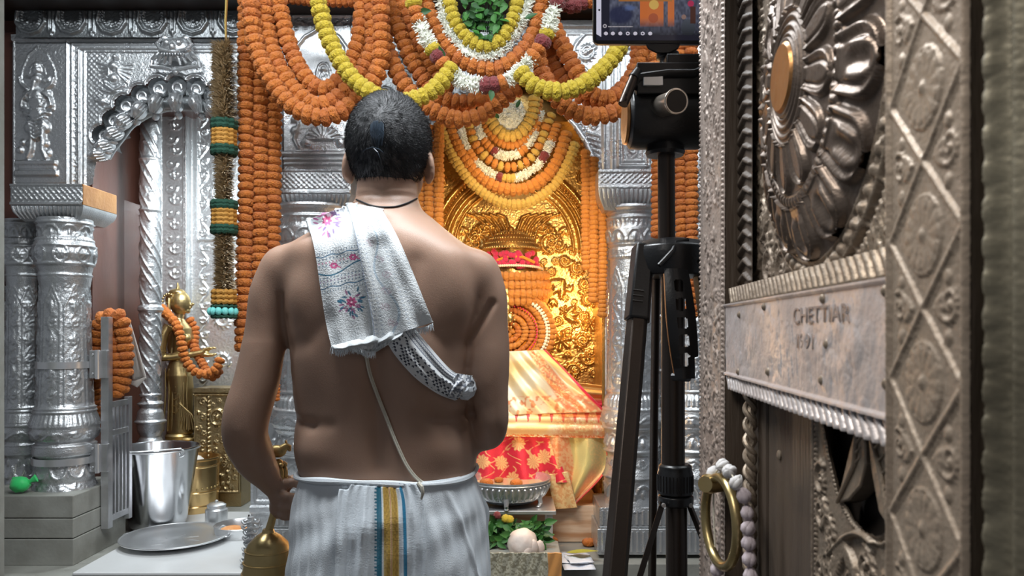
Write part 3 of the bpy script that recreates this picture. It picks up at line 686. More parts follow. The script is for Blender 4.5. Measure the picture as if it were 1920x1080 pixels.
def place(me, parent, loc, tan, r, rg, name='blossom', stretch=1.0):
    o = bpy.data.objects.new(name, me); C.objects.link(o); o.parent = parent
    t = Vector(tan).normalized(); t = (t+Vector((rg.uniform(-.16, .16), rg.uniform(-.16, .16), rg.uniform(-.16, .16)))).normalized()
    o.rotation_mode = 'QUATERNION'; o.rotation_quaternion = t.to_track_quat('Z', 'Y') @ Quaternion((0, 0, 1), rg.uniform(0, 6.28))
    s = r*rg.uniform(.93, 1.07); o.scale = (s, s, s*stretch); o.location = loc; return o
def garland(label, pts, r_px, kind='orange', group='marigold garlands', name='marigold_garland', cat='garland', gap=.90, Y=None, mix=None, cord=True, n=8, seed=None):
    """pts: (x, y, Y) along the string; every blossom is a part. kind may be a function of the distance fraction"""
    pts = [(p[0], p[1], p[2] if len(p) > 2 else Y) for p in pts]
    W = catmull([P(*p) for p in pts], n); Ym = sum(p[2] for p in pts)/len(pts); r = r_px*Ym/F
    W = resample(W, r*gap); m = len(W); base = Vector(W[W[:, 2].argmin()]); rg = random.Random(seed if seed is not None else hash_(label))
    t = thing(name, label, cat, base, group)
    for i in range(m):
        tan = W[min(i+1, m-1)]-W[max(i-1, 0)]; k = kind(i/(m-1)) if callable(kind) else kind
        if k is None: continue
        loc = Vector(W[i])-base
        if k == 'white': place(rg.choice(TB), t, loc, tan, r*1.12, rg, 'tuberose_cluster', .9)
        elif k == 'rose': place(rg.choice(BL['red_flower']), t, loc, tan, r*1.05, rg, 'rose', 1.3)
        else:
            kk = k
            if mix and rg.random() < .25: kk = mix
            place(rg.choice(BL[kk]), t, loc, tan, r, rg)
    if cord:
        mb = MB(); mb.tube([Vector(p)-base for p in W], .0022, 5); mb.build('string', M['thread'], t)
    return t
def hash_(s):
    h = 7
    for c in s: h = (h*31+ord(c)) % 99991
    return h
G1 = 'hanging marigold strands'; G2 = 'swagged marigold garlands'
# vertical strands beside the alcove
garland('outermost of the three straight orange marigold strands beside the alcove', [(463, -40), (461, 120), (462, 330), (458, 480), (456, 650)], 16.5, 'orange', G1, Y=2.60, mix='orange_deep')
garland('middle one of the three straight orange marigold strands beside the alcove', [(486, -40), (487, 150), (488, 330), (487, 560)], 17, 'orange', G1, Y=2.62, mix='orange_deep')
garland('innermost of the three straight orange marigold strands beside the alcove', [(509, 60), (513, 180), (512, 330), (511, 560)], 16, 'orange', G1, Y=2.64, mix='orange_deep')
# triple swag
garland('inner and highest of three orange swags before the cusped silver niche panel', [(516, -40, 2.5), (522, 0, 2.5), (540, 78, 2.5), (566, 136, 2.49), (600, 168, 2.48), (634, 154, 2.49), (661, 113, 2.5), (676, 58, 2.5), (682, -30, 2.5)], 17, 'orange', G2, mix='orange_deep')
garland('middle one of three orange swags before the cusped silver niche panel', [(492, -40, 2.48), (494, 0, 2.48), (505, 78, 2.48), (536, 148, 2.46), (570, 186, 2.45), (604, 198, 2.45), (654, 167, 2.47), (688, 117, 2.48), (700, 78, 2.48), (697, -30, 2.48)], 17.5, 'orange', G2, mix='orange_deep')
garland('lowest and widest of three orange swags before the cusped silver niche panel', [(468, -40, 2.45), (470, 0, 2.45), (480, 86, 2.45), (514, 160, 2.43), (556, 205, 2.42), (610, 220, 2.42), (660, 196, 2.43), (702, 148, 2.45), (716, 93, 2.45), (712, -30, 2.45)], 18.5, 'orange', G2, mix='orange_deep')
# swags over the man's head
garland('lowest orange swag, sagging just behind the black-haired head', [(700, -30), (703, 0), (722, 78), (746, 140), (776, 180), (812, 208), (856, 224), (902, 216), (940, 190), (966, 168)], 17, 'orange', G2, Y=2.50, mix='orange_deep')
garland('second orange swag, crossing behind the yellow one above the head', [(722, -30), (726, 0), (748, 58), (772, 112), (800, 158), (826, 184), (862, 192), (904, 184), (936, 160)], 16.5, 'orange', G2, Y=2.54, mix='orange_deep')
garland('short steep orange strand between the second swag and the flower-ringed leaves', [(748, -30), (750, 0), (768, 47), (792, 96), (814, 138), (838, 168)], 16, 'orange', G2, Y=2.57, mix='orange_deep')
def arc(f_): return f_
garland('big round orange garland ringing the white and yellow ones', [(786, -30), (794, 0), (815, 52), (844, 95), (880, 121), (926, 131), (970, 108), (1000, 70), (1015, 20), (1020, -30)], 18, 'orange', 'nested round garlands', Y=2.43, mix='orange_deep')
garland('round white tuberose garland inside the big orange ring', [(822, -30), (828, 0), (838, 48), (860, 84), (892, 106), (926, 104), (954, 76), (976, 38), (992, 0), (998, -30)], 14, lambda t: 'rose' if .52 < t < .56 else 'white', 'nested round garlands', 'tuberose_garland', Y=2.42, gap=1.0)
garland('round yellow garland framing the bunch of green leaves', [(840, -30), (842, 0), (851, 36), (876, 72), (910, 88), (942, 72), (962, 34), (970, 0), (972, -30)], 14.5, 'yellow', 'nested round garlands', Y=2.41)
def mixed(t):
    seq = [('yellow', .05), ('orange', .12), ('white', .22), ('yellow', .25), ('rose', .29), ('orange', .36), ('white', .47), ('yellow', .50), ('rose', .545), ('orange', .58), ('white', .71), ('orange', .77), ('rose', .81), ('yellow', .85), ('white', .94), ('rose', 1.1)]
    for k, e in seq:
        if t < e: return k
garland('mixed garland of white, orange, yellow and dark red flowers, outermost of the nested rings', [(772, -10), (782, 30), (800, 74), (820, 104), (838, 128), (868, 152), (908, 160), (950, 152), (980, 128), (1006, 98), (1026, 62), (1038, 22), (1052, -10)], 16, mixed, 'nested round garlands', 'mixed_garland', Y=2.37, gap=1.0)
garland('long yellow garland sagging from the beam down behind the head', [(590, -40, 2.36), (596, 0, 2.36), (611, 58, 2.36), (634, 108, 2.35), (664, 150, 2.34), (700, 176, 2.33), (744, 190, 2.33), (790, 182, 2.34), (822, 160, 2.35), (846, 128, 2.36)], 17.5, 'yellow', 'yellow marigold garlands')
garland('yellow garland sagging beneath the phone toward the flower rings', [(978, 138, 2.34), (1004, 162, 2.33), (1052, 172, 2.33), (1098, 156, 2.34), (1130, 130, 2.35), (1152, 104, 2.36), (1168, 70, 2.37), (1174, 20, 2.38)], 17.5, 'yellow', 'yellow marigold garlands')
garland('steep orange swag dropping from the mixed garland toward the yellow one near the phone', [(1028, 10), (1040, 52), (1062, 100), (1088, 146), (1112, 178), (1146, 186), (1180, 160), (1206, 112), (1216, 60)], 17, 'orange', G2, Y=2.48, mix='orange_deep')
garland('lowest orange swag, hanging under the yellow garland beside the tripod head', [(1004, 90), (1014, 130), (1036, 176), (1068, 206), (1110, 218), (1154, 210), (1190, 186), (1222, 150), (1236, 80)], 17.5, 'orange', G2, Y=2.45, mix='orange_deep')
garland('orange swag filling the gap behind the yellow garland and tripod head', [(1018, 60), (1034, 110), (1062, 156), (1100, 186), (1140, 184), (1172, 160), (1194, 120), (1200, 60)], 16, 'orange_deep', G2, Y=2.53)
garland('thin orange strand in shade crossing under the round flower rings', [(846, 210, 2.6), (880, 196, 2.6), (914, 180, 2.6), (952, 176, 2.62)], 12, 'orange_deep', G2)
# strands on the column side
garland('orange strand hanging close behind the tripod pole', [(1232, 60), (1233, 240), (1232, 440)], 12, 'orange', G1, Y=2.60, mix='orange_deep')
garland('long orange strand hanging between the tripod pole and the door, nearer the pole', [(1275, -20), (1275, 240), (1279, 440)], 13.5, 'orange', G1, Y=2.60, mix='orange_deep')
garland('longest orange strand by the door, reaching down past the tripod hub', [(1297, -20), (1296, 240), (1297, 440), (1296, 590)], 13, 'orange', G1, Y=2.58, mix='orange_deep')
# strands along the golden niche
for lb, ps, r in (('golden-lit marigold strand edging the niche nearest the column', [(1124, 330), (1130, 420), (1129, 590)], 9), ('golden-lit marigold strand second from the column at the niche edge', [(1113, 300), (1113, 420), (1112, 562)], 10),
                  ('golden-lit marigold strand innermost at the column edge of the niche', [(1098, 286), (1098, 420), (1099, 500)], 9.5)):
    garland(lb, ps, r, 'orange_lit', 'marigold strands edging the golden niche', Y=2.82)
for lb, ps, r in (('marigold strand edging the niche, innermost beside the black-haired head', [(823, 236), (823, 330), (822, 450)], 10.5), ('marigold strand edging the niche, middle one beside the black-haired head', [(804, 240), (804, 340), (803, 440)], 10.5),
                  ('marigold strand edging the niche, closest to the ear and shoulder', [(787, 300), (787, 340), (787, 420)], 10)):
    garland(lb, ps, r, 'orange_lit', 'marigold strands edging the golden niche', Y=2.80)
garland('small orange strand end showing between arm and waist of the man', [(521, 540), (519, 650), (518, 748)], 7, 'orange', G1, Y=2.60)
# the fan of nested garlands over the idol
GF = 'fan of garlands over the idol'
def fan(label, r, rp, kind, t0=.0, t1=1., squ=1.05, cx=952, cy=222, Y=2.892, name='marigold_garland', gap=1.05, cord=True):
    n = 13; pts = []
    for i in range(n):
        q = PI*(1.0-(t0+(t1-t0)*i/(n-1))); pts.append((cx+r*math.cos(q), cy+r*squ*math.sin(q)*(1.0)))
    return garland(label, pts, rp, kind, GF, name, Y=Y, gap=gap, cord=cord)
pts = [(824, 234), (838, 270), (858, 308), (892, 350), (940, 380), (990, 380), (1034, 352), (1062, 312), (1078, 272)]
garland('lowest pale yellow garland of the fan over the idol', pts, 10, 'yellow_pale', GF, Y=2.862)
pts = [(842, 226), (852, 262), (872, 298), (905, 336), (945, 354), (990, 352), (1028, 326), (1050, 290), (1062, 252)]
garland('wide orange garland just above the pale yellow lowest one of the fan', pts, 12.5, 'orange_lit', GF, Y=2.872)
def seg1(t):
    for e, k in ((.16, 'white'), (.26, 'orange_lit'), (.42, 'white'), (.47, 'rose'), (.53, 'yellow_pale'), (.76, 'white'), (.80, 'rose'), (.90, 'white'), (1.1, 'orange_lit')):
        if t < e: return k
garland('fan garland with long white bars and small red flowers', [(862, 238), (874, 276), (900, 312), (936, 332), (974, 332), (1010, 308), (1030, 272), (1044, 236)], 9, seg1, GF, 'mixed_garland', Y=2.872, gap=.95)
garland('square-looking golden blossoms in the middle ring of the fan', [(880, 236), (892, 272), (920, 302), (952, 314), (986, 304), (1010, 276), (1024, 242), (1034, 216)], 9.5, lambda t: 'orange_lit' if int(t*26) % 2 else 'yellow_pale', GF, Y=2.882, gap=1.35)
def seg2(t):
    for e, k in ((.14, 'white'), (.30, 'orange_lit'), (.36, 'rose'), (.58, 'white'), (.68, 'orange_lit'), (.84, 'white'), (.92, 'orange_lit'), (1.1, 'white')):
        if t < e: return k
garland('short fan garland with white tufts next to the cream centre', [(894, 232), (908, 264), (934, 288), (962, 292), (986, 276), (1002, 248), (1012, 214)], 9, seg2, GF, 'mixed_garland', Y=2.892, gap=1.0)
garland('inner orange garland of the fan around the yellow one', [(906, 214), (916, 244), (938, 266), (964, 272), (990, 254), (1004, 226), (1010, 190)], 9, 'orange_lit', GF, Y=2.892)
garland('thick yellow garland curving round the cream flower centre of the fan', [(914, 206), (924, 232), (944, 252), (966, 254), (986, 238), (998, 214), (1002, 186)], 12, 'yellow_pale', GF, Y=2.872)
t = thing('flower_cluster', 'cream white flower mass with two dark leaves at the centre of the fan', 'flowers', P(955, 222, 2.882), None); rg = random.Random(9)
for i in range(60):
    a = rg.uniform(0, 6.28); r = math.sqrt(rg.random()); x, y = 955+32*r*math.cos(a), 214+30*r*math.sin(a)
    place(rg.choice(TB), t, P(x, y, 2.887-.02*(1-r))-t.location, (rg.uniform(-1, 1), -1, rg.uniform(-1, 1)), .016, rg, 'tuberose_cluster', .8)
mb = MB(); mb.ell((0, .02, .0), (.066, .03, .062), 16, 10); mb.build('flower_bed', M['white_flower'], t)
def leaf_mesh(name, m, L=1.0, wd=.36, fold=.18, curl=.25, n=8):
    vs = []; fs = []
    for i in range(n+1):
        t_ = i/n; w_ = wd*math.sin(PI*min(1, t_**.8))*(1-.25*t_)+.012; z = curl*L*math.sin(t_*1.5)*t_
        vs += [(-w_, t_*L, z+fold*w_), (-w_*.5, t_*L, z+fold*w_*.35), (0, t_*L, z), (w_*.5, t_*L, z+fold*w_*.35), (w_, t_*L, z+fold*w_)]
    for i in range(n):
        for j in range(4): a = i*5+j; fs.append((a, a+1, a+6, a+5))
    me = bpy.data.meshes.new(name); me.from_pydata(vs, [], fs); me.shade_smooth(); me.materials.append(m); return me
M['leaf_dark'] = mat('dark leaf', (.03, .10, .03), .45, 0, .2, 60, .5, 30)
LF = [leaf_mesh('leaf', M['leaf'], 1, .30, .3, c) for c in (.1, .3, -.2)]+[leaf_mesh('leaf', M['leaf_dark'], 1, .26, .3, .2)]
def leaf_at(parent, loc, d, up, s, rg, pick=None, name='leaf'):
    o = bpy.data.objects.new(name, pick or rg.choice(LF)); C.objects.link(o); o.parent = parent
    y = Vector(d).normalized(); x = y.cross(Vector(up)).normalized(); z = x.cross(y)
    mt = Matrix((x, y, z)).transposed(); o.rotation_mode = 'QUATERNION'; o.rotation_quaternion = mt.to_quaternion() @ Quaternion((0, 1, 0), rg.uniform(-.7, .7))
    o.scale = (s, s, s); o.location = loc; return o
for x, y, q in ((936, 222, 2.2), (968, 202, 1.0)):
    leaf_at(t, P(x, y, 2.852)-t.location, (math.cos(q), 0, math.sin(q)), (0, -1, 0), .035, rg, LF[3])
# bunch of green leaves at the top
t = thing('leaf_bunch', 'bunch of fresh green leaves inside the round yellow garland', 'leaves', P(908, 40, 2.44)); rg = random.Random(4)
for i in range(150):
    y = rg.uniform(-40, 78); hw = 48 if y < 10 else 48-34*((y-10)/70)**1.5; x = 906+rg.uniform(-hw, hw)
    q = rg.gauss(-PI/2, .9); leaf_at(t, P(x, y-8, 2.44-rg.uniform(0, .05))-t.location, (math.cos(q), -.35, math.sin(q)), (0, -1, .2), rg.uniform(.028, .042), rg)
for i in range(10):
    x = 870+i*8; mb = MB(); mb.tube([P(x, -50, 2.45)-t.location, P(905+(x-905)*.4, 60, 2.44)-t.location], .0022, 5); mb.build('stem', M['leaf_dark'], t)
# orange blossoms of the row along the beam, dark red flowers by the phone
garland('row of orange blossoms along the dark beam between the swags', [(528, -6), (580, 0), (650, 2), (700, -4)], 12, 'orange_deep', 'flowers along the beam', Y=2.62)
garland('dark red and orange flowers along the beam beside the phone', [(1046, 6), (1072, 12), (1100, 4), (1130, -4)], 13, lambda t: 'rose' if t < .6 else 'orange_deep', 'flowers along the beam', 'mixed_garland', Y=2.45)
# leaf hints in the mixed garland
t = thing('leaf_bunch', 'few dark leaves tucked beside the white round garland', 'leaves', P(985, 36, 2.38))
for x, y, q in ((984, 34, .1), (786, 22, 0), (832, 112, 1.9), (922, 168, 4.6)): leaf_at(t, P(x, y, 2.36)-t.location, (math.cos(q), -.2, math.sin(q)), (0, -1, 0), .042, rg, LF[3])

# ---------------- dried grass garland with green and gold bands, hung from a gold strip
M['dry'] = mat('dried grass', (.42, .32, .19), .9, 0, .3, 200, .4, 60, (.24, .17, .09)); M['green_yarn'] = mat('dark green yarn', (.008, .055, .032), .85, 0, .6, 300)
M['gold_yarn'] = mat('ochre gold yarn', (.46, .22, .035), .7, .1, .6, 300); M['teal'] = mat('turquoise paper', (.18, .62, .58), .7, 0, .3, 200)
Yh = 2.55; kh = Yh/F
t = thing('tassel_garland', 'shaggy dried-grass garland with green, gold and turquoise bands on a gold strip', 'garland', P(419, 600, Yh)); off = t.location
def brush(y0, y1, r, n, seed):
    rg = random.Random(seed); mb = MB()
    for i in range(n):
        y = rg.uniform(y0, y1); q = rg.uniform(0, 6.28); d = Vector((math.cos(q), math.sin(q), rg.uniform(-.45, .45))); c = P(421, y, Yh)-off; l = r*kh*rg.uniform(.7, 1.2); s = Vector((-d.y, d.x, 0))*.0026
        mb.add([c+d*.004-s, c+d*.004+s, c+d*l*.6+s+Vector((0, 0, .0012)), c+d*l, c+d*l*.6-s-Vector((0, 0, .0012))], [(0, 1, 2, 3, 4)])
    mb.tube([P(421, y0+2, Yh)-off, P(421, y1-2, Yh)-off], r*kh*.35, 10)
    return mb.build('grass_brush', mt, t, False, kind='stuff')
M['dry_pale'] = mat('pale dried grass', (.62, .50, .34), .9)
for mt, nn, sd, rr_ in ((M['dry'], .5, 1, .93), (M['dry_pale'], .22, 11, 1.04)):
    brush(84, 226, 25*rr_, int(5200*nn), sd); brush(290, 378, 20*rr_, int(2800*nn), sd+1); brush(440, 545, 21*rr_, int(3400*nn), sd+2)
def yarn(y, r, m, nm, th=6): 
    mb = MB(); c = P(420, y, Yh)-off; n = 40
    mb.tube([c+Vector((r*kh*math.cos(2*PI*i/n), r*kh*math.sin(2*PI*i/n), .0016*math.sin(i*2.1))) for i in range(n)], [th*kh*(1+.16*math.sin(i*1.57)) for i in range(n)], 8, closed=True)
    mb.ell(c, (r*kh*.9, r*kh*.9, th*kh*.8), 16, 8); mb.build(nm, m, t)
for y in (230, 238, 278, 286, 382, 388, 427, 434): yarn(y, 19, M['green_yarn'], 'green_band', 6)
for y in (247, 255, 263, 271, 396, 404, 412, 420, 548, 557, 566): yarn(y, 18.5, M['gold_yarn'], 'gold_band', 5)
for y in (575, 594): yarn(y, 21, M['green_yarn'], 'green_band', 3)
for i in range(12):
    q = 2*PI*i/12; mb = MB(); c = P(418, 584, Yh)-off; mb.ell(c+Vector((22*kh*math.cos(q), 22*kh*math.sin(q), 0)), (6.5*kh, 6.5*kh, 8*kh), 10, 6); mb.build('turquoise_flower', M['teal'], t)
mb = MB(); mb.ell(P(418, 584, Yh)-off, (20*kh, 20*kh, 8*kh), 12, 8); mb.build('core', M['green_yarn'], t)
M['gold_ribbon'] = mat('gold paper ribbon', (.75, .56, .18), .4, .4, .3, 100)
mb = MB(); mb.tube([P(424, -60, Yh)-off, P(425, 0, Yh)-off, P(423, 40, Yh)-off, P(424, 86, Yh)-off], [5*kh, 5*kh, 4.4*kh, 4*kh], 8, flat=(1, .4)); mb.build('hanging_strip', M['gold_ribbon'], t)
# ================================================================== the idol with its clothes
def pgrid(name, L, Rr, Yf, nu, nv, colf, m, parent, off, fold=None, thick=.004, label=None):
    """cloth between two edge polylines L and Rr (photo units); Yf(u, v) depth; colf(u, v, x, y) -> rgb arrays"""
    A = resample(catmull(L, 8) if len(L) > 2 else L, 1e9); 
    def samp(pl, n): 
        q = catmull(pl, 8) if len(pl) > 2 else np.array(pl, float); d = np.r_[0, np.cumsum(np.linalg.norm(np.diff(q, axis=0), axis=1))]; t = np.linspace(0, d[-1], n)
        return np.stack([np.interp(t, d, q[:, k]) for k in range(2)], 1)
    a = samp(L, nv); b = samp(Rr, nv); u = np.linspace(0, 1, nu)[None, :]; v = np.linspace(0, 1, nv)[:, None]
    x = a[:, :1]*(1-u)+b[:, :1]*u; y = a[:, 1:]*(1-u)+b[:, 1:]*u; u = np.broadcast_to(u, x.shape); v = np.broadcast_to(v, x.shape)
    Y = Yf(u, v, x, y)+(fold(u, v, x, y) if fold else 0)
    X = (x-CX)/F*Y; Z = CZ+(HY-y)/F*Y; V = np.stack([X-off[0], Y-off[1], Z-off[2]], -1).reshape(-1, 3)
    cols = np.stack([np.broadcast_to(c, x.shape) for c in colf(u, v, x, y)], -1).reshape(-1, 3)
    o = npmesh(name, V, gridfaces(nv, nu), M[m] if isinstance(m, str) else m, parent, True, cols)
    md = o.modifiers.new('t', 'SOLIDIFY'); md.thickness = thick; md.offset = 0
    if label: o['label'] = label
    return o
def mixc(c0, c1, m): return tuple(a*(1-m)+b*m for a, b in zip(c0, c1))
def sstep(e0, e1, x): t = np.clip((x-e0)/(e1-e0), 0, 1); return t*t*(3-2*t)
idol = thing('shrine_idol', 'dressed shrine idol in marigolds, red and gold silk before the golden panel', 'idol', P(965, 950, 3.0)); io = idol.location
def ip(x, y, Y): return P(x, y, Y)-io
# core figure: one continuous body, mostly wrapped
mb = MB(); YI = 3.06; k = YI/F
prof = [(929, 91), (900, 86), (840, 70), (780, 62), (740, 66), (690, 60), (640, 66), (600, 64), (560, 48), (530, 42), (500, 46), (470, 44), (446, 34), (436, 20), (432, 2)]
vs = []; fs = []; n = 28
for y, r in prof:
    for j in range(n): q = 2*PI*j/n; vs.append(ip(963, y, YI)+Vector((r*k*math.cos(q), min(r*k*.8, .11)*math.sin(q), 0)))
for i in range(len(prof)-1):
    for j in range(n): l = (j+1) % n; fs.append((i*n+j, i*n+l, (i+1)*n+l, (i+1)*n+j))
mb.add(vs, fs); mb.build('body', M['gold'], idol)
# parasol-like gilded crown
mb = MB(); c = ip(958, 470, 3.02); prof = [(54, 0), (55, 4), (52, 9), (46, 16), (36, 25), (24, 32), (12, 36), (6, 37), (7, 40), (4, 44), (0, 46)]
mb.lathe(c, [(r*k, h*k) for r, h in prof], 40); mb.build('crown', M['gold'], idol)
for rr, h_, pr_ in ((54, 2, 2.4), (50, 11, 1.7), (42, 20, 1.6), (30, 29, 1.5), (18, 34, 1.4)):
    mb = MB()
    for j in range(int(rr*1.25)): q = 2*PI*j/int(rr*1.25); mb.ell(c+Vector((rr*k*math.cos(q), rr*k*math.sin(q), h_*k)), pr_*k, 7, 5)
    mb.build('bead_row', M['gold'], idol)
M['pearl'] = mat('pearl beads', (.86, .72, .50), .35, 0, 0)
M['pink'] = mat('crimson rose petals', (.72, .02, .09), .6, 0, .5, 120, .3, 60, (.45, .01, .05), sheen=.3)
# band of crimson petals and beads
PK = blossom_mesh('petal_head', M['pink'], 3, .7, 3); rg = random.Random(12)
for j in range(46):
    x = rg.uniform(914, 1008); y = 478+rg.uniform(-6, 24)+abs(x-961)*-.06; xx = (x-961)/50; Yz = 3.06-.13*math.sqrt(max(0, 1-xx*xx*.8))
    place(PK, idol, ip(x, y, Yz), (0, -1, .3), .0125, rg, 'crimson_petal')
mb = MB()
for j in range(44): q = PI*(1+j/43); mb.ell(ip(961, 506, 3.05)+Vector((56*k*math.cos(q), .135*math.sin(q), -.006*math.sin(q*1.0))), .0056, 8, 6)
mb.build('pearl_row', M['pearl'], idol)
mb = MB(); mb.tube([ip(932, 488, 2.95), ip(955, 480, 2.93), ip(980, 482, 2.93), ip(1002, 492, 2.95)], .006, 8); mb.build('orange_twist', M['orange_lit'], idol)
# marigold bands round the neck, and the big round plate of coiled marigold
def band(label, y, rx, r, m='orange_lit', depth=.16, sag=6, name='marigold_band', n=40, cx=964):
    for j in range(n):
        q = PI*(1+j/(n-1)); loc = ip(cx, y, 3.05)+Vector((rx*k*math.cos(q), depth*math.sin(q), sag*k*math.sin(q)))
        place(rg.choice(BL[m]), idol, loc, (-math.sin(q), math.cos(q), 0), r*k, rg)
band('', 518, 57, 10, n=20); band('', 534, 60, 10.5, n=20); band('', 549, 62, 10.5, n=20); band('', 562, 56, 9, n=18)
def coil(r0, r, m, n, cy=622, cx=954, t0=0, t1=1., Y=2.93, big=None):
    for j in range(n):
        q = 2*PI*(t0+(t1-t0)*j/n); loc = ip(cx+r0*math.cos(q), cy+r0*.92*math.sin(q), Y)
        if m == 'pearl': mb_.ell(loc, r*k, 7, 5)
        else: place(rg.choice(BL[m]), idol, loc, (-math.sin(q), 0, math.cos(q)), r*k, rg)
mb = MB(); mb.lathe(ip(954, 622, 2.96), [(.001, -.03), (.165, -.02), (.178, 0), (.165, .03), (.001, .03)], 40, 'y'); mb.build('garland_backing', M['orange_lit'], idol)
coil(80, 10, 'orange_lit', 44, Y=2.93); coil(64, 8.5, 'orange_lit', 42, Y=2.92); coil(44, 7, 'orange', 34, Y=2.925); coil(31, 7, 'orange_lit', 26, Y=2.92); coil(18, 7, 'orange', 15, Y=2.92); coil(6, 6, 'orange_lit', 5, Y=2.92)
mb_ = MB(); coil(72, 3.2, 'pearl', 70, Y=2.905); coil(76, 2.4, 'pearl', 70, Y=2.912); mb_.build('pearl_row', M['pearl'], idol)
mb_ = MB(); coil(53, 1.9, 'pearl', 60, Y=2.912); mb_.build('red_bead_row', M['pink'], idol)
# gold pendant ornaments
mb = MB()
for x, y, s in ((950, 548, 9), (950, 562, 13), (944, 558, 7), (956, 558, 7), (952, 578, 8), (956, 596, 9), (950, 606, 6)):
    mb.ell(ip(x, y, 2.885), (s*k*.7, .008, s*k), 12, 8)
mb.ring = None
for j in range(10): q = 2*PI*j/10; mb.ell(ip(955+10*math.cos(q), 600+14*math.sin(q), 2.885), .005, 7, 5)
mb.build('gold_ornament', M['gold'], idol)
# silk: gold drape over the lap, belt, crimson skirt, side borders
GOLD = (.86, .60, .26); CREAM = (.95, .80, .52); ORNG = (.80, .20, .055); RED = (.70, .018, .05); LT = (.93, .66, .30)
def hsh(a, b, s=0): v = np.sin(a*127.1+b*311.7+s*74.7)*43758.5453; return v-np.floor(v)
def vnoise(x, y, s=0):
    i, j = np.floor(x), np.floor(y); f, g = x-i, y-j; f = f*f*(3-2*f); g = g*g*(3-2*g)
    return (hsh(i, j, s)*(1-f)+hsh(i+1, j, s)*f)*(1-g)+(hsh(i, j+1, s)*(1-f)+hsh(i+1, j+1, s)*f)*g
def brocade(x, y, sc=3., th=.55, s=0): return sstep(th-.06, th+.06, vnoise(x/sc, y/sc, s)*.6+vnoise(x/sc*2.3, y/sc*2.3, s+1)*.4)
def c_drape(u, v, x, y):
    c = mixc(CREAM, GOLD, sstep(.2, .8, vnoise(x/26, y/18, 4))); e = sstep(.60, .64, u)*(1-sstep(.80, .84, u)); c = mixc(c, ORNG, e*.85); c = mixc(c, LT, e*brocade(x, y, 2.6, .56, 2)*.8)
    c = mixc(c, (.86, .55, .2), sstep(.84, .86, u)*.8); c = mixc(c, ORNG, sstep(.70, .74, v)*brocade(x, y, 9, .5, 5)*.8)
    return mixc(c, RED, sstep(.955, .97, u))
def c_belt(u, v, x, y):
    c = mixc(LT, CREAM, sstep(.3, .7, vnoise(x/20, y/9, 8))); tri = np.abs(((x/22) % 1)-.5)*2
    c = mixc(c, RED, (v < .42)*sstep(.0, .06, tri-.45-v*1.1)*.9); c = mixc(c, ORNG, sstep(.45, .62, u)*.55*brocade(x, y, 3, .4, 1))
    return mixc(c, ORNG, sstep(.86, .9, v)*brocade(x, y, 3, .5, 2))
def c_skirt(u, v, x, y):
    c = mixc(RED, (.60, .01, .03), vnoise(x/18, y/18)); m = np.zeros_like(x)
    for (fx, fy) in ((972, 832), (940, 868), (1000, 866), (1020, 856), (905, 866), (1040, 834), (962, 898), (1024, 896), (892, 896)):
        d = np.hypot(x-fx, (y-fy)*.9); a = np.arctan2(y-fy, x-fx); m = np.maximum(m, sstep(1, 0, (d-11*(1+.12*np.cos(9*a)))/1.5)*(.45+.55*(np.cos(a*12)*.5+.5)))
    vine_ = np.abs(np.sin(x/13+2.2*np.sin(y/11)))*np.abs(np.cos(y/12+1.6*np.sin(x/15))); m = np.maximum(m, .75*sstep(.10, .06, vine_)*sstep(.3, .5, vnoise(x/7, y/7, 3)))
    return mixc(c, (.86, .52, .20), m)
def c_side(u, v, x, y):
    c = mixc((.84, .44, .20), (.70, .55, .20), sstep(.30, .36, u)*(1-sstep(.62, .68, u))); c = mixc(c, (.62, .58, .24), sstep(.40, .46, u)*sstep(.55, .35, v)*.8)
    c = mixc(c, ORNG, .7*brocade(x, y, 3.2, .52, 6)*(1-sstep(.30, .36, u))); c = mixc(c, (.9, .62, .25), .5*brocade(x, y, 2.4, .55, 7)*sstep(.6, .7, u)); return mixc(c, (.75, .06, .05), sstep(.95, .97, u)+sstep(.97, .985, v))
fold1 = lambda u, v, x, y: -.010*np.sin(u*9+v*7)-.006*np.sin(u*26-v*9)*(.4+v)
pgrid('silk_drape', [(930, 660), (935, 700), (940, 778)], [(1022, 656), (1070, 704), (1136, 772)], lambda u, v, x, y: 2.90-.05*v-.03*np.sin(PI*u), 150, 120, c_drape, 'silk', idol, io, fold1, .005, 'gold brocade drape with an orange border')
pgrid('silk_drape', [(1068, 716), (1100, 750), (1118, 772)], [(1134, 724), (1138, 748), (1138, 768)], lambda u, v, x, y: 2.98+0*u, 40, 30, lambda u, v, x, y: mixc((.75, .40, .10), RED, sstep(.5, .7, v)), 'silk', idol, io, lambda u, v, x, y: .012*np.sin(v*14), .004, 'folded gold and red cloth edge behind the drape')
pgrid('silk_belt', [(930, 768), (930, 818)], [(1137, 772), (1136, 822)], lambda u, v, x, y: 2.835+.03*u-.02*np.sin(PI*v), 150, 40, c_belt, 'silk', idol, io, lambda u, v, x, y: .004*np.sin(v*16), .006, 'pale gold belt band with red points')
pgrid('silk_skirt', [(880, 812), (872, 905)], [(1034, 814), (1064, 905)], lambda u, v, x, y: 2.88-.03*v, 170, 100, c_skirt, 'silk', idol, io, lambda u, v, x, y: .012*np.sin(u*17+1)*(.3+v), .004, 'crimson skirt with gold flower motifs')
pgrid('silk_border', [(1030, 818), (1046, 880), (1060, 952)], [(1136, 820), (1138, 880), (1078, 946)], lambda u, v, x, y: 2.86+.02*u, 110, 100, c_side, 'silk', idol, io, lambda u, v, x, y: -.014*np.sin(u*11+v*3), .004, 'orange gold side drapes with sheer green-gold patch')
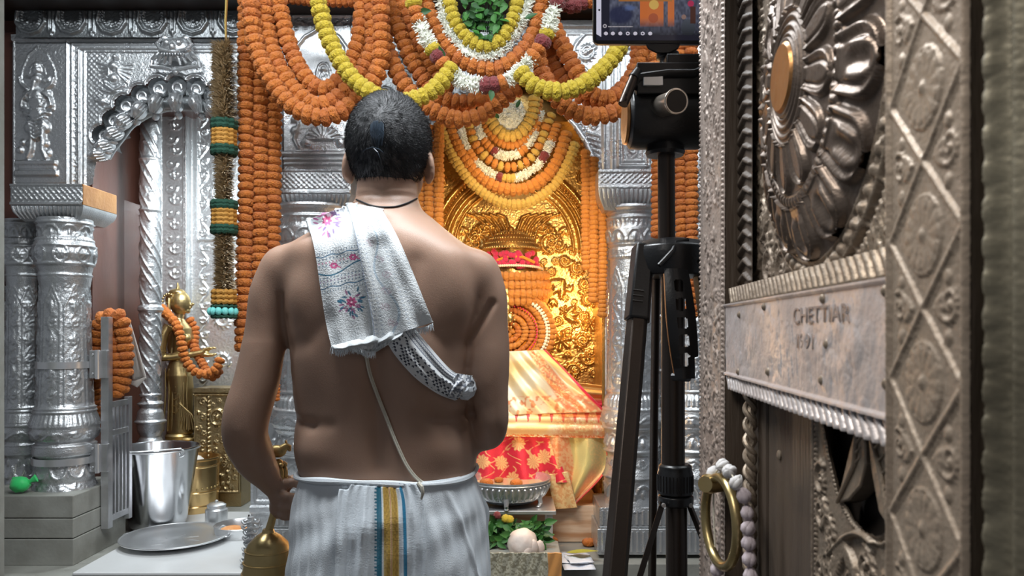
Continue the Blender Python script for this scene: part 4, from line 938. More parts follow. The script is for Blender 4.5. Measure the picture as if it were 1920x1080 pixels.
pgrid('silk_border', [(1026, 890), (1040, 955)], [(1064, 884), (1082, 952)], lambda u, v, x, y: 2.845+0*u, 50, 50, lambda u, v, x, y: mixc((.82, .42, .16), (.9, .62, .28), brocade(x, y, 4, .5)), 'silk', idol, io, lambda u, v, x, y: -.006*np.sin(u*9), .004)
# idol platform of veined marble, with orange light put into its colour
M['orange_lit_marble'] = mat('veined orange-lit marble block', (.66, .50, .36), .28, 0, .05, 30, .9, 5, (.40, .20, .09), stretch=(1, 1, 8))
mb = MB(); a = P(800, 0, 2.90).x; b = P(1126, 0, 2.90).x; mb.box((a, 2.90, .4262), (b, 3.20, .565))
tag(mb.build('altar_block', M['orange_lit_marble'], None, False, .004), 'veined orange-lit marble block carrying the idol in the golden niche', 'altar')
# ================================================================== the man seen from behind
DM = 1.50; km = DM/F
man = thing('person', 'bare-backed standing man seen from behind in a white dhoti, ringing a bell', 'person', (P(725, 0, DM).x, DM, 0)); mo = man.location
def mpd(x, y, d): return P(x, y, DM+d)-mo        # the point really seen at (x, y) at local depth d
def mp_(x, y, d=0.): return P(x, y, DM)+Vector((0, d, 0))-mo      # d: metres beyond the man's own depth
def loft(mb, secs, n=40, e=2.3):
    """secs: (centre, half width, half depth, exponent)"""
    vs = []; fs = []
    for c, a, b, ex in secs:
        for j in range(n):
            q = 2*PI*j/n; cx, sy = math.cos(q), math.sin(q); f_ = (abs(cx)**ex+abs(sy)**ex)**(-1/ex)
            vs.append(Vector(c)+Vector((a*f_*cx, b*f_*sy, 0)))
    m = len(secs)
    for i in range(m-1):
        for j in range(n): l = (j+1) % n; fs.append((i*n+j, i*n+l, (i+1)*n+l, (i+1)*n+j))
    fs.append(tuple(range(n-1, -1, -1))); fs.append(tuple((m-1)*n+j for j in range(n))); mb.add(vs, fs)
mb = MB()
T = [(335, 668, 778, .058, .020, 2), (372, 662, 782, .060, .022, 2), (392, 652, 790, .064, .018, 2), (408, 634, 812, .070, .012, 2.1), (424, 606, 830, .080, .006, 2.2), (440, 574, 850, .090, .004, 2.3), (458, 548, 872, .098, .004, 2.4),
     (480, 534, 892, .104, .006, 2.5), (510, 530, 900, .108, .008, 2.5), (560, 532, 902, .112, .010, 2.5), (610, 537, 892, .114, .012, 2.5), (660, 542, 886, .114, .014, 2.5), (710, 546, 880, .113, .018, 2.4), (750, 548, 884, .113, .022, 2.4),
     (784, 553, 882, .116, .026, 2.4), (806, 549, 884, .122, .030, 2.4), (835, 546, 888, .128, .034, 2.4), (865, 549, 893, .130, .034, 2.4), (892, 560, 890, .128, .032, 2.4), (920, 562, 888, .124, .030, 2.4), (970, 558, 896, .126, .024, 2.5), (1030, 560, 900, .122, .022, 2.5), (1075, 575, 885, .108, .022, 2.4)]
secs = [(mp_((l+r)/2, y, d), (r-l)/2*km, b, e) for y, l, r, b, d, e in reversed(T)]
loft(mb, secs)
def limb(pts, n=20):
    """pts: (point, radius); closed tapered tube with round joints"""
    P_ = catmull([tuple(p)+(r,) for p, r in pts], 5); mb.tube([Vector(p[:3]) for p in P_], [p[3] for p in P_], n)
    for q in (P_[0], P_[-1]): mb.ell(q[:3], q[3]*.98, 14, 10)
mb.ell(mp_(534, 506, .004), (.052, .056, .052), 20, 14); mb.ell(mp_(893, 518, .004), (.052, .056, .056), 20, 14)
limb([(mp_(530, 508, .003), .047), (mp_(510, 550, .0), .046), (mp_(501, 600, .0), .042), (mp_(492, 660, .0), .0425), (mp_(480, 720, .0), .0445), (mp_(464, 772, .0), .0455), (mp_(457, 815, .005), .044), (mp_(461, 850, .03), .043),
      (mp_(468, 882, .055), .037), (mp_(478, 908, .075), .029), (mp_(487, 930, .09), .0235)])
limb([(mp_(897, 522, .003), .047), (mp_(914, 555, .0), .042), (mp_(917, 610, .0), .040), (mp_(917, 660, .0), .0435), (mp_(915, 710, .0), .0435), (mp_(921, 760, .0), .037), (mp_(922, 802, .005), .0355), (mp_(912, 822, .05), .034), (mp_(896, 815, .12), .030), (mp_(872, 796, .20), .024)])
mb.ell(mp_(612, 560, -.060), (.060, .034, .085), 18, 12); mb.ell(mp_(835, 560, -.060), (.060, .034, .085), 18, 12)
# left hand closed on the bell handle: palm, four fingers, thumb
HB = .115
mb.ell(mp_(496, 950, .095), (.021, .026, .040), 18, 12, Matrix.Rotation(-.28, 3, 'Y')); mb.ell(mp_(492, 972, .10), (.018, .022, .026), 14, 10); mb.ell(mp_(506, 925, .10), (.020, .020, .018), 14, 10)
def finger(pts): limb(pts, 12)
finger([(mp_(508, 925, .085), .0105), (mp_(527, 919, .075), .0102), (mp_(541, 926, .085), .0095), (mp_(546, 942, .098), .0085), (mp_(543, 956, .108), .0075)])
finger([(mp_(507, 944, .075), .0105), (mp_(521, 944, .062), .0100), (mp_(533, 950, .082), .0092), (mp_(532, 954, .112), .0082), (mp_(520, 956, .128), .0075)])
finger([(mp_(505, 964, .078), .0100), (mp_(519, 965, .064), .0098), (mp_(531, 969, .084), .0088), (mp_(530, 973, .112), .0080), (mp_(519, 974, .126), .0072)])
finger([(mp_(502, 983, .083), .0092), (mp_(515, 985, .068), .0088), (mp_(526, 987, .086), .0080), (mp_(526, 990, .108), .0074), (mp_(518, 991, .120), .0066)])
finger([(mp_(490, 945, .120), .0125), (mp_(500, 930, .145), .0115), (mp_(516, 926, .150), .0100), (mp_(532, 930, .140), .0085)])
# right hand, held in front of the chest
mb.ell(mp_(848, 782, .245), (.030, .036, .020), 16, 10)
for j in range(4): finger([(mp_(842, 776+8*j, .27), .0095), (mp_(826, 774+8*j, .285), .009), (mp_(812, 780+7*j, .28), .0082), (mp_(808, 790+6*j, .265), .0072)])
finger([(mp_(850, 768, .24), .012), (mp_(838, 758, .235), .0105), (mp_(826, 756, .24), .0088)])
# neck and head
limb([(mp_(722, 420, .014), .066), (mp_(721, 385, .020), .061), (mp_(722, 350, .030), .060), (mp_(724, 315, .036), .058)])
mb.ell(mp_(725, 262, .030), (.0795, .098, .0965), 28, 20); mb.ell(mp_(724, 300, .010), (.068, .062, .055), 20, 14); mb.ell(mp_(728, 318, .072), (.060, .064, .068), 20, 14)
mb.ell(mp_(728, 352, .108), (.028, .024, .020), 12, 8); mb.ell(mp_(729, 304, .142), (.011, .016, .022), 10, 8); mb.ell(mp_(729, 312, .150), (.015, .010, .010), 10, 8); mb.ell(mp_(729, 268, .108), (.055, .022, .014), 12, 8)
mb.ell(mp_(730, 330, .132), (.024, .010, .006), 10, 8); mb.ell(mp_(730, 337, .130), (.021, .010, .006), 10, 8)
for x, sx in ((646, -1), (803, 1)):
    mb.ell(mp_(x, 304, .030), (.0085, .020, .033), 14, 12, Matrix.Rotation(-sx*.12, 3, 'Y') @ Matrix.Rotation(sx*.3, 3, 'Z')); mb.ell(mp_(x-sx*3, 330, .036), (.008, .011, .010), 10, 8)
    mb.ell(mp_(x-sx*5, 306, .040), (.010, .018, .022), 10, 8)
# legs and feet (below the frame, under the dhoti)
for x, s in ((655, -1), (800, 1)):
    bx = mp_(x, 1060, .02); hz = bx.z
    limb([(bx, .085), (Vector((bx.x, .03, hz*.72)), .072), (Vector((bx.x, .02, hz*.5)), .054), (Vector((bx.x, .03, hz*.33)), .054), (Vector((bx.x, .03, .12)), .036), (Vector((bx.x, .035, .055)), .033)])
    mb.ell((bx.x+s*.01, .085, .034), (.043, .120, .033), 18, 10); mb.ell((bx.x+s*.012, .16, .026), (.047, .055, .025), 14, 8)
    for j in range(5): mb.ell((bx.x+s*.01+(j-2)*.018, .205-abs(j-2-s*-.6)*.008, .016), (.010, .022, .014), 8, 6)
me = bpy.data.meshes.new('body_raw'); me.from_pydata(mb.v, [], mb.f); raw = bpy.data.objects.new('body_raw', me); C.objects.link(raw)
rm = raw.modifiers.new('r', 'REMESH'); rm.mode = 'VOXEL'; rm.voxel_size = .0042; rm.use_smooth_shade = True
sm = raw.modifiers.new('s', 'SMOOTH'); sm.factor = .5; sm.iterations = 5
dg = bpy.context.evaluated_depsgraph_get(); bme = bpy.data.meshes.new_from_object(raw.evaluated_get(dg)); bpy.data.objects.remove(raw)
n = len(bme.vertices); co = np.empty(n*3, np.float32); bme.vertices.foreach_get('co', co); co = co.reshape(-1, 3).astype(float); nr = np.empty(n*3, np.float32); bme.vertices.foreach_get('normal', nr); nr = nr.reshape(-1, 3)
# even out the joins of torso and limbs, leaving head and hands as they are
E = np.empty(len(bme.edges)*2, np.int32); bme.edges.foreach_get('vertices', E); E = E.reshape(-1, 2); deg = np.bincount(E.ravel(), minlength=n).astype(float)
_x = CX+(co[:, 0]+mo.x)/DM*F; _y = HY-(co[:, 2]-CZ)/DM*F
W8 = np.clip((_y-385)/40, 0, 1)*np.where((_x < 545) & (_y > 640), .35, 1)*np.where(_y > 1100, 0, 1)*np.where((_x < 560) & (_y > 880), 0, 1)*np.where((co[:, 1] > .19) & (_y > 700), 0, 1)
for _ in range(70):
    s_ = np.stack([np.bincount(E[:, 0], co[E[:, 1], k], n)+np.bincount(E[:, 1], co[E[:, 0], k], n) for k in range(3)], 1)/np.maximum(deg, 1)[:, None]; co += (s_-co)*(.6*W8)[:, None]
bme.vertices.foreach_set('co', co.astype(np.float32).ravel()); bme.update(); nr = np.empty(n*3, np.float32); bme.vertices.foreach_get('normal', nr); nr = nr.reshape(-1, 3)
# work in photograph units for the creases of the back
pxx = CX+(co[:, 0]+mo.x)/DM*F; pyy = HY-(co[:, 2]-CZ)/DM*F; back = np.clip(-nr[:, 1]*1.6, 0, 1)
def dist_line(pl):
    d = np.full(n, 1e9)
    for (x0, y0), (x1, y1) in zip(pl[:-1], pl[1:]):
        L2 = (x1-x0)**2+(y1-y0)**2; t_ = np.clip(((pxx-x0)*(x1-x0)+(pyy-y0)*(y1-y0))/L2, 0, 1); d = np.minimum(d, np.hypot(pxx-x0-t_*(x1-x0), pyy-y0-t_*(y1-y0)))
    return d
disp = np.zeros(n)
for pl, wd_, dp in (([(724, 470), (722, 600), (722, 760), (724, 860)], 17, .0095), ([(724, 470), (722, 870)], 42, .006), ([(548, 783), (575, 789), (600, 790)], 11, .0065), ([(600, 790), (640, 788)], 12, .003), ([(826, 780), (850, 783), (880, 776)], 11, .0065), ([(790, 772), (826, 780)], 12, .003),
                    ([(550, 600), (560, 660), (556, 720)], 9, .002), ([(924, 570), (908, 600), (884, 640), (876, 700), (884, 780)], 6, .007), ([(538, 556), (536, 600), (544, 680)], 6, .006),
                    ([(665, 500), (690, 560), (695, 620)], 20, .0045), ([(790, 500), (768, 560), (762, 620)], 20, .0045), ([(640, 600), (600, 640), (560, 650)], 16, .003), ([(800, 610), (850, 640), (880, 640)], 16, .003), ([(664, 366), (724, 372), (780, 368)], 4, .003), ([(668, 352), (724, 358), (776, 354)], 3, .002)):
    d = dist_line(pl); disp -= dp*np.exp(-(d/wd_)**2)*back
for (cx_, cy_, rx, ry, h_) in ((660, 730, 34, 90, .007), (785, 730, 34, 90, .007), (600, 700, 40, 60, .004), (840, 700, 40, 60, .004), (600, 835, 45, 36, .008), (842, 832, 45, 36, .008), (724, 408, 30, 14, .005), (560, 470, 46, 26, .005), (870, 484, 46, 26, .005), (850, 500, 50, 50, .005)):
    disp += h_*np.exp(-((pxx-cx_)/rx)**2-((pyy-cy_)/ry)**2)*back
co += nr*disp[:, None]; bme.vertices.foreach_set('co', co.astype(np.float32).ravel()); bme.update(); bme.name = 'body'; bme.materials.clear(); bme.materials.append(M['skin']); bme.shade_smooth()
link(bpy.data.objects.new('body', bme), man)
BV = BVHTree.FromPolygons([Vector(c) for c in co], [tuple(p.vertices) for p in bme.polygons])
# eyes
M['eye'] = mat('eye white', (.8, .78, .74), .2); M['iris'] = mat('dark iris', (.03, .015, .01), .15)
for x in (713, 745):
    mb = MB(); mb.ell(mp_(x, 286, .118), .0125, 14, 10); e = mb.build('eye', M['eye'], man); mb = MB(); mb.ell(mp_(x, 286, .127), (.006, .005, .006), 10, 8); mb.build('iris', M['iris'], e)
    mb = MB(); mb.tube([mp_(x-12, 277, .128), mp_(x, 273, .134), mp_(x+12, 277, .128)], [.002, .004, .002], 6); mb.build('eyebrow', M['hair'], man)
# hair: short dense cap with a small tied tuft
hc = mp_(725, 262, .030); hr = Vector((.0812, .0995, .0980))
def hair_ok(v):
    y = HY-(v.z-CZ)/DM*F; front = (v.y-hc.y)
    return y < (350-(max(0, front+.02)*700 if front > -.02 else 0)) and not (front > .045 and y > 222)
mb = MB(); mb.ell(hc, hr*1.012, 72, 48); mb.ell(mp_(724, 300, .010), (.0695, .0645, .060), 40, 30)
keep = [hair_ok(Vector(v)) for v in mb.v]; hv = [Vector(v)+Vector((0, 0, 0)) for v in mb.v]; hf = [f for f in mb.f if all(keep[i] for i in f)]
m2 = MB(); m2.add(hv, hf); hair = m2.build('hair', M['hair'], man); 
for v in hair.data.vertices: v.co += (v.co-hc).normalized()*.0016*noise.noise(v.co*260)
tr = BVHTree.FromPolygons(hv, hf)
rg = random.Random(5); vs = []; fs = []; cr = mp_(724, 222, -.06)
for i in range(15000):
    z = rg.uniform(-1, 1); q = rg.uniform(0, 6.283); s = math.sqrt(1-z*z); d = Vector((s*math.cos(q), s*math.sin(q), z)); o_ = tr.ray_cast(hc+d*.3, -d)
    if o_[0] is None or not hair_ok(o_[0]): continue
    p = o_[0]; nn = o_[1]; nn = nn if nn.dot(d) > 0 else -nn
    fl = (p-cr); fl = (fl-nn*fl.dot(nn)); fl = fl.normalized() if fl.length > 1e-4 else Vector((0, 0, -1)); tw = nn.cross(fl)*.45
    g = (fl+tw+nn*rg.uniform(.25, .8)+Vector((rg.uniform(-.3, .3),)*3)).normalized(); L = rg.uniform(.006, .012); sd = g.cross(nn).normalized()*.00042
    b = len(vs); vs += [p-sd, p+sd, p+g*L*.6+nn*.0006+sd*.6, p+g*L, p+g*L*.6+nn*.0006-sd*.6]; fs.append((b, b+1, b+2, b+3, b+4))
m3 = MB(); m3.v = [tuple(v) for v in vs]; m3.f = fs
me = bpy.data.meshes.new('hair_strands'); me.from_pydata(m3.v, [], m3.f); me.materials.append(M['hair']); tag(link(bpy.data.objects.new('hair_strands', me), hair), kind='stuff')
M['tuft'] = mat('bluish black hair tuft', (.020, .035, .055), .38, spec=.8)
mb = MB(); cc = mp_(720, 262, -.068)
for i in range(120):
    a = rg.uniform(0, 6.28); r = .008*math.sqrt(rg.random()); o0 = cc+Vector((r*math.cos(a), .004, .012+r*math.sin(a))); L = rg.uniform(.7, 1.1)
    mb.tube([o0, o0+Vector((r*.5*math.cos(a), -.012, -.004)), o0+Vector((r*.6*math.cos(a), -.014, -.020*L)), o0+Vector((rg.uniform(-.004, .004), -.008, -.036*L))], [.0010, .0014, .0012, .0004], 5)
mb.build('hair_tuft', M['tuft'], man)
mb = MB(); mb.tube([mp_(690, 300, -.066), mp_(700, 297, -.076), mp_(712, 294, -.078), mp_(724, 298, -.080), mp_(732, 304, -.078)], [.0004, .0008, .001, .001, .0005], 5); mb.tube([mp_(714, 296, -.078), mp_(722, 304, -.083), mp_(726, 314, -.082)], [.001, .0009, .0004], 5); mb.build('loose_lock', M['tuft'], man)

# ---------------- cloth on the body
def bodyY(x, y, default=None):
    """depth (local) of the body's back surface seen at the photograph's (x, y)"""
    o_ = Vector((0, 0, CZ))-mo; d = (P(x, y, 1.0)-Vector((0, 0, CZ))).normalized(); h = BV.ray_cast(o_, d, 3.0); return h[0].y if h[0] is not None else default
def drape(name, L, Rr, nu, nv, colf, lift=.006, fold=None, parent=None, thick=.003, m='painted_cloth', over=0, sm_=3, label=None, sag=0.):
    def samp(pl, n): 
        q = catmull(pl, 8) if len(pl) > 2 else np.array(pl, float); d = np.r_[0, np.cumsum(np.linalg.norm(np.diff(q, axis=0), axis=1))]; t = np.linspace(0, d[-1], n)
        return np.stack([np.interp(t, d, q[:, k]) for k in range(2)], 1)
    a = samp(L, nv); b = samp(Rr, nv); u = np.linspace(0, 1, nu)[None, :]; v = np.linspace(0, 1, nv)[:, None]
    x = a[:, :1]*(1-u)+b[:, :1]*u; y = a[:, 1:]*(1-u)+b[:, 1:]*u; u = np.broadcast_to(u, x.shape).copy(); v = np.broadcast_to(v, x.shape).copy()
    cs = 6; D = np.full(x.shape, np.nan); ii = list(range(0, nv, cs)); jj = list(range(0, nu, cs)); 
    if ii[-1] != nv-1: ii.append(nv-1)
    if jj[-1] != nu-1: jj.append(nu-1)
    G = np.array([[bodyY(x[i, j], y[i, j], np.nan) for j in jj] for i in ii], float)
    for _ in range(60):          # fill misses from neighbours
        bad = np.isnan(G)
        if not bad.any(): break
        pad = np.pad(G, 1, constant_values=np.nan); st = np.stack([pad[:-2, 1:-1], pad[2:, 1:-1], pad[1:-1, :-2], pad[1:-1, 2:]]); 
        cnt = (~np.isnan(st)).sum(0); mn = np.where(cnt > 0, np.nansum(st, 0)/np.maximum(cnt, 1), np.nan); G[bad] = mn[bad]
    for _ in range(sm_):         # a cloth bridges hollows: smooth, never deeper than the skin
        pad = np.pad(G, 1, mode='edge'); avg = (pad[:-2, 1:-1]+pad[2:, 1:-1]+pad[1:-1, :-2]+pad[1:-1, 2:])/4; G = np.minimum(G, avg)
    tmp = np.stack([np.interp(np.arange(nu), jj, row) for row in G]); D = np.stack([np.interp(np.arange(nv), ii, tmp[:, j]) for j in range(nu)], 1)
    D = D-lift-sag*v**2
    if fold: D = D-fold(u, v, x, y)
    Yw = D+mo.y; X = (x-CX)/F*Yw-mo.x; Z = CZ+(HY-y)/F*Yw
    cols = np.stack([np.broadcast_to(c, x.shape) for c in colf(u, v, x, y)], -1)
    V = np.stack([X, D, Z], -1)
    if over:                    # carry the cloth over the shoulder and down in front
        ext = []; ec = []
        for k in range(over, 0, -1):
            f_ = k/over; row = V[0].copy(); row[:, 1] += .15*min(1, f_*1.5)**.8+.0; row[:, 2] += .010*math.sin(min(1, f_*2)*PI)-.20*max(0, f_-.42); ext.append(row); ec.append(np.stack([np.broadcast_to(c, x[:1].shape) for c in colf(u[:1], v[:1], x[:1], y[:1]-3.2*k)], -1)[0])
        V = np.concatenate([np.array(ext), V]); cols = np.concatenate([np.array(ec), cols])
    o = npmesh(name, V.reshape(-1, 3), gridfaces(V.shape[0], nu), M[m], parent, True, cols.reshape(-1, 3)); md = o.modifiers.new('t', 'SOLIDIFY'); md.thickness = thick; md.offset = 1
    if label: o['label'] = label
    return o, V
WH = (.80, .84, .86); BLU = (.05, .17, .30); TEAL = (.02, .16, .27); PNK = (.62, .11, .28); PUR = (.20, .12, .30)
def dseg(x, y, x0, y0, x1, y1):
    L2 = (x1-x0)**2+(y1-y0)**2; t_ = np.clip(((x-x0)*(x1-x0)+(y-y0)*(y1-y0))/L2, 0, 1); return np.hypot(x-x0-t_*(x1-x0), y-y0-t_*(y1-y0))
def ell_(x, y, cx, cy, a, b, q): c, s = math.cos(q), math.sin(q); X = (x-cx)*c+(y-cy)*s; Y = -(x-cx)*s+(y-cy)*c; return sstep(1.25, .8, np.hypot(X/a, Y/b))
def motif(c, x, y, cx, cy, R, cin, cout, seed):
    rg = random.Random(seed)
    for k in range(34):
        q = rg.uniform(0, 6.28); r = R*math.sqrt(rg.uniform(.28, 1)); c = mixc(c, cout if k % 3 else mixc(cin, cout, .4), ell_(x, y, cx+r*math.cos(q), cy+r*1.15*math.sin(q), 5.2, 1.9, q+rg.uniform(-.6, .6))*.9)
    for k in range(7):
        q = k*.9; c = mixc(c, cin, ell_(x, y, cx+R*.24*math.cos(q), cy+R*.24*math.sin(q), R*.17, R*.11, q))
    return mixc(c, (.9, .6, .7), ell_(x, y, cx, cy, 2, 2, 0))
def c_towel(u, v, x, y):
    c = tuple(np.full(x.shape, q) for q in WH)
    c = motif(c, x, y, 613, 414, 24, PNK, PUR, 3); c = motif(c, x, y, 659, 566, 25, PNK, TEAL, 8)
    tilt = y+.22*(x-630)      # the printed band runs slightly uphill
    y0, y1 = 476, 536; 
    for yy in (y0, y1): c = mixc(c, BLU, sstep(1.4, .6, np.abs(tilt-yy-1.5*np.sin(x/5)))); c = mixc(c, BLU, sstep(.55, .8, np.sin(x*1.25))*((np.abs(tilt-yy-(-6 if yy == y0 else 7))) < 2.6)*.7)
    for yy, cc in ((482, BLU), (489, PNK), (495, BLU), (518, BLU), (524, PUR), (530, BLU)):
        c = mixc(c, cc, sstep(.2, .7, np.sin(x*.95+yy))*sstep(2.2, 1.2, np.abs(tilt-yy))*.75)
    w_ = 506+8*np.sin((x-596)/17); c = mixc(c, TEAL, sstep(1.9, .9, np.abs(tilt-w_)))
    for fx, fy in ((626, 498), (662, 482)):
        for k in range(6): c = mixc(c, PNK, ell_(x, y, fx+5*math.cos(k*1.05), fy+4*math.sin(k*1.05), 3, 2.4, 0))
        c = mixc(c, PNK, ell_(x, y, fx+9, fy+2, 5, 1.2, .3))
    return c
def c_towel2(u, v, x, y):
    c = tuple(np.full(x.shape, q) for q in WH); e = u
    for uu, am in ((.06, .6), (.16, .5), (.62, .5), (.72, .4)):
        c = mixc(c, (.33, .40, .50), sstep(.2, .6, np.sin(y*.75+uu*60))*sstep(.030, .014, np.abs(e-uu))*am)
    wv = .38+.13*np.sin(y/22+.4); c = mixc(c, (.42, .55, .66), sstep(.032, .014, np.abs(e-wv))*.75)
    for k in range(7):
        yy = 425+k*30; uu = .38-.10*math.sin(yy/22+.4); ph = (y-yy)/8; ux = (e-uu)/.10
        c = mixc(c, (.52, .38, .45), sstep(.35, .6, vnoise(x/2.2, y/2.2, k))*sstep(1.1, .8, np.hypot(ph, ux))*.6)
    return mixc(c, (.36, .45, .62), sstep(.012, .006, np.abs(e-.012))*.8)
def fd(a, f1, f2, s): return lambda u, v, x, y: a*(np.sin(u*f1+s+v*2)*.6+np.sin(u*f2-v*3+s)*.4)*(.3+.7*v)+.0004*(vnoise(x/1.6, y/1.6)-.5)
tw = empty('towel'); tw.location = (0, 0, 0); tw.parent = man
drape('towel_fold', [(576, 412), (590, 470), (602, 550), (612, 610), (622, 652)], [(668, 380), (680, 450), (694, 540), (700, 590), (702, 655)], 250, 330, c_towel, .012, fd(.004, 7, 15, 0), tw, .003, over=14, label='printed lower layer with pink and blue flowers')
drape('towel_fold', [(650, 380), (664, 430), (682, 520), (696, 590), (702, 640)], [(716, 392), (746, 445), (778, 520), (800, 575), (812, 604)], 220, 330, c_towel2, .022, fd(.006, 9, 17, 1), tw, .003, over=14, label='upper layer with faint border stripe')
# ragged lower hem: end flap and fringe
def hem(x0, y0, x1, y1, n, s, nm='fringe'):
    mb = MB(); rg = random.Random(s)
    for i in range(n):
        f_ = (i+.5)/n; x = x0+(x1-x0)*f_; y = y0+(y1-y0)*f_+4*math.sin(f_*9); d = (bodyY(x, y-6, -.09) or -.09)-.016
        a = mpd(x, y-4, d); b = mpd(x+rg.uniform(-4, 4), y+rg.uniform(4, 11), d+rg.uniform(-.004, .006)); mb.tube([a, (a+b)/2+Vector((rg.uniform(-.001, .001), 0, 0)), b], [.0007, .0006, .0003], 4)
    mb.build(nm, M['cloth'], tw, kind='stuff')
hem(621, 654, 704, 660, 130, 1); hem(702, 644, 812, 608, 130, 2)
cwh = lambda u, v, x, y: tuple(np.full(x.shape, q)*(1-.0*v) for q in (.66, .70, .72))
drape('towel_end', [(622, 648), (628, 654), (640, 656)], [(762, 612), (752, 628), (728, 642)], 160, 40, cwh, .014, lambda u, v, x, y: .010*np.sin(PI*v)+.004*np.sin(u*26), tw, .003)
drape('towel_end', [(640, 650), (664, 660), (684, 664)], [(748, 622), (738, 636), (700, 660)], 120, 40, cwh, .009, lambda u, v, x, y: .005*np.sin(PI*v)+.003*np.sin(u*31), tw, .003)
# printed sash that runs from under the towel to the side
def c_sash(u, v, x, y):
    c = tuple(np.full(x.shape, q) for q in (.78, .80, .82)); g = 8.6
    for s in range(2):
        gx = (x*.85+y*.52)/g+s*.5; gy = (-x*.52+y*.85)/(g*1.0)+s*.5; ix, iy = np.floor(gx), np.floor(gy); r = hsh(ix, iy, s)
        dx = gx-ix-.5-.2*(r-.5); dy = gy-iy-.5; m_ = np.maximum(sstep(.30, .20, np.hypot(dx*1.0, dy*1.6)), np.maximum(sstep(.17, .1, np.hypot(dx-.16, dy-.2)), sstep(.15, .1, np.hypot(dx+.2, dy-.14))))
        c = mixc(c, (.015, .02, .045), m_*(r > .35)*(u > .06)*(u < .62))
    for uu in (.70, .80, .90): c = mixc(c, (.03, .06, .13), sstep(.022, .010, np.abs(u-uu))*.8)
    c = mixc(c, (.03, .05, .10), ((u > .72) & (u < .88))*sstep(.3, .6, np.sin(v*190)*np.cos(u*90))*.7); return c
sash = empty('printed_sash'); sash.parent = man
drape('sash_cloth', [(722, 636), (742, 668), (778, 708), (818, 736), (856, 750)], [(770, 606), (806, 650), (842, 690), (866, 706), (888, 722)], 160, 260, c_sash, .010, lambda u, v, x, y: .009*np.sin(PI*u)+.0035*np.sin(u*22+v*3)*v, sash, .003, label='white cotton with small black floral print')
mb = MB()
for k in range(4):
    pts = []
    for j in range(9): q = j/8*1.5*PI-.4+k*.2; pts.append(mpd(872+(15-2.5*k)*math.cos(q), 724+(20-3.5*k)*math.sin(q), (bodyY(872, 724, -.06) or -.06)-.010-.006*k))
    mb.tube(pts, [.005]+[.0075]*7+[.004], 8)
mb.build('rolled_end', M['cloth'], sash)
def c_knot(u, v, x, y): return mixc((.78, .80, .82), (.03, .05, .10), sstep(.35, .6, vnoise(x/2.5, y/2.5, 9))*.8)
drape('rolled_cuff', [(856, 700), (846, 724), (842, 746)], [(884, 704), (890, 718), (884, 742)], 60, 60, c_knot, .018, lambda u, v, x, y: .014*np.sin(PI*u)*np.sin(PI*np.clip(v, 0, 1))+.003*np.sin(u*14+v*9), sash, .003)
# sacred thread and neck cord
def skinline(pts, r, lift): 
    q = catmull(pts, 8); return [Vector((*(lambda d: ((p_[0]-CX)/F*(d+mo.y)-mo.x, d, CZ+(HY-p_[1])/F*(d+mo.y)))((bodyY(p_[0], p_[1], -.06) or -.06)-lift),)) for p_ in q]
mb = MB(); ln = [(684, 658), (692, 700), (706, 740), (724, 786), (742, 832), (762, 874), (786, 902), (812, 910), (842, 904), (878, 894)]
mb.tube(skinline(ln, 0, .005), .0021, 6); mb.tube(skinline([(x+3, y-1) for x, y in ln], 0, .004), .0017, 6); mb.build('sacred_thread', M['thread'], man)
M['black_cord'] = mat('black cord', (.01, .008, .008), .5)
mb = MB(); mb.tube(skinline([(668, 374), (700, 386), (735, 388), (760, 382), (782, 372)], 0, .003), .0016, 6); mb.build('neck_cord', M['black_cord'], man)

# ---------------- dhoti
dh = empty('dhoti'); dh.parent = man
nT, nZ = 300, 170; z1 = mp_(0, 890).z; z0 = .10; q = np.linspace(0, 2*PI, nT, endpoint=False)[None, :]; vz = np.linspace(0, 1, nZ)[:, None]; zz_ = z1+(z0-z1)*vz
ypx = HY-(zz_-CZ)/DM*F
xl = np.interp(ypx, [890, 905, 960, 1080, 1400, 2000], [560, 556, 549, 543, 556, 600]); xr = np.interp(ypx, [890, 905, 960, 1080, 1400, 2000], [886, 889, 904, 916, 900, 860])
hw = (xr-xl)/2*km; cxm = ((xl+xr)/2-CX)*km-mo.x; hd = np.interp(ypx, [890, 905, 960, 1060, 1400, 2000], [.133, .136, .146, .150, .135, .12]); cyd = np.interp(ypx, [890, 960, 1060, 1400], [.030, .026, .020, .02])
ex = 2.35; f_ = (np.abs(np.cos(q))**ex+np.abs(np.sin(q))**ex)**(-1/ex); env = np.clip((ypx-892)/60, 0, 1)
rng = np.random.RandomState(4)
fold_ = np.zeros((nZ, nT)); 
for _ in range(11):
    a0 = rng.uniform(0, 2*PI); sl = rng.uniform(-1.4, 1.4); wd_ = rng.uniform(.025, .07); am = rng.uniform(.003, .007); dq = (q-a0-sl*vz*1.2+PI) % (2*PI)-PI; fold_ += am*np.exp(-(dq/wd_)**2)
fold_ += .0035*np.sin(q*17+4*vz)*np.clip(vz*2, 0, 1)+.0016*np.sin(q*41+np.sin(vz*30)*1.2)+.0022*np.sin(vz*75+q*7)*np.exp(-vz*5)
sx_ = np.sign(np.cos(q)); drapeside = .0035*np.sin((vz*26-np.abs((q % PI)-PI/2)*5)*1.0)*np.exp(-vz*4); fold_ = (fold_+drapeside)*env
X = cxm+(hw+fold_)*f_*np.cos(q); Yy = cyd+(hd+fold_)*f_*np.sin(q); Z = np.broadcast_to(zz_, X.shape)+.006*np.sin(q*1.0+2.0)*(1-vz)
V = np.stack([X, Yy, Z], -1).reshape(-1, 3); o = npmesh('wrapped_cloth', V, gridfaces(nZ, nT, True), M['cloth'], dh); md = o.modifiers.new('t', 'SOLIDIFY'); md.thickness = .003; md.offset = 1
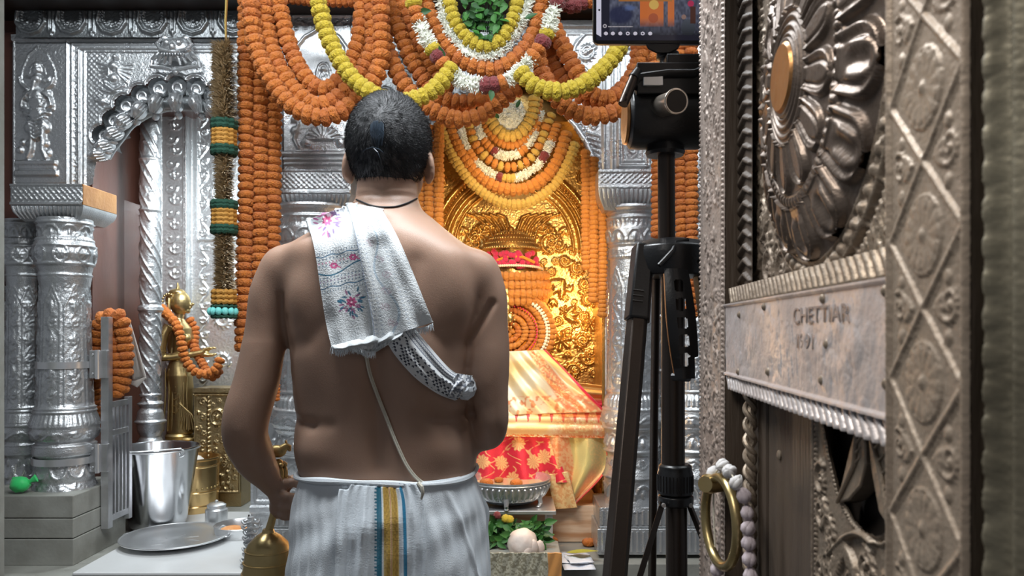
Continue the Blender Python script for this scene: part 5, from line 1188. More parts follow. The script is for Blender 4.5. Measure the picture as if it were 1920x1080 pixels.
DV = BVHTree.FromPolygons([Vector(v) for v in V], [tuple(int(i) for i in f) for f in gridfaces(nZ, nT, True)])
mb = MB(); ring = []
for j in range(72): 
    a = 2*PI*j/72; f0 = (abs(math.cos(a))**ex+abs(math.sin(a))**ex)**(-1/ex); ring.append(Vector((float(cxm[2, 0])+(float(hw[2, 0])+.003)*f0*math.cos(a), .030+.136*f0*math.sin(a), z1+.002+.004*math.sin(a*3+1))))
mb.tube(ring, [.0055+.0015*math.sin(j*.7) for j in range(72)], 8, closed=True); mb.build('waist_roll', M['cloth'], dh)
# hanging rear pleat with its woven border
def c_pleat(u, v, x, y):
    c = tuple(np.full(x.shape, q) for q in (.72, .78, .83)); tl = (.02, .17, .26); gd = (.55, .34, .06)
    c = mixc(c, tl, sstep(.448, .456, u)*sstep(.512, .506, u)); c = mixc(c, tl, ((u > .425) & (u < .452) & (((y/6.4) % 1) < .45)))
    g = sstep(.525, .532, u)*sstep(.70, .694, u); pat = np.clip(.5+.5*np.sin((y)/2.2)*np.sin(u*170)+.4*np.cos(np.hypot(((y/15) % 1-.5)*3, (u-.57)*40)*3.2), 0, 1)
    c = mixc(c, mixc(gd, (.26, .15, .03), pat*.6), g)
    for uu in (.531, .606, .618, .694): c = mixc(c, (.80, .62, .30), sstep(.006, .003, np.abs(u-uu)))
    c = mixc(c, (.55, .12, .08), sstep(.004, .002, np.abs(u-.612))*.8); return mixc(c, (.02, .22, .40), sstep(.742, .748, u)*sstep(.786, .780, u))
BV_ = BV
def dhY(x, y, default=None):
    o_ = Vector((0, 0, CZ))-mo; d = (P(x, y, 1.0)-Vector((0, 0, CZ))).normalized(); h = DV.ray_cast(o_, d, 3.0); return h[0].y if h[0] is not None else default
_b = bodyY; bodyY = dhY
drape('rear_pleat', [(648, 898), (634, 925), (630, 1000), (628, 1080), (628, 1250), (632, 1700)], [(780, 908), (794, 940), (799, 1000), (801, 1080), (804, 1250), (800, 1700)], 260, 420, c_pleat, .008, lambda u, v, x, y: .003*np.sin(u*24+v*3)*np.clip(v*6, 0, 1)+.0055*np.exp(-((u-.52)/.03)**2)*0+.004*np.exp(-((u-.99)/.04)**2)+.004*np.exp(-((u-.01)/.04)**2)+.0015*np.sin(u*61+v*22), dh, .0025, sm_=4, label='white pleat with teal and gold woven border')

mb = MB(); mb.tube([mpd(784, 906, -.128), mpd(790, 913, -.132), mpd(793, 924, -.133), mpd(790, 936, -.131)], [.004, .004, .003, .002], 8); mb.build('tied_cord', M['thread'], dh)
bodyY = _b
# ================================================================== tripod with phone
tp = thing('tripod', 'black tripod with pan head standing between the man and the old door', 'tripod', (.24, 1.15, 0)); to = tp.location
M['warm_lit_metal'] = mat('warm-lit tube', (.60, .52, .44), .25, .9)  # warm colour stands in for orange light on the handle tube
def tq(x, y, Y=1.15): return P(x, y, Y)-to
kt = 1.15/F
mb = MB(); mb.tube([tq(1249, 285), tq(1250, 470)], 16*kt, 24); mb.build('centre_column', M['black_metal'], tp)
mb = MB(); mb.tube([tq(1262, 470, 1.16), tq(1262, 872, 1.16)], 22*kt, 24); mb.build('centre_column', M['black_metal'], tp)
mb = MB(); mb.tube([tq(1268, 930, 1.16), tq(1270, 1290, 1.16)], 20*kt, 24); mb.build('centre_column', M['black_metal'], tp)
# hub
mb = MB(); mb.lathe(tq(1259, 520, 1.155), [(60*kt, 0), (72*kt, 2*kt), (76*kt, 14*kt), (76*kt, 44*kt), (72*kt, 56*kt), (52*kt, 68*kt), (24*kt, 73*kt), (20*kt, 73*kt)], 48); hub = mb.build('hub', M['black_plastic'], tp, bevel=.0015)
mb = MB(); mb.tube([tq(1236, 498, 1.09), tq(1262, 470, 1.095), tq(1268, 455, 1.105), tq(1290, 450, 1.11)], .0035, 8); mb.build('hub_seam', M['black_plastic'], hub)
mb = MB(); mb.lathe(tq(1310, 492, 1.115), [(.004, 0), (.005, -.012), (.003, -.016)], 14, 'y'); mb.build('hub_screw', M['black_plastic'], hub)
def leg(a, b, w0, w1, dp, socket=True):
    a, b = Vector(a), Vector(b); ax = (b-a).normalized(); side = Vector((1, 0, 0)); side = (side-ax*side.dot(ax)).normalized(); fw = ax.cross(side).normalized()
    if fw.y > 0: fw = -fw
    mb = MB(); vs = []
    for p, w_ in ((a, w0), (b, w1)):
        for sx, sy in ((-1, -.7), (-.55, 1), (.55, 1), (1, -.7)): vs.append(p+side*w_*sx*.5+fw*dp*sy*.5)
    mb.add(vs, [(0, 1, 5, 4), (1, 2, 6, 5), (2, 3, 7, 6), (3, 0, 4, 7), (3, 2, 1, 0), (4, 5, 6, 7)]); l = mb.build('leg', M['black_metal'], tp, bevel=.002)
    if socket:
        mb = MB(); vs = []; c = a+ax*.07
        for p, w_ in ((a-ax*.045, w0*1.0), (c, w0*1.12)):
            for sx, sy in ((-1, -.9), (-.7, 1.1), (.7, 1.1), (1, -.9)): vs.append(p+side*w_*sx*.56+fw*dp*sy*.6)
        mb.add(vs, [(0, 1, 5, 4), (1, 2, 6, 5), (2, 3, 7, 6), (3, 0, 4, 7), (3, 2, 1, 0), (4, 5, 6, 7)]); mb.build('leg_bracket', M['black_plastic'], l, bevel=.003)
        for i in range(3): mb = MB(); p = a+ax*(.030+.008*i)+fw*dp*.66; mb.tube([p-side*w0*.38, p+side*w0*.1], .0014, 6); mb.build('bracket_slot', M['recess_shade'], l)  # dark strips drawn in place of shade inside slots
    mb = MB(); e = b; mb.ell(e+Vector((0, 0, .004)), (.018, .018, .014), 14, 8); mb.build('rubber_foot', M['black_plastic'], l)
    return l
leg(tq(1203, 515, 1.125), Vector((.018, .76, .012))-to, .031, .042, .022)
leg(tq(1318, 515, 1.145), Vector((.492, 1.20, .012))-to, .024, .026, .020)
leg(tq(1231, 520, 1.20), Vector((.285, 1.62, .012))-to, .014, .018, .016, False)
# brace collar, arms
mb = MB(); mb.lathe(tq(1266, 925, 1.16), [(33*kt, 0), (33*kt, 40*kt), (31*kt, 44*kt), (31*kt, 52*kt), (26*kt, 56*kt)], 40); mb.build('lock_collar', M['black_plastic'], tp, bevel=.001)
mb = MB()
for j in range(30): a = 2*PI*j/30; c = tq(1266, 925, 1.16)+Vector((33*kt*math.cos(a), 33*kt*math.sin(a), 0)); mb.tube([c+Vector((0, 0, 6*kt)), c+Vector((0, 0, 36*kt))], .0012, 5)
mb.build('collar_grip', M['black_plastic'], tp)
mb = MB(); mb.lathe(tq(1267, 948, 1.16), [(25*kt, 0), (33*kt, 4*kt), (33*kt, 18*kt), (28*kt, 22*kt)], 32); mb.build('brace_hub', M['black_plastic'], tp, bevel=.001)
for a, b in ((tq(1242, 945, 1.145), tq(1175, 1160, 1.05)), (tq(1292, 945, 1.15), tq(1372, 1150, 1.18)), (tq(1262, 945, 1.19), tq(1256, 1120, 1.42))):
    mb = MB(); mb.tube([a, b], [.0095, .0095], 4, flat=(1, .5)); o = mb.build('brace_arm', M['black_metal'], tp, False, .001); mb = MB(); mb.lathe(a+Vector((0, -.012, 0)), [(.003, 0), (.0035, .004)], 10, 'y'); mb.build('rivet', M['steel'], o)
# carrying handle with oval holes
hd_ = []
def strap_pt(t, side, dep):   # t 0..1 downwards
    x = 1244+22*t**.7+26*(side)+(-4 if t > .8 else 0)*side; y = 503+207*t; return tq(x-6*math.sin(PI*t)*(1-side), y, 1.098-.016*math.sin(PI*min(1, t*1.1))+dep)
mb = MB(); N_ = 90; holes = [(.10, .21), (.27, .385), (.44, .55), (.60, .715), (.77, .89)]
U_ = 20; vs = []; idx = {}
for d in (0, .007):
    for i in range(N_+1):
        for j in range(U_+1): vs.append(strap_pt(i/N_, j/U_*1.7, d-.004*math.sin(PI*j/U_)*(1 if d == 0 else 0)))
def inhole(i, j):
    t = (i+.5)/N_; u = (j+.5)/U_
    for a, b in holes:
        tt = (t-(a+b)/2)/((b-a)/2); uu = (u-.52)/.19
        if abs(tt)**3+abs(uu)**3 < 1: return True
    return False
fs = []; S_ = (N_+1)*(U_+1); sol = {(i, j) for i in range(N_) for j in range(U_) if not inhole(i, j)}
for i, j in sol:
    a = i*(U_+1)+j; q_ = (a, a+1, a+U_+2, a+U_+1); fs.append(q_); fs.append(tuple(S_+k for k in reversed(q_)))
    for (di, dj, e0, e1) in ((-1, 0, a, a+1), (1, 0, a+U_+1, a+U_+2), (0, -1, a, a+U_+1), (0, 1, a+1, a+U_+2)):
        if (i+di, j+dj) not in sol: fs.append((e0, e1, e1+S_, e0+S_))
mb.add(vs, fs); h_ = mb.build('carry_handle', M['black_plastic'], tp)
M['orange_lit_edge'] = mat('orange lit strap edge', (.62, .30, .14), .35, .3)  # colour imitates a line of orange light along the black strap
mb = MB(); mb.tube([strap_pt(i/20, -.03, .002) for i in range(1, 20)], .0011, 6); mb.build('lit_handle_edge', M['orange_lit_edge'], h_)
mb = MB(); mb.tube([tq(1262, 706, 1.12), tq(1292, 708, 1.10)], .006, 10); mb.build('handle_clip', M['black_plastic'], h_)
# pan head
mb = MB(); mb.lathe(tq(1176, 226, 1.15), [(44*kt, 0), (52*kt, 6*kt), (54*kt, 20*kt), (54*kt, 130*kt), (50*kt, 146*kt), (40*kt, 152*kt)], 40, 'x'); pan = mb.build('pan_head', M['black_plastic'], tp, bevel=.001)
mb = MB(); mb.lathe(tq(1247, 292, 1.15), [(34*kt, 0), (37*kt, 6*kt), (30*kt, 22*kt), (24*kt, 44*kt)], 36); mb.build('pan_collar', M['black_plastic'], pan)
mb = MB(); mb.lathe(tq(1170, 226, 1.15), [(44*kt, 0), (45*kt, 5*kt), (40*kt, 9*kt)], 36, 'x'); mb.build('lit_end_cap', M['copper'], pan)  # copper colour stands in for orange light on this end of the head
mb = MB(); mb.box(tq(1194, 176, 1.11), tq(1312, 150, 1.19)); mb.build('tilt_plate', M['black_plastic'], pan, bevel=.002)
mb = MB(); mb.box(tq(1206, 160, 1.105), tq(1242, 143, 1.112)); mb.build('bubble_level', M['steel'], pan, bevel=.001)
mb = MB(); mb.tube([tq(1188, 168, 1.12), tq(1200, 148, 1.115), tq(1250, 140, 1.11), tq(1300, 140, 1.11), tq(1316, 132, 1.11)], [.010, .011, .009, .009, .007], 12, flat=(.6, 1.1)); mb.build('plate_lever', M['black_plastic'], pan)
mb = MB(); mb.box(tq(1250, 152, 1.115), tq(1316, 130, 1.185)); mb.build('camera_plate', M['black_plastic'], pan, bevel=.003)
mb = MB(); a, b = tq(1196, 214, 1.19), tq(1268, 190, 1.06); mb.tube([a, a+(b-a)*.45, a+(b-a)*.5, b], [12*kt, 14*kt, 19*kt, 20*kt], 28, cap=False); hs_ = mb.build('handle_socket', M['warm_lit_metal'], pan)
dv = (b-a).normalized(); mb = MB(); mb.tube([b-dv*.002, b+dv*.0008], [20*kt, 20*kt], 28); mb.build('socket_mouth', M['recess_shade'], hs_)  # black disc stands in for shade inside the tube mouth
mb = MB(); n = 28; mb.tube([b+(b-a).cross(Vector((0, 0, 1))).normalized()*20.3*kt*math.cos(2*PI*j/n)+(b-a).cross((b-a).cross(Vector((0, 0, 1)))).normalized()*20.3*kt*math.sin(2*PI*j/n) for j in range(n)], .0016, 8, closed=True); mb.build('socket_rim', M['warm_lit_metal'], hs_)
mb = MB(); mb.tube([tq(1190, 142, 1.11), tq(1178, 172, 1.105), tq(1168, 196, 1.10)], [8.5*kt, 9.5*kt, 9*kt], 20); tl_ = mb.build('tilt_handle_stub', M['black_metal'], pan)
mb = MB(); mb.tube([tq(1197, 132, 1.112), tq(1188, 146, 1.109)], [8*kt, 10*kt], 20); mb.build('stub_cap', M['black_plastic'], tl_)
for y in (178, 186): mb = MB(); mb.lathe(tq(1174, y, 1.094), [(.0018, 0), (.0018, -.001)], 10, 'y'); mb.build('stub_hole', M['recess_shade'], tl_)  # black discs stand in for shaded holes
mb = MB(); mb.lathe(tq(1328, 238, 1.15), [(22*kt, 0), (24*kt, 4*kt), (24*kt, 16*kt), (20*kt, 20*kt)], 24, 'x'); mb.build('lock_knob', M['black_plastic'], pan)
# phone clamp
mb = MB(); mb.lathe(tq(1252, 134, 1.15), [(20*kt, 0), (22*kt, 3*kt), (22*kt, 10*kt), (15*kt, 14*kt), (15*kt, 22*kt), (21*kt, 24*kt), (21*kt, 34*kt), (14*kt, 38*kt)], 28); cl_ = mb.build('clamp_joint', M['black_plastic'], tp, bevel=.0006)
mb = MB(); mb.box(tq(1262, 131, 1.135), tq(1282, 116, 1.16)); mb.build('clamp_knob', M['steel'], cl_, bevel=.002)
mb = MB(); mb.prism([(-32, 12), (32, 12), (28, 2), (12, -6), (-12, -6), (-28, 2)], 1.12, 1.165, lambda a, b, d: tq(1243, 94, d)+Vector((a*kt, 0, b*kt))); mb.build('clamp_jaw', M['black_plastic'], cl_, bevel=.002)
# phone: a thing of its own, clamped on top
ph = thing('phone', 'black phone filming sideways, clamped on top of the tripod', 'phone', P(1228, 82, 1.13)); po = ph.location; kp = 1.13/F
def pq(x, y, d=0.): return P(x, y, 1.13)+Vector((0, d, 0))-po
def rrect(x0, y0, x1, y1, r, n=6):
    o_ = []
    for cx_, cy_, a0 in ((x1-r, y0+r, -PI/2), (x1-r, y1-r, 0), (x0+r, y1-r, PI/2), (x0+r, y0+r, PI)):
        for i in range(n+1): a = a0+i/n*PI/2; o_.append((cx_+r*math.cos(a), cy_+r*math.sin(a)))
    return o_
mb = MB(); mb.prism(rrect(1112, -28, 1342, 82, 11), 0, .009, lambda a, b, d: pq(a, b, d)); mb.build('phone_body', M['black_plastic'], ph, bevel=.0012)
M['screen'] = mat('phone screen', (0, 0, 0), .15, attr='paint', emit=.75)
def c_screen(x, y):
    c = tuple(np.full(x.shape, q) for q in (.012, .012, .022)); inn = (x > 1143) & (x < 1336) & (y < 66)
    c = mixc(c, (.10, .11, .16), inn*(.3+.7*vnoise(x/3, y/5, 2))); c = mixc(c, (.45, .12, .03), ((np.abs(x-1222) < 22) | (np.abs(x-1258) < 6))*inn*(y < 50)*sstep(60, 30, y)); c = mixc(c, (.30, .12, .03), (y < 3)*(x > 1160)*(x < 1260)*inn)
    c = mixc(c, (.30, .07, .03), (np.hypot(x-1225, y-34) < 9)*inn); c = mixc(c, (.50, .32, .08), (np.hypot(x-1226, y-9) < 9)*inn)
    c = mixc(c, (.015, .018, .05), sstep(1.3, .8, np.hypot((x-1163)/22, (y-28)/16))*inn*.9); c = mixc(c, (.08, .12, .26), sstep(1.3, .4, np.hypot((x-1181)/14, (y-15)/7)+.3*vnoise(x/3, y/3))*inn*.8)
    c = mixc(c, (.06, .07, .09), (np.hypot((x-1290)/13, (y-52)/16) < 1)*inn); c = mixc(c, (.22, .14, .12), (np.hypot(x-1282, y-32) < 4.5)*inn); c = mixc(c, (.35, .03, .08), (np.hypot(x-1295, y-7) < 6)*inn); c = mixc(c, (.06, .025, .02), (np.abs(x-1299) < 5)*(y > 12)*(y < 44)*inn)
    c = tuple(q*np.where(inn, sstep(75, 30, y)*.8+.2, 1) for q in c)
    c = mixc(c, (.55, .55, .66), (x > 1118) & (x < 1127.5) & ~((x < 1127.5) & (y > 64+((x-1118)*.6)))); c = mixc(c, (.0, .0, .0), np.hypot(x-1123.5, y-19) < 2)
    for xx in (1136, 1149, 1163, 1177, 1191, 1205, 1219):
        d = np.hypot((x-xx)/3.8, (y-63)/3.4); c = mixc(c, (.52, .50, .58), (d < 1) & ~((xx in (1205, 1177)) & (d < .45)))
    d = np.hypot(x-1134, y-49); c = mixc(c, (.4, .38, .42), (d < 3.6) & (d > 1.8)); c = mixc(c, (.35, .33, .36), (np.abs(y-50) < .9)*(x > 1140)*(x < 1187)*(np.sin(x*2.6) > -.7)); return mixc(c, (.62, .60, .66), (np.abs(x-1329) < 7) & (np.abs(y-67) < 5))
nx, ny = 440, 200; x, y = np.meshgrid(np.linspace(1118, 1338, nx), np.linspace(-22, 76, ny)); V = np.stack([(x-CX)*kp-po.x, np.full(x.shape, 1.1296-po.y), CZ+(HY-y)*kp-po.z], -1).reshape(-1, 3)
npmesh('phone_screen', V, gridfaces(ny, nx), M['screen'], ph, False, np.stack([np.broadcast_to(q, x.shape) for q in c_screen(x, y)], -1).reshape(-1, 3))
mb = MB(); mb.lathe(pq(1150, -8, .009), [(.006, 0), (.006, .002), (.0045, .002)], 18, 'y'); mb.build('camera_lens', M['black_plastic'], ph)

# ================================================================== the old carved door, opened towards the camera
XD, SD, CAM_SC = .45, .0745, .43     # door drawn larger and farther off, then scaled down about the camera
DO = Vector((0, 0, CZ*(1-CAM_SC)))
def dpt(Y, z, p): return (DO.x+CAM_SC*(XD+SD*Y-p), DO.y+CAM_SC*Y, DO.z+CAM_SC*z)
def dfn(u, v, h): return (DO.x+CAM_SC*(XD+SD*u-h), DO.y+CAM_SC*u, DO.z+CAM_SC*v)
def dconv(px, py): Yv = F*XD/(px-CX-F*SD); return Yv, CZ+(HY-py)/F*Yv
def dbox(mb, Y0, Y1, z0, z1, p0, p1): mb.prism([(Y0, z0), (Y1, z0), (Y1, z1), (Y0, z1)], p0, p1, dpt); return mb
mb = MB(); dbox(mb, .50, 2.44, -1.60, 2.75, -.13, -.055)
for a, b, c_, d_ in ((.50, 1.093, -1.60, 2.75), (2.06, 2.44, -1.60, 2.75), (1.093, 2.06, 1.075, 1.34), (1.093, 2.06, -1.60, .45)): dbox(mb, a+.0005, b-.0005, c_, d_, -.0551, -.012)
door = struct(mb.build('door_1', M['door_wood'], None, False))
def drel(Y0, Y1, z0, z1, cell): return Relief(Y0, Y1, z0, z1, cell)
# upper panel with the medallion
R = drel(1.093, 2.06, 1.325, 2.45, .0034); c0 = (1.46, 1.697)
RR = np.hypot(R.UU-c0[0], R.VV-c0[1])
for k in range(64): q = 2*PI*k/64; R.stamp(c0[0]+.366*math.cos(q), c0[1]+.366*math.sin(q), .013, .012)
for r_ in (.348, .384): R.ring(*c0, r_, r_, .006, .008)
for ky, kz in ((1.86, 1.37), (1.98, 1.42), (1.92, 1.50), (2.0, 1.56), (1.99, 1.66), (1.16, 1.37), (1.13, 1.46), (1.86, 2.12), (1.98, 2.05), (1.15, 2.05), (1.99, 1.86), (1.24, 1.35), (1.74, 1.35)): R.spiral(ky, kz, .055, 1.6, .006, .009, ky*9, 1 if kz > 1.5 else -1)
R.fill(1.10, 1.34, 2.02, 2.4, .045, .007, 77, avoid=lambda a, b: (a-c0[0])**2+(b-c0[1])**2 < .43**2, n=500)
for k in range(30): q = PI*1.12+k*.04; R.curve([(c0[0]+.40*math.cos(q), c0[1]+.40*math.sin(q)), (c0[0]+.44*math.cos(q+.05), c0[1]+.44*math.sin(q+.05))], .006, .003, .010)
R.curve([(2.03, 1.33), (2.03, 2.4)], .006, h=.008); R.beads([(2.045, 1.33), (2.045, 2.4)], .006, .008); R.H += -.030+.012*sstep(.40, .375, RR)
R.punch(.0014, 4); R.build('upper_panel', M['door_metal'], dfn, door)
# medallion: domed lotus with petals
nR, nQ = 210, 420; rr = np.linspace(.001, .345, nR)[:, None]; qq = np.linspace(0, 2*PI, nQ, endpoint=False)[None, :]
Hm = -.012+.052*np.clip(1-(rr/.345)**2.2, 0, 1)+0*qq
t_ = np.clip((rr-.245)/(.345-.245), 0, 1); loc = ((qq*14/(2*PI)) % 1)-.5; on = (rr > .245)
edge = np.abs(loc)-.43*np.sqrt(np.clip(1-(np.clip(t_-.45, 0, 1)/.56)**2.4, 0, 1)); Hm += on*(.012*sstep(.03, -.03, edge)-.006*sstep(.06, .0, np.abs(edge+.16))+.005*sstep(.05, .0, np.abs(edge+.04)))
Hm += on*.006*np.sin(np.clip(1-np.abs(loc)*3.6, 0, 1)*PI*1.5)*sstep(.15, .4, t_)*sstep(.9, .7, t_)
loc2 = ((qq*12/(2*PI)) % 1)-.5; on2 = (rr > .125) & (rr < .218); t2 = np.clip((rr-.125)/.093, 0, 1)
e2 = np.abs(loc2)-.42*np.sqrt(np.clip(1-(np.clip(t2-.4, 0, 1)/.6)**2.4, 0, 1)); Hm += on2*(.008*sstep(.04, -.02, e2)+.004*sstep(.05, .0, np.abs(e2+.05))-.005*sstep(.07, 0, np.abs(e2+.2)))
for r0, w_, h in ((.078, .005, .008), (.093, .006, .008), (.110, .006, .007), (.123, .004, .006), (.222, .004, .006), (.243, .004, .006)): Hm += h*np.exp(-((rr-r0)/w_)**2)
Hm += (np.abs(rr-.2325) < .009)*.011*np.sqrt(np.clip(1-((rr-.2325)/.009)**2, 0, 1))*np.abs(np.sin(qq*38))**.7
Hm = np.where(rr < .072, .048+.002*np.sin(rr*300)*0, Hm); Hm += RNG.rand(nR, nQ)*.0006
Ym = c0[0]+rr*np.cos(qq)*1.0; Zm = c0[1]+rr*np.sin(qq); V = np.stack(dfn(Ym, Zm, Hm), -1).reshape(-1, 3)
M['door_medal'] = mat('dark burnished medallion', (.21, .165, .135), .42, .7, .25, 90, .7, 9, (.09, .068, .055), rvar=.1)
med = npmesh('medallion', V, gridfaces(nR, nQ, True), M['door_medal'], door)
mb = MB(); vs = [dpt(c0[0]+.066*math.cos(a), c0[1]+.060*math.sin(a), .054) for a in np.linspace(0, 2*PI, 48, endpoint=False)]; vs2 = [dpt(c0[0]+.070*math.cos(a), c0[1]+.067*math.sin(a), .046) for a in np.linspace(0, 2*PI, 48, endpoint=False)]
mb.add(vs+vs2, [tuple(range(48))]+[(i, i+48, (i+1) % 48+48, (i+1) % 48) for i in range(48)]); mb.build('medallion_boss', M['copper'], med, label='bare copper-orange centre disc')
# rope mouldings above and below the plain plank
for z0, z1, p0, nm in ((1.291, 1.332, .020, 'upper_moulding'), (1.066, 1.102, .026, 'lower_moulding')):
    R = drel(.998, 2.06, z0, z1, .0022); n = 34; h_ = z1-z0; R.H[:] = p0-.010+.010*np.sin(PI*(R.VV-z0)/h_)
    for k in range(n):
        y_ = .998+(k+.5)*1.062/n; R.curve([(y_-.012, z0+.003), (y_-.002, z0+h_*.5), (y_+.012, z1-.003)], .0105, .0105, .014, base=p0-.006)
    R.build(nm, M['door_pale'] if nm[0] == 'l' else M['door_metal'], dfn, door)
    mb = MB(); dbox(mb, .998, 2.06, z0, z1, -.02, p0-.011); mb.build('moulding_core', M['door_metal'], door, False)
# plank: worn silver sheet with nails and faint stamped letters
R = drel(.998, 2.10, 1.103, 1.290, .0026); R.H[:] = .034
for j in range(160):
    rg_ = RNG.rand(4); R.stamp(1.0+1.1*rg_[0], 1.10+rg_[1]*.19, .012+.03*rg_[2], .0014*rg_[3], add=True)
for j in range(60): rg_ = RNG.rand(4); R.curve([(1.1+rg_[0], 1.11+rg_[1]*.10), (1.1+rg_[0]+.01, 1.12+rg_[1]*.10+.06*rg_[2])], .0022, h=.0012, base=.0342)
R.H += RNG.rand(R.nr, R.nc)*.0005; R.H[R.VV > 1.284] += .004; R.H[R.VV < 1.109] += .004
R.build('plank_sheet', M['door_pale'], dfn, door); mb = MB(); dbox(mb, .998, 2.10, 1.103, 1.290, -.012, .0335); mb.build('plank', M['door_wood'], door, False)
for x, y in ((1387, 590), (1434, 575), (1545, 560), (1663, 545), (1385, 697), (1441, 697), (1543, 713), (1552, 645), (1665, 720)):
    Yn, zn = dconv(x+2, y); Yn *= .93; zn = CZ+(HY-y)/F*Yn
    mb = MB(); 
    for (a, b) in ((0, 0),):
        mb.lathe(dpt(Yn, zn, .034), [(.0037, 0), (.0034, -.0013), (.0018, -.0026), (0, -.0028)], 16, 'x')
    mb.build('nail', M['door_metal'], door)
M['engraved'] = mat('engraved line', (.36, .32, .31), .5, .6)
def text_on_door(txt, px, py, size, nm):
    cu = bpy.data.curves.new(nm, 'FONT'); cu.body = txt; cu.size = size; cu.extrude = .0006; cu.align_x = 'LEFT'; o = bpy.data.objects.new(nm, cu); C.objects.link(o)
    me = bpy.data.meshes.new_from_object(o.evaluated_get(bpy.context.evaluated_depsgraph_get())); bpy.data.objects.remove(o); Yn, zn = dconv(px, py); Yn *= .93; zn = CZ+(HY-py)/F*Yn
    for v in me.vertices:       # text runs along the door towards the camera
        a, b, c_ = v.co; Yv = Yn-a*1.55; v.co = Vector(dpt(Yv, zn+b, .0372+c_))
    me.materials.append(M['engraved']); link(bpy.data.objects.new(nm, me), door)
text_on_door('CHETTIAR', 1492, 606, .040, 'stamped_lettering'); text_on_door('1991', 1496, 652, .038, 'stamped_lettering')
# lower panel: carved cladding round a lotus-leaf opening, wood boards beside it
def dpoly(pl): return [dconv(*p) for p in pl]
R = drel(1.093, 1.50, .50, 1.075, .0026)
opn = dpoly([(1527, 778), (1540, 850), (1556, 920), (1580, 968), (1606, 996), (1628, 1004), (1650, 994), (1664, 966), (1667, 830), (1636, 822), (1606, 822), (1580, 806), (1552, 792)])
R.cut(opn)
R.curve([(1.486, .5), (1.486, 1.07)], .006, h=.008); R.beads([(1.472, .5), (1.472, 1.07)], .0045, .007); R.curve(opn+[opn[0]], .007, h=.008); R.beads([(p[0]+(.012 if p[0] > 1.25 else .0), p[1]-.014) for p in opn[:8]], .004, .007)
Rf = Relief(0, 1, 0, 1, .5)
for (x, y, s_) in ((1535, 1000, 1), (1520, 900, -1), (1520, 960, 1), (1545, 1060, -1), (1600, 1060, 1), (1650, 1050, -1), (1520, 1070, 1), (1580, 1110, 1), (1640, 1110, -1)):
    a, b = dconv(x, y); R.spiral(a, b, .034, 1.5, .005, .008, x*.7, s_)
for k in range(18): 
    a, b = dconv(1545+k*2.4, 1052-46*math.sin(k/18*PI)+(20 if k > 9 else 0)); R.curve([(a, b), (a-.012, b-.030)], .005, .004, .012)
R.curve([dconv(1540+6*k, 1040-40*math.sin(k/16*PI)) for k in range(14)], .005, h=.014)
R.fill(1.10, .52, 1.46, .88, .03, .008, 12, n=200); R.H -= .022; R.punch(.0012, 9); 
R.build('carved_lower_panel', M['door_metal'], dfn, door)
mb = MB(); dbox(mb, 1.093, 1.50, .50, 1.075, -.0545, -.0535); mb.build('recess_back', M['recess_shade'], door, False)  # dark sheet stands in for shade behind the leaf opening
for pl, rid in (([(1590, 800), (1577, 850), (1562, 915), (1556, 944), (1576, 938), (1598, 912), (1608, 870), (1606, 830), (1600, 805)], [(1594, 806), (1590, 870), (1558, 942)]), ([(1612, 806), (1618, 880), (1632, 960), (1650, 990), (1662, 975), (1668, 900), (1664, 860), (1644, 820), (1626, 806)], [(1618, 810), (1640, 890), (1652, 988)])):
    mb = MB(); Pp = dpoly(pl); mb.prism(Pp, -.045, -.012, dpt); l = mb.build('lotus_leaf', M['door_metal'], door, bevel=.0013)
    mb = MB(); mb.tube([dpt(*dconv(*p), -.010) for p in rid], [.0013, .0022, .0013], 8); mb.build('leaf_midrib', M['door_metal'], l)
    for k in range(5):
        f_ = .2+.15*k; a = rid[0] if f_ < .5 else rid[1]; b = rid[1] if f_ < .5 else rid[2]; g = f_*2 if f_ < .5 else f_*2-1; m_ = (a[0]+(b[0]-a[0])*g, a[1]+(b[1]-a[1])*g)
        mb = MB(); mb.tube([dpt(*dconv(m_[0], m_[1]), -.010), dpt(*dconv(m_[0]+9, m_[1]-14), -.012)], [.0012, .0005], 6); mb.build('leaf_vein', M['door_metal'], l)
for x0, x1, p_ in ((1501, 1511, -.016), (1467, 1500, -.020), (1419, 1466, -.028)):
    Y1, _ = dconv(x0, 0); Y0, _ = dconv(x1, 0); mb = MB(); dbox(mb, Y0, Y1, .45, 1.075, -.054, p_); mb.build('wood_board', M['door_wood'], door, False, .0018)
mb = MB(); mb.lathe(dpt(*dconv(1440, 853), -.027), [(.0047, 0), (.0047, -.0013), (.0026, -.0026), (0, -.0026)], 16, 'x'); mb.build('nail', M['door_metal'], door)
mb = MB(); pts = [dpt(1.93+.004*math.sin(i*.9), .40+i*.0068, -.004+.004*math.cos(i*.9)) for i in range(100)]; mb.tube(pts, .0043, 8)
for s in range(2): mb.tube([dpt(1.93+.012*math.sin(i*.55+s*PI), .40+i*.0068, .000+.012*math.cos(i*.55+s*PI)) for i in range(100)], .003, 7)
mb.build('rope_edge', M['door_metal'], door)
mb = MB(); dbox(mb, 1.865, 2.06, .45, 1.075, -.054, -.022); mb.build('dark_board', M['door_wood'], door, False, .003)
# inner dark fluted strip above
R = drel(1.93, 2.06, 1.34, 2.6, .0030); R.H[:] = -.006
for k in range(34): R.curve([(2.055, 1.35+k*.037), (2.0, 1.365+k*.037), (1.94, 1.345+k*.037)], .010, .006, .012, base=-.006)
R.build('scaled_strip', M['door_wood'], dfn, door)
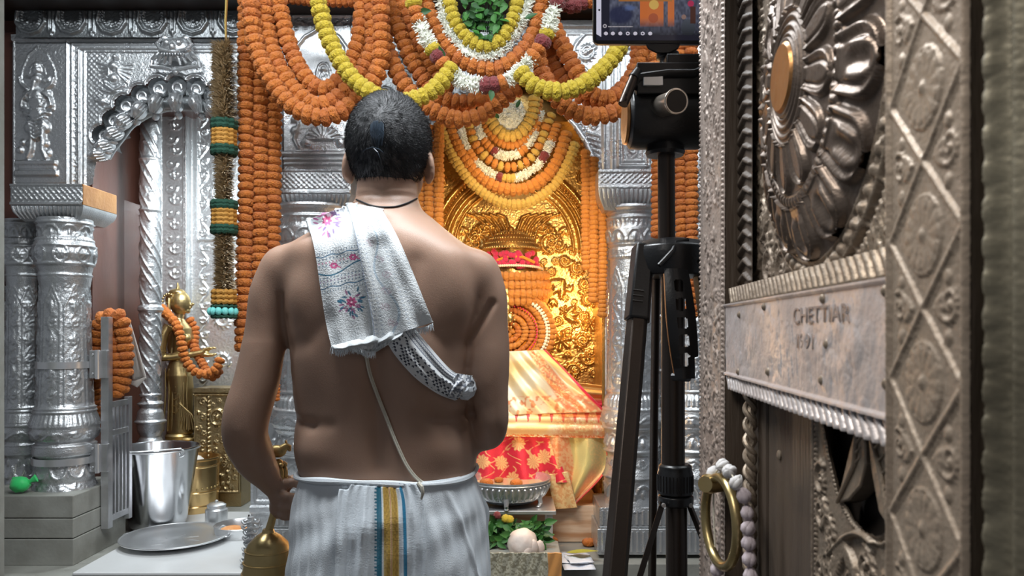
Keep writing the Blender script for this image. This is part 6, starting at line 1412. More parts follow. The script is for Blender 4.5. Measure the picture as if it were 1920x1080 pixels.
# far stile (carved) and near stile (lattice with rosettes)
R = drel(2.06, 2.44, .40, 2.70, .0034); R.H[:] = .036
R.beads([(2.075, .4), (2.075, 2.7)], .007, .008, base=.036); R.beads([(2.425, .4), (2.425, 2.7)], .007, .008, base=.036); R.curve([(2.095, .4), (2.095, 2.7)], .005, h=.006, base=.036); R.curve([(2.405, .4), (2.405, 2.7)], .005, h=.006, base=.036)
H0 = R.H.copy(); R.H[:] = 0; R.fill(2.10, .40, 2.40, 2.70, .055, .006, 41, n=900); R.fill(2.10, .40, 2.40, 2.70, .022, .004, 42, n=900); R.H = H0+R.H; R.punch(.0015, 6)
M['door_stile'] = mat('lit worn silver stile', (.46, .38, .33), .5, .35, .3, 110, .6, 10, (.25, .19, .16), rvar=.1)  # paler base colour carries the light falling on the worn stile
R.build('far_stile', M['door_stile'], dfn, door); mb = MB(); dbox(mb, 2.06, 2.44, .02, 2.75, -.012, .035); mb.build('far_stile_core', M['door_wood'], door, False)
R = drel(.862, 1.093, .40, 2.15, .0026); R.H[:] = 0; per = .186; zc0 = 1.248
for k in range(-5, 6):
    z = zc0+k*per; R.curve([(1.078, z-per/2), (.978, z), (.874, z+per/2)], .0052, h=.0045); R.curve([(1.078, z+per/2), (.978, z), (.874, z-per/2)], .0052, h=.0045)
    for d in (-.0095, .0095): R.curve([(1.078, z-per/2+d), (.874, z+per/2+d)], .0015, h=.002)
    zz2 = z+per/2; R.flower(.978, zz2, .046, 14, .0035, k*.4); R.ring(.978, zz2, .050, .050, .0022, .003); R.stamp(.978, zz2, .009, .006)
    for s1 in (-1, 1): 
        R.spiral(.978+s1*.070, z+.004, .022, 1.4, .0032, .004, s1, s1); R.stamp(.978+s1*.066, z+.036, .010, .0035); R.stamp(.978+s1*.066, z-.036, .010, .0035)
        for q in (-.5, 0, .5): R.leaf(.978+s1*.03, z, .034, (0 if s1 > 0 else PI)+q, .0032)
R.curve([(1.084, .4), (1.084, 2.15)], .005, h=.006); R.curve([(.868, .4), (.868, 2.15)], .005, h=.007); R.beads([(.878, .4), (.878, 2.15)], .0028, .004)
R.punch(.001, 8)
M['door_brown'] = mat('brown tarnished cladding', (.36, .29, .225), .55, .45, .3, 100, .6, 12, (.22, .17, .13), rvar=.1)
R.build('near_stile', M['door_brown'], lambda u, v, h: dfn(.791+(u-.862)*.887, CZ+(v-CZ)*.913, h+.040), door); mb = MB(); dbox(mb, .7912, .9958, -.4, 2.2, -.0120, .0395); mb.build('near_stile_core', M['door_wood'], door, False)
R = drel(.40, .790, .60, 1.85, .0028); R.H[:] = .016; R.H += .020*np.exp(-((R.UU-.770)/.010)**2)+.010*np.exp(-((R.UU-.738)/.008)**2)+.008*sstep(.705, .70, R.UU)
for k in range(34): R.stamp(.770, .62+k*.036, .012, .0025, add=True)
for k in range(11): R.spiral(.56, .66+k*.11, .04, 1.4, .006, .022, k, 1)
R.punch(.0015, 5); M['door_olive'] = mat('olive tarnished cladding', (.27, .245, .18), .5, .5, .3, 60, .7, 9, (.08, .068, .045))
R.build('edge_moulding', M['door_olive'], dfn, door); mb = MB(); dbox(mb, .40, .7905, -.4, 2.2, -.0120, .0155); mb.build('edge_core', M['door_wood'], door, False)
# knocker and ring
Yk = .86
kb = empty('knocker'); kb.parent = door
mb = MB(); a = P(1322, 908, Yk); b = P(1374, 902, Yk+.045); mb.tube([a, a+(b-a)*.1, a+(b-a)*.6, b], [.0090, .0112, .0104, .0130], 20); mb.build('knocker_boss', M['brass'], kb)
n = 48; cR = P(1351, 978, .84); axy = Vector((-.10, 1, 0)).normalized(); mb = MB()
mb.tube([cR+axy*(.0465*math.cos(2*PI*i/n))+Vector((0, 0, .0470*math.sin(2*PI*i/n))) for i in range(n)]  , .0054, 14, closed=True)
M['old_brass'] = mat('dull brass ring', (.46, .36, .17), .32, .9, .1, 40, .5, 14, (.24, .17, .08), rvar=.1); mb.build('knocker_ring', M['old_brass'], kb)
# lotus bud garland
M['bud'] = mat('lilac white lotus bud', (.66, .60, .62), .55, 0, .3, 80, .55, 26, (.36, .24, .33)); M['bud_w'] = mat('white lotus bud', (.74, .74, .74), .55, 0, .3, 80, .4, 26, (.55, .5, .52))
def bud_mesh(m, seed):
    mb = MB(); rg = random.Random(seed)
    for ring_, (n_, sp, L) in enumerate(((5, .52, 1.), (4, .34, 1.12))):
        for i in range(n_):
            a = 2*PI*i/n_+ring_*.5+rg.uniform(-.2, .2); d = Vector((math.cos(a), math.sin(a), 0)); pts = []
            for t in (0, .25, .5, .75, 1.): pts.append(d*(sp*math.sin(PI*(.12+.80*t))*(1-.35*t))+Vector((0, 0, -.8+1.6*t*L*.95)))
            mb.tube(pts, [.18, .40, .44, .32, .05], 8, flat=(1., 1.) if ring_ else (.8, 1.))
    me = bpy.data.meshes.new('lotus_bud'); me.from_pydata(mb.v, [], mb.f); me.shade_smooth(); me.materials.append(m); return me
BW = [bud_mesh(M['bud_w'], 1), bud_mesh(M['bud_w'], 2)]; BP = [bud_mesh(M['bud'], s) for s in (3, 4, 5)]
bY = lambda x: float(np.interp(x, [1338, 1354, 1368, 1381, 1410], [.870, .835, .800, .770, .765]))
t = thing('lotus_bud_garland', 'string of white and lilac lotus buds draped over the brass door ring', 'garland', P(1400, 960, .77)); rg = random.Random(3)
for i, (x, y, w_, ang) in enumerate(((1338, 890, 1, 2.6), (1354, 873, 1, 1.8), (1368, 884, 1, 1.2), (1381, 904, 1, .6), (1394, 928, 0, .35), (1401, 960, 0, .1), (1403, 988, 0, 0), (1404, 1016, 0, 0), (1405, 1046, 0, 0), (1407, 1078, 0, 0), (1409, 1110, 0, 0), (1345, 1066, 0, .2), (1346, 1096, 0, 0))):
    o = bpy.data.objects.new('lotus_bud', rg.choice(BW if w_ else BP)); C.objects.link(o); o.parent = t; o.location = P(x, y, bY(x))-t.location; o.rotation_euler = (rg.uniform(-.3, .3), -ang, rg.uniform(0, 6)); s = .0124*bY(x)*rg.uniform(.92, 1.05); o.scale = (s, s, s)
mb = MB(); mb.tube([P(x, y, bY(x)+.002)-t.location for x, y in ((1345, 1110), (1338, 960), (1338, 890), (1354, 873), (1368, 884), (1381, 904), (1394, 928), (1401, 960), (1405, 1040), (1409, 1120))], .001, 5); mb.build('string', M['thread'], t)
# ================================================================== things on the platform
ZP = .425; ZS = .4385
def yat(py, z): return (CZ-z)*F/(py-HY)          # depth at which a level z shows at row py
# steel bucket
Yb_ = 3.12; kb_ = Yb_/F; bz = CZ+(HY-985)*kb_; 
bt = thing('steel_bucket', 'tall brushed steel bucket with a wire handle on the marble slab', 'bucket', (P(296, 0, Yb_).x, Yb_, ZS)); s0 = (bz-ZS)
H_ = CZ+(HY-838)*kb_-ZS; mb = MB(); mb.lathe((0, 0, 0), [(.001, .006), (.098, .004), (.102, .0), (.106, .004), (.112, .03), (.155, H_-.008), (.1595, H_-.003), (.1595, H_+.003), (.156, H_+.004), (.152, H_-.002), (.108, .03), (.098, .012), (.001, .012)], 64, capb=False, capt=False)
M['bucket_steel'] = mat('bucket steel', (.60, .61, .63), .20, 1., .03, 30, .2, 5, (.45, .45, .46)); mb.build('bucket_body', M['bucket_steel'], bt)
mb = MB(); mb.tube([Vector((.158*math.cos(a), .158*math.sin(a)*1., H_-.004)) for a in np.linspace(0, 2*PI, 48, endpoint=False)], .0035, 8, closed=True); mb.build('rim', M['steel'], bt)
for a in (-.55, PI-.55+.3):
    c = Vector((.150*math.cos(a), .150*math.sin(a), H_-.012)); mb = MB(); mb.tube([c+Vector((.016*math.cos(q), -.006, .014*math.sin(q))) for q in np.linspace(0, 2*PI, 14, endpoint=False)], .0035, 8, closed=True); mb.build('handle_ear', M['steel'], bt)
mb = MB(); a0 = Vector((.150*math.cos(-.55), .150*math.sin(-.55), H_)); a1 = Vector((.150*math.cos(PI-.25), .150*math.sin(PI-.25), H_)); pts = []
for i in range(17):
    f_ = i/16; b_ = a0*(1-f_)+a1*f_; pts.append(b_+Vector((-.05, -.145, .0))*math.sin(PI*f_)+Vector((0, 0, .006)))
mb.tube(pts, .0028, 8); mb.build('wire_handle', M['steel'], bt)
# brass pail behind it
Yc = 3.38; kc = Yc/F; t = thing('brass_pail', 'wide brass pail with hoops, half hidden behind the steel bucket', 'pail', (P(363, 0, Yc).x, Yc, .426)); Hc = CZ+(HY-858)*kc-.426; r = 46*kc
mb = MB(); mb.lathe((0, 0, 0), [(.001, .006), (r*.93, 0), (r*.94, .01), (r*1.0, Hc-.006), (r*1.05, Hc), (r*1.05, Hc+.006), (r*.98, Hc+.006), (r*.92, .014), (.001, .014)], 56, capb=False, capt=False); mb.build('pail_body', M['brass_bright'], t)
for z in (.04, .10, Hc-.03): 
    mb = MB(); mb.tube([Vector((r*(.945+.06*z/Hc)*math.cos(a), r*(.945+.06*z/Hc)*math.sin(a), z)) for a in np.linspace(0, 2*PI, 48, endpoint=False)], .005, 8, closed=True); mb.build('hoop', M['brass_bright'], t)
mb = MB()
for j in range(30): a = 2*PI*j/30; mb.ell((r*.965*math.cos(a), r*.965*math.sin(a), .118), .0045, 8, 6)
mb.build('rivet_row', M['brass'], t)
M['white_lump'] = mat('white food', (.80, .74, .66), .7, 0, .4, 40); mb = MB(); mb.ell((.0, -.02, Hc-.018), (.055, .05, .035), 18, 12)
tag(mb.build('white_lump', M['white_lump'], None), 'pale rounded lump showing inside the brass pail', 'food'); bpy.data.objects['white_lump'].location = t.location
# round steel plate on the slab
Yp = 2.865; kpl = Yp/F; t = thing('steel_plate', 'large round steel plate lying before the bucket', 'plate', (P(329, 0, Yp).x, Yp, ZS)); r = 96*kpl
mb = MB(); mb.lathe((0, 0, 0), [(.001, .010), (r*.50, .001), (r*.62, .0), (r*.80, .010), (r*.97, .020), (r, .0235), (r*.975, .0245), (r*.80, .0135), (r*.60, .0035), (r*.30, .0045), (.001, .005)], 72, capb=False, capt=False); mb.build('dish', M['steel'], t)
mb = MB(); mb.tube([Vector((r*math.cos(a), r*math.sin(a), .0235)) for a in np.linspace(0, 2*PI, 60, endpoint=False)], .003, 8, closed=True); mb.build('rim', M['steel'], t)
for a in (PI*.97, .0): mb = MB(); mb.tube([Vector((r*math.cos(a)*1.005, r*math.sin(a), .022))+Vector((math.copysign(.010, math.cos(a))*math.sin(q), .018*math.cos(q), 0)) for q in np.linspace(0, PI, 9)], .002, 6); mb.build('rim_handle', M['steel'], t)
mb = MB()
for j in range(8): 
    a = j*PI/4; mb.tube([(r*.12*math.cos(a), r*.12*math.sin(a), .0055), (r*.3*math.cos(a+.2), r*.3*math.sin(a+.2), .0052), (r*.46*math.cos(a), r*.46*math.sin(a), .0042)], [.002, .004, .0015], 6, flat=(.4, 1))
mb.build('pressed_petals', M['steel'], t)
# small lidded steel pot and round tray with orange powder
Yq = 3.13; t = thing('steel_pot', 'little lidded steel pot beside the brass pail', 'pot', (P(406, 0, Yq).x, Yq, ZS)); kq = Yq/F; Hq = CZ+(HY-944)*kq-ZS; r = 20*kq
mb = MB(); mb.lathe((0, 0, 0), [(r*.9, 0), (r, .004), (r, Hq*.72), (r*.8, Hq*.80), (r*.82, Hq*.84), (.001, Hq*.84)], 36); mb.build('pot_body', M['steel'], t)
mb = MB(); mb.lathe((0, 0, Hq*.83), [(r*.84, 0), (r*.86, .010), (r*.6, .017), (.006, .020), (.007, .026), (.001, .030)], 36); mb.build('lid', M['steel'], t)
Yt_ = 2.97; t = thing('steel_tray', 'small deep steel tray with orange powder near the man\'s wrist', 'tray', (P(450, 0, Yt_).x, Yt_, ZS)); r = 46*Yt_/F; zt = CZ+(HY-985)*Yt_/F-ZS
mb = MB(); zt = max(zt, .002); mb.lathe((0, 0, 0), [(.001, .002), (r*.94, .0), (r*.96, .004), (r, .035), (r*1.03, .038), (r*1.0, .040), (r*.96, .034), (r*.90, .006), (.001, .006)], 48, capb=False, capt=False); mb.build('tray_body', M['steel'], t)
M['powder'] = mat('orange powder', (.78, .30, .09), .9, 0, .8, 60, .5, 30, (.80, .52, .28)); mb = MB(); mb.ell((-.03, 0, .010), (.05, .05, .022), 18, 10); mb.ell((.02, .02, .008), (.04, .04, .014), 14, 8); mb.build('powder_heap', M['powder'], t)
M['black_rod'] = mat('incense rod', (.02, .015, .012), .6); mb = MB(); mb.tube([(.032, .0, .012), (.034, .0, .075)], .003, 8); mb.build('incense_stick', M['black_rod'], t)
# silver filigree stand at the slab's corner, near the bell
t = thing('incense_holder', 'small silver openwork stand at the slab corner behind the bell', 'stand', P(470, 1070, 2.56)); t.location.z = ZS; 
for i in range(9):
    z = .018*i; mb = MB(); n = 16; rr_ = .030-.010*math.sin(i*.35)+.004*(i % 2); mb.tube([Vector((rr_*math.cos(2*PI*j/n), rr_*math.sin(2*PI*j/n), z+.006+.004*math.sin(j*PI/2))) for j in range(n)], .0042, 6, closed=True); mb.build('filigree_ring', M['silver'], t)
mb = MB(); mb.tube([(0, 0, 0), (0, 0, .165)], [.018, .010], 12); mb.build('stem', M['silver'], t)
# green knotted cloth bag
M['green_cloth'] = mat('bright green cloth', (.03, .60, .15), .55, 0, .3, 60, .4, 30, (.02, .40, .10), sheen=.3)
Yg_ = 2.66; kg = Yg_/F; t = thing('green_pouch', 'small bright green tied cloth pouch on the grey plinth', 'pouch', P(40, 926, Yg_)); g0 = t.location; g0.z = CZ+(HY-929)*2.62/F
def gq(x, y, d=0.): return Vector(((x-40)*kg, d, (926-y)*kg))
mb = MB(); mb.ell(gq(38, 910), (18*kg, 15*kg, 15*kg), 20, 14); 
for v_i in range(len(mb.v)): v = Vector(mb.v[v_i]); v += (v-gq(38, 910)).normalized()*.003*noise.noise(v*90); v.z = max(v.z, .0005); mb.v[v_i] = tuple(v)
mb.build('bag', M['green_cloth'], t)
mb = MB(); mb.tube([gq(50, 908), gq(58, 903), gq(68, 898)], [.010, .006, .014], 12, flat=(1, .4)); mb.build('knot_tail', M['green_cloth'], t)
mb = MB(); mb.tube([gq(24, 906), gq(26, 898), gq(32, 896)], [.004, .009, .004], 10, flat=(1, .5)); mb.build('knot_end', M['green_cloth'], t)
mb = MB(); mb.tube([gq(24, 900), gq(29, 884), gq(30, 872)], .0006, 4); mb.tube([gq(40, 898), gq(46, 884)], .0006, 4); mb.build('string', M['thread'], t)

# ================================================================== gate with garland, hinged on the thick column
gt = thing('gate', 'narrow silver bar gate hinged on the thick column beside the bucket', 'gate', P(198, 990, 2.80)); go = gt.location
A_ = Vector((-1.467, 2.80, 0)); B_ = Vector((-1.464, 2.955, 0)); gd = (B_-A_).normalized(); gn = Vector((gd.y, -gd.x, 0)); zt_ = CZ+(HY-594)*2.80/F; zb_ = CZ+(HY-990)*2.80/F
M['gate_silver'] = mat('gate silver', (.70, .70, .72), .28, .9, .1, 60, .3, 20)
def gbar(c0_, c1_, w_, nm, d=.012):
    mb = MB(); vs = []
    for p in (c0_, c1_):
        for a, b in ((-1, -1), (1, -1), (1, 1), (-1, 1)): vs.append(p+ (gd*a*w_/2+gn*b*d/2 if abs((c1_-c0_).normalized().z) > .5 else Vector((0, 0, a*w_/2))+gn*b*d/2)-go)
    mb.add(vs, [(0, 1, 2, 3), (7, 6, 5, 4), (0, 4, 5, 1), (1, 5, 6, 2), (2, 6, 7, 3), (3, 7, 4, 0)]); return mb.build(nm, M['gate_silver'], gt, False, .0015)
def gp(s, z): return Vector((A_.x+gd.x*s, A_.y+gd.y*s, z))
gbar(gp(0, zb_), gp(0, zt_), .03, 'gate_post', .028); gbar(gp(.150, zb_), gp(.150, zt_-.30), .022, 'gate_post', .02)
for z in (zb_+.03, zt_-.32, zb_+.34): gbar(gp(.0, z), gp(.150, z), .022, 'gate_rail')
for k in range(1, 6): gbar(gp(.025*k, zb_+.03), gp(.025*k, zt_-.31), .008, 'gate_bar', .010)
for yc_ in (683, 858):
    z = CZ+(HY-yc_)*2.80/F; mb = MB(); a = P(177, yc_, 2.775)-go; mb.box(a+Vector((-.012, -.012, -.050)), a+Vector((.052, .006, .050))); hg = mb.build('hinge', M['gate_silver'], gt, False, .002)
    mb = MB(); mb.tube([a+Vector((.020, -.018, -.052)), a+Vector((.020, -.018, .052))], .008, 10); mb.build('hinge_pin', M['steel'], hg)
    for q in (-.034, .034): mb = MB(); mb.lathe(a+Vector((.0, -.013, q)), [(.005, 0), (.004, -.003)], 10, 'y'); mb.build('screw', M['steel'], hg)
    c = Vector((P(122, 0, 2.775).x, 2.775, z)); rr_ = (44.5 if yc_ < 700 else 50.5)*2.775/F+.003; mb = MB(); n = 60
    for (za, zb2) in ((-.012, .012),):
        vs = []; 
        for j in range(n): 
            a_ = 2*PI*j/n
            for zz3, ro in ((za, 0), (zb2, 0), (zb2, .005), (za, .005)): vs.append(c-go+Vector(((rr_+ro)*math.cos(a_), (rr_+ro)*math.sin(a_), zz3)))
        fs = [(j*4+k, j*4+(k+1) % 4, ((j+1) % n)*4+(k+1) % 4, ((j+1) % n)*4+k) for j in range(n) for k in range(4)]; mb.add(vs, fs)
    mb.tube([c-go+Vector((rr_, 0, 0)), a+Vector((.0, 0, 0))], .010, 8, flat=(1, .5)); mb.build('clamp_band', M['steel'], gt)
garland('thick orange garland looped over the top of the narrow gate', [(180, 700, 2.89), (183, 640, 2.88), (190, 604, 2.87), (206, 592, 2.86), (226, 598, 2.86), (233, 640, 2.87), (235, 690, 2.87), (228, 728, 2.87)], 15.5, 'orange', 'garlands round the gate', gap=1.0, mix='orange_deep')
garland('second orange garland hanging beside the gate post under its loop', [(212, 606, 2.90), (214, 660, 2.86), (217, 700, 2.86), (218, 738, 2.86)], 14, 'orange', 'garlands round the gate', gap=1.0, mix='orange_deep')
garland('short orange garland hanging low between gate and thick column', [(180, 700, 2.87), (178, 740, 2.87), (182, 800, 2.87)], 11, 'orange', 'garlands round the gate', gap=1.0, mix='orange_deep')
# grey cloth hanging on the gate
M['grey_cloth'] = mat('grey cloth', (.40, .37, .34), .85, 0, .3, 300)
t = thing('cloth', 'folded grey cloth triangle hanging behind the gate garland', 'cloth', P(256, 712, 2.93)); o_ = t.location
n_ = 16; vs = []; fs = []
for i in range(n_+1):
    f_ = i/n_
    for j in range(9): g = j/8; x = 238+(4+30*f_)*g*1.0+f_*2; y = 600+112*f_; vs.append(P(x, y, 2.92+.02*math.sin(g*9+f_*2)*f_)-o_)
for i in range(n_):
    for j in range(8): a = i*9+j; fs.append((a, a+1, a+10, a+9))
mb = MB(); mb.add(vs, fs); c_ = mb.build('cloth_panel', M['grey_cloth'], t); md = c_.modifiers.new('t', 'SOLIDIFY'); md.thickness = .004
mb = MB(); mb.tube([P(240, 716, 2.91)-o_, P(256, 720, 2.90)-o_, P(273, 708, 2.90)-o_], [.004, .014, .003], 10, flat=(1, .5)); mb.build('cloth_hem', M['grey_cloth'], t)

# ================================================================== brass attendant statue
Ys = 3.585; ks = Ys/F; st = thing('brass_statue', 'standing brass figure in profile with joined hands, wearing a marigold garland', 'statue', P(335, 832, Ys)); so = st.location
def sp(x, y, d=0.): return P(x, y, Ys)+Vector((0, d, 0))-so
mb = MB()
def sl(secs, n=28):
    vs = []; fs = []
    for x, y, a, b in secs:
        for j in range(n): q = 2*PI*j/n; vs.append(sp(x, y)+Vector((a*ks*math.cos(q), b*ks*math.sin(q), 0)))
    for i in range(len(secs)-1):
        for j in range(n): l = (j+1) % n; fs.append((i*n+j, i*n+l, (i+1)*n+l, (i+1)*n+j))
    fs.append(tuple(range(n-1, -1, -1))); fs.append(tuple((len(secs)-1)*n+j for j in range(n))); mb.add(vs, fs)
sl([(338, 812, 25, 20), (338, 790, 23, 20), (339, 760, 22, 20), (339, 730, 23, 22), (336, 704, 24, 23), (335, 686, 19, 19), (337, 668, 13, 15), (340, 650, 14, 17), (343, 632, 17, 20), (341, 616, 17, 22), (337, 604, 13, 18), (336, 598, 8, 9), (338, 586, 8, 8)])
mb.ell(sp(338, 568), (19*ks, 17*ks, 23*ks), 20, 14); mb.ell(sp(358, 572), (4*ks, 3*ks, 4*ks), 10, 8); mb.ell(sp(352, 583), (5*ks, 6*ks, 5*ks), 10, 8); mb.ell(sp(326, 562), (15*ks, 15*ks, 17*ks), 16, 12); mb.ell(sp(332, 548), (15*ks, 13*ks, 7*ks), 14, 10)
mb.ell(sp(362, 560+10), (3*ks, 2.6*ks, 3*ks), 8, 6); mb.ell(sp(356, 577), (4*ks, 4*ks, 2*ks), 8, 6)
mb.ell(sp(351, 634, -.02), (11*ks, 9*ks, 10*ks), 14, 10); mb.ell(sp(351, 634, .02), (11*ks, 9*ks, 10*ks), 14, 10)
for d in (-.055, .05):
    mb.tube([sp(324, 610, d*.8), sp(316, 628, d), sp(313, 652, d*1.1), sp(316, 670, d), sp(336, 668, d*.8), sp(366, 664, d*.5), sp(384, 660, d*.4)], [8*ks, 9.5*ks, 9*ks, 8.5*ks, 7*ks, 5.5*ks, 4.5*ks], 14)
    mb.tube([sp(382, 660, d*.4), sp(390, 654, d*.4), sp(398, 652, d*.4), (sp(403, 654, d*.4))], [4.5*ks, 3*ks, 2.4*ks, 1.4*ks], 8); mb.tube([sp(380, 664, d*.3), sp(394, 666, d*.3), sp(404, 664, d*.3)], [5.5*ks, 4*ks, 2*ks], 8)
me = bpy.data.meshes.new('s'); me.from_pydata(mb.v, [], mb.f); raw = bpy.data.objects.new('s', me); C.objects.link(raw); r_ = raw.modifiers.new('r', 'REMESH'); r_.mode = 'VOXEL'; r_.voxel_size = .0032; r_.use_smooth_shade = True; s_ = raw.modifiers.new('s', 'SMOOTH'); s_.iterations = 3
bm_ = bpy.data.meshes.new_from_object(raw.evaluated_get(bpy.context.evaluated_depsgraph_get())); bpy.data.objects.remove(raw); bm_.materials.clear(); bm_.materials.append(M['brass']); bm_.name = 'figure'; bm_.shade_smooth(); link(bpy.data.objects.new('figure', bm_), st)
mb = MB() # skirt folds, sash fan, hem
for k in range(7): 
    x = 318+k*6.5; mb.tube([sp(x, 690, -.044+.002*k), sp(x+1, 740, -.048), sp(x+(k-3)*1.2, 806, -.044)], [.002, .005, .003], 8)
for k in range(6): mb.tube([sp(346, 745+2*k, -.05), sp(352+3.0*k, 775, -.045), sp(344+6.2*k, 803, -.04)], [.003, .005, .006], 8)
for k in range(6): mb.tube([sp(320, 702+13*k, -.020), sp(329, 709+12.5*k, -.044), sp(338, 712+12*k, -.052), sp(347, 710+10*k, -.046), sp(356, 706+9*k, -.026)], [.001, .003, .004, .003, .001], 8)
mb.build('skirt_folds', M['brass'], st)
mb = MB(); mb.lathe(sp(336, 822), [(24*ks, 0), (25*ks, 6*ks), (22*ks, 10*ks)], 24); mb.ell(sp(352, 822, -.03), (16*ks, 8*ks, 5*ks), 12, 8); mb.ell(sp(352, 822, .03), (16*ks, 8*ks, 5*ks), 12, 8); mb.build('feet', M['brass'], st)
mb = MB(); mb.box(sp(305, 834, -.09), sp(392, 826, .09)); mb.build('base', M['brass'], st, False, .003)
mb = MB(); 
for k in range(9): q = k/8*2.2-.3; mb.ell(sp(330-18*math.sin(q+.4), 552+26*(1-math.cos(q)), -.04), .006, 8, 6)
mb.build('hair_ornament', M['brass'], st); mb = MB(); mb.tube([sp(332, 548, 0), sp(334, 538, 0), sp(333, 530, 0)], [.012, .007, .003], 10); mb.build('crown_knot', M['brass'], st); mb = MB(); mb.tube([sp(325, 560, -.045), sp(326, 575, -.052), sp(328, 590, -.048)], [.006, .008, .003], 8); mb.build('earring', M['brass'], st)
mb = MB(); mb.tube([sp(345, 600, -.045), sp(350, 618, -.062), sp(358, 630, -.05)], .003, 6)
for y_ in (625, 658): mb.tube([sp(312-0, y_, -.055)+Vector((10.5*ks*math.cos(a), 10.5*ks*math.sin(a), 0)) for a in np.linspace(0, 2*PI, 16, endpoint=False)], .003, 6, closed=True)
mb.build('jewellery', M['brass'], st)
garland('orange garland round the neck of the brass statue, hanging over its hands', [(303, 578, 3.52), (316, 592, 3.49), (330, 608, 3.475), (338, 630, 3.46), (342, 655, 3.455), (348, 676, 3.46), (364, 696, 3.46), (384, 702, 3.46), (404, 694, 3.46), (412, 676, 3.47)], 9.5, 'orange', 'garlands on the statue', gap=1.05)
garland('second orange garland passing behind the brass statue\'s hands', [(356, 600, 3.62), (366, 620, 3.63), (364, 650, 3.60), (376, 676, 3.57), (396, 706, 3.52), (410, 696, 3.50)], 9, 'orange_deep', 'garlands on the statue', gap=1.05)
mb = MB(); mb.tube([P(303, 578, 3.52)-so, P(310, 566, 3.57)-so], .003, 6); mb.build('garland_tie', M['thread'], st)
# ledge and carved gold pedestal behind the statue
mb = MB(); a = P(300, 834, 3.50); b = P(362, 834, 3.50); mb.box((a.x, 3.50, .4262), (b.x, 3.70, P(0, 834, 3.585).z-.001)); 
tag(mb.build('statue_pedestal', M['stone'], None, False, .003), 'plain block under the brass statue, hidden by the bucket', 'pedestal')
t = thing('carved_pedestal', 'brass-coloured carved pedestal with round bosses beside the statue', 'pedestal', P(405, 960, 3.50)); co_ = t.location; R = WR(364, 728, 452, 925, 3.49, .003)
R.band(364, 728, 452, 736, .014); R.curve([(364, 740), (452, 740)], 2, h=.012); R.beads([(392, 745), (392, 922)], 4, .012); R.ring(408, 782, 12, 14, 2.4, .014); R.stamp(408, 782, 5, .012); R.fill(394, 740, 452, 925, 8, .009, 3, n=300); R.fill(365, 742, 392, 925, 9, .009, 6, n=200); R.frame(366, 740, 450, 922, 2, .010); R.punch(.002)
M['pedestal_gold'] = mat('dull gilt', (.50, .38, .20), .36, .85, .3, 120, .5, 12, (.26, .18, .09)); R.build('carved_face', M['pedestal_gold'], lambda u, v, h: (u-co_.x, 3.49-h-co_.y, v-co_.z), t)
a = P(364, 728, 3.49)-co_; b = P(452, 925, 3.49)-co_; mb = MB(); mb.box((a.x, 3.491-co_.y, .4265-co_.z), (b.x, 3.66-co_.y, a.z)); mb.build('block', M['pedestal_gold'], t, False)

# ================================================================== brass hand bell
Yh_ = DM+.092; kh_ = Yh_/F; bl = thing('hand_bell', 'brass hand bell with figured handle, held in the man\'s lowered hand', 'bell', P(503, 1100, Yh_)); bo = bl.location
def bq(x, y, d=0.): return P(x, y, Yh_)+Vector((0, d, 0))-bo
mb = MB(); c = bq(503, 1110); mb.lathe(c, [(62*kh_, 0), (64*kh_, 5*kh_), (56*kh_, 16*kh_), (48*kh_, 34*kh_), (44*kh_, 56*kh_), (42*kh_, 76*kh_), (36*kh_, 92*kh_), (22*kh_, 106*kh_), (12*kh_, 112*kh_), (10*kh_, 118*kh_)], 56, capb=False)
bb = mb.build('bell_body', M['brass'], bl); md = bb.modifiers.new('t', 'SOLIDIFY'); md.thickness = .004
for y_, r_ in ((1098, 59), (1072, 47.5), (1052, 45), (1030, 41.5)): mb = MB(); mb.tube([bq(503, y_)+Vector((r_*kh_*math.cos(a), r_*kh_*math.sin(a), 0)) for a in np.linspace(0, 2*PI, 48, endpoint=False)], .0018, 8, closed=True); mb.build('raised_ring', M['brass'], bb)
mb = MB(); mb.tube([bq(503, 1000), bq(510, 975), bq(517, 950), bq(521, 925), bq(522, 900)], [8*kh_, 7*kh_, 7*kh_, 7*kh_, 8*kh_], 14); mb.build('handle', M['brass'], bl)
mb = MB()   # seated figures round the handle top, bird finial
for i in range(7):
    a = 2*PI*i/7; c = bq(522, 888)+Vector((12*kh_*math.cos(a), 12*kh_*math.sin(a), 0)); mb.ell(c, (6*kh_, 6*kh_, 15*kh_), 10, 8); mb.ell(c+Vector((0, 0, 17*kh_)), 5*kh_, 10, 8); mb.ell(c+Vector((0, 0, -10*kh_)), (8*kh_, 8*kh_, 5*kh_), 10, 6)
mb.ell(bq(522, 872), (10*kh_, 10*kh_, 12*kh_), 12, 8); mb.build('handle_figures', M['brass'], bl)
mb = MB(); mb.ell(bq(520, 846), (17*kh_, 10*kh_, 12*kh_), 18, 12); mb.tube([bq(530, 842), bq(538, 836), bq(541, 838), bq(544, 846)], [9*kh_, 7*kh_, 6*kh_, 2*kh_], 12); mb.tube([bq(508, 846), bq(500, 838), bq(504, 830)], [7*kh_, 4*kh_, 2*kh_], 10); mb.ell(bq(536, 830), (2.5*kh_, 3*kh_, 5*kh_), 8, 6); mb.build('finial', M['brass'], bl)
mb = MB(); mb.tube([bq(503, 1010), bq(503, 1095)], .002, 6); mb.ell(bq(503, 1100), .011, 12, 8); mb.build('clapper', M['brass'], bl)

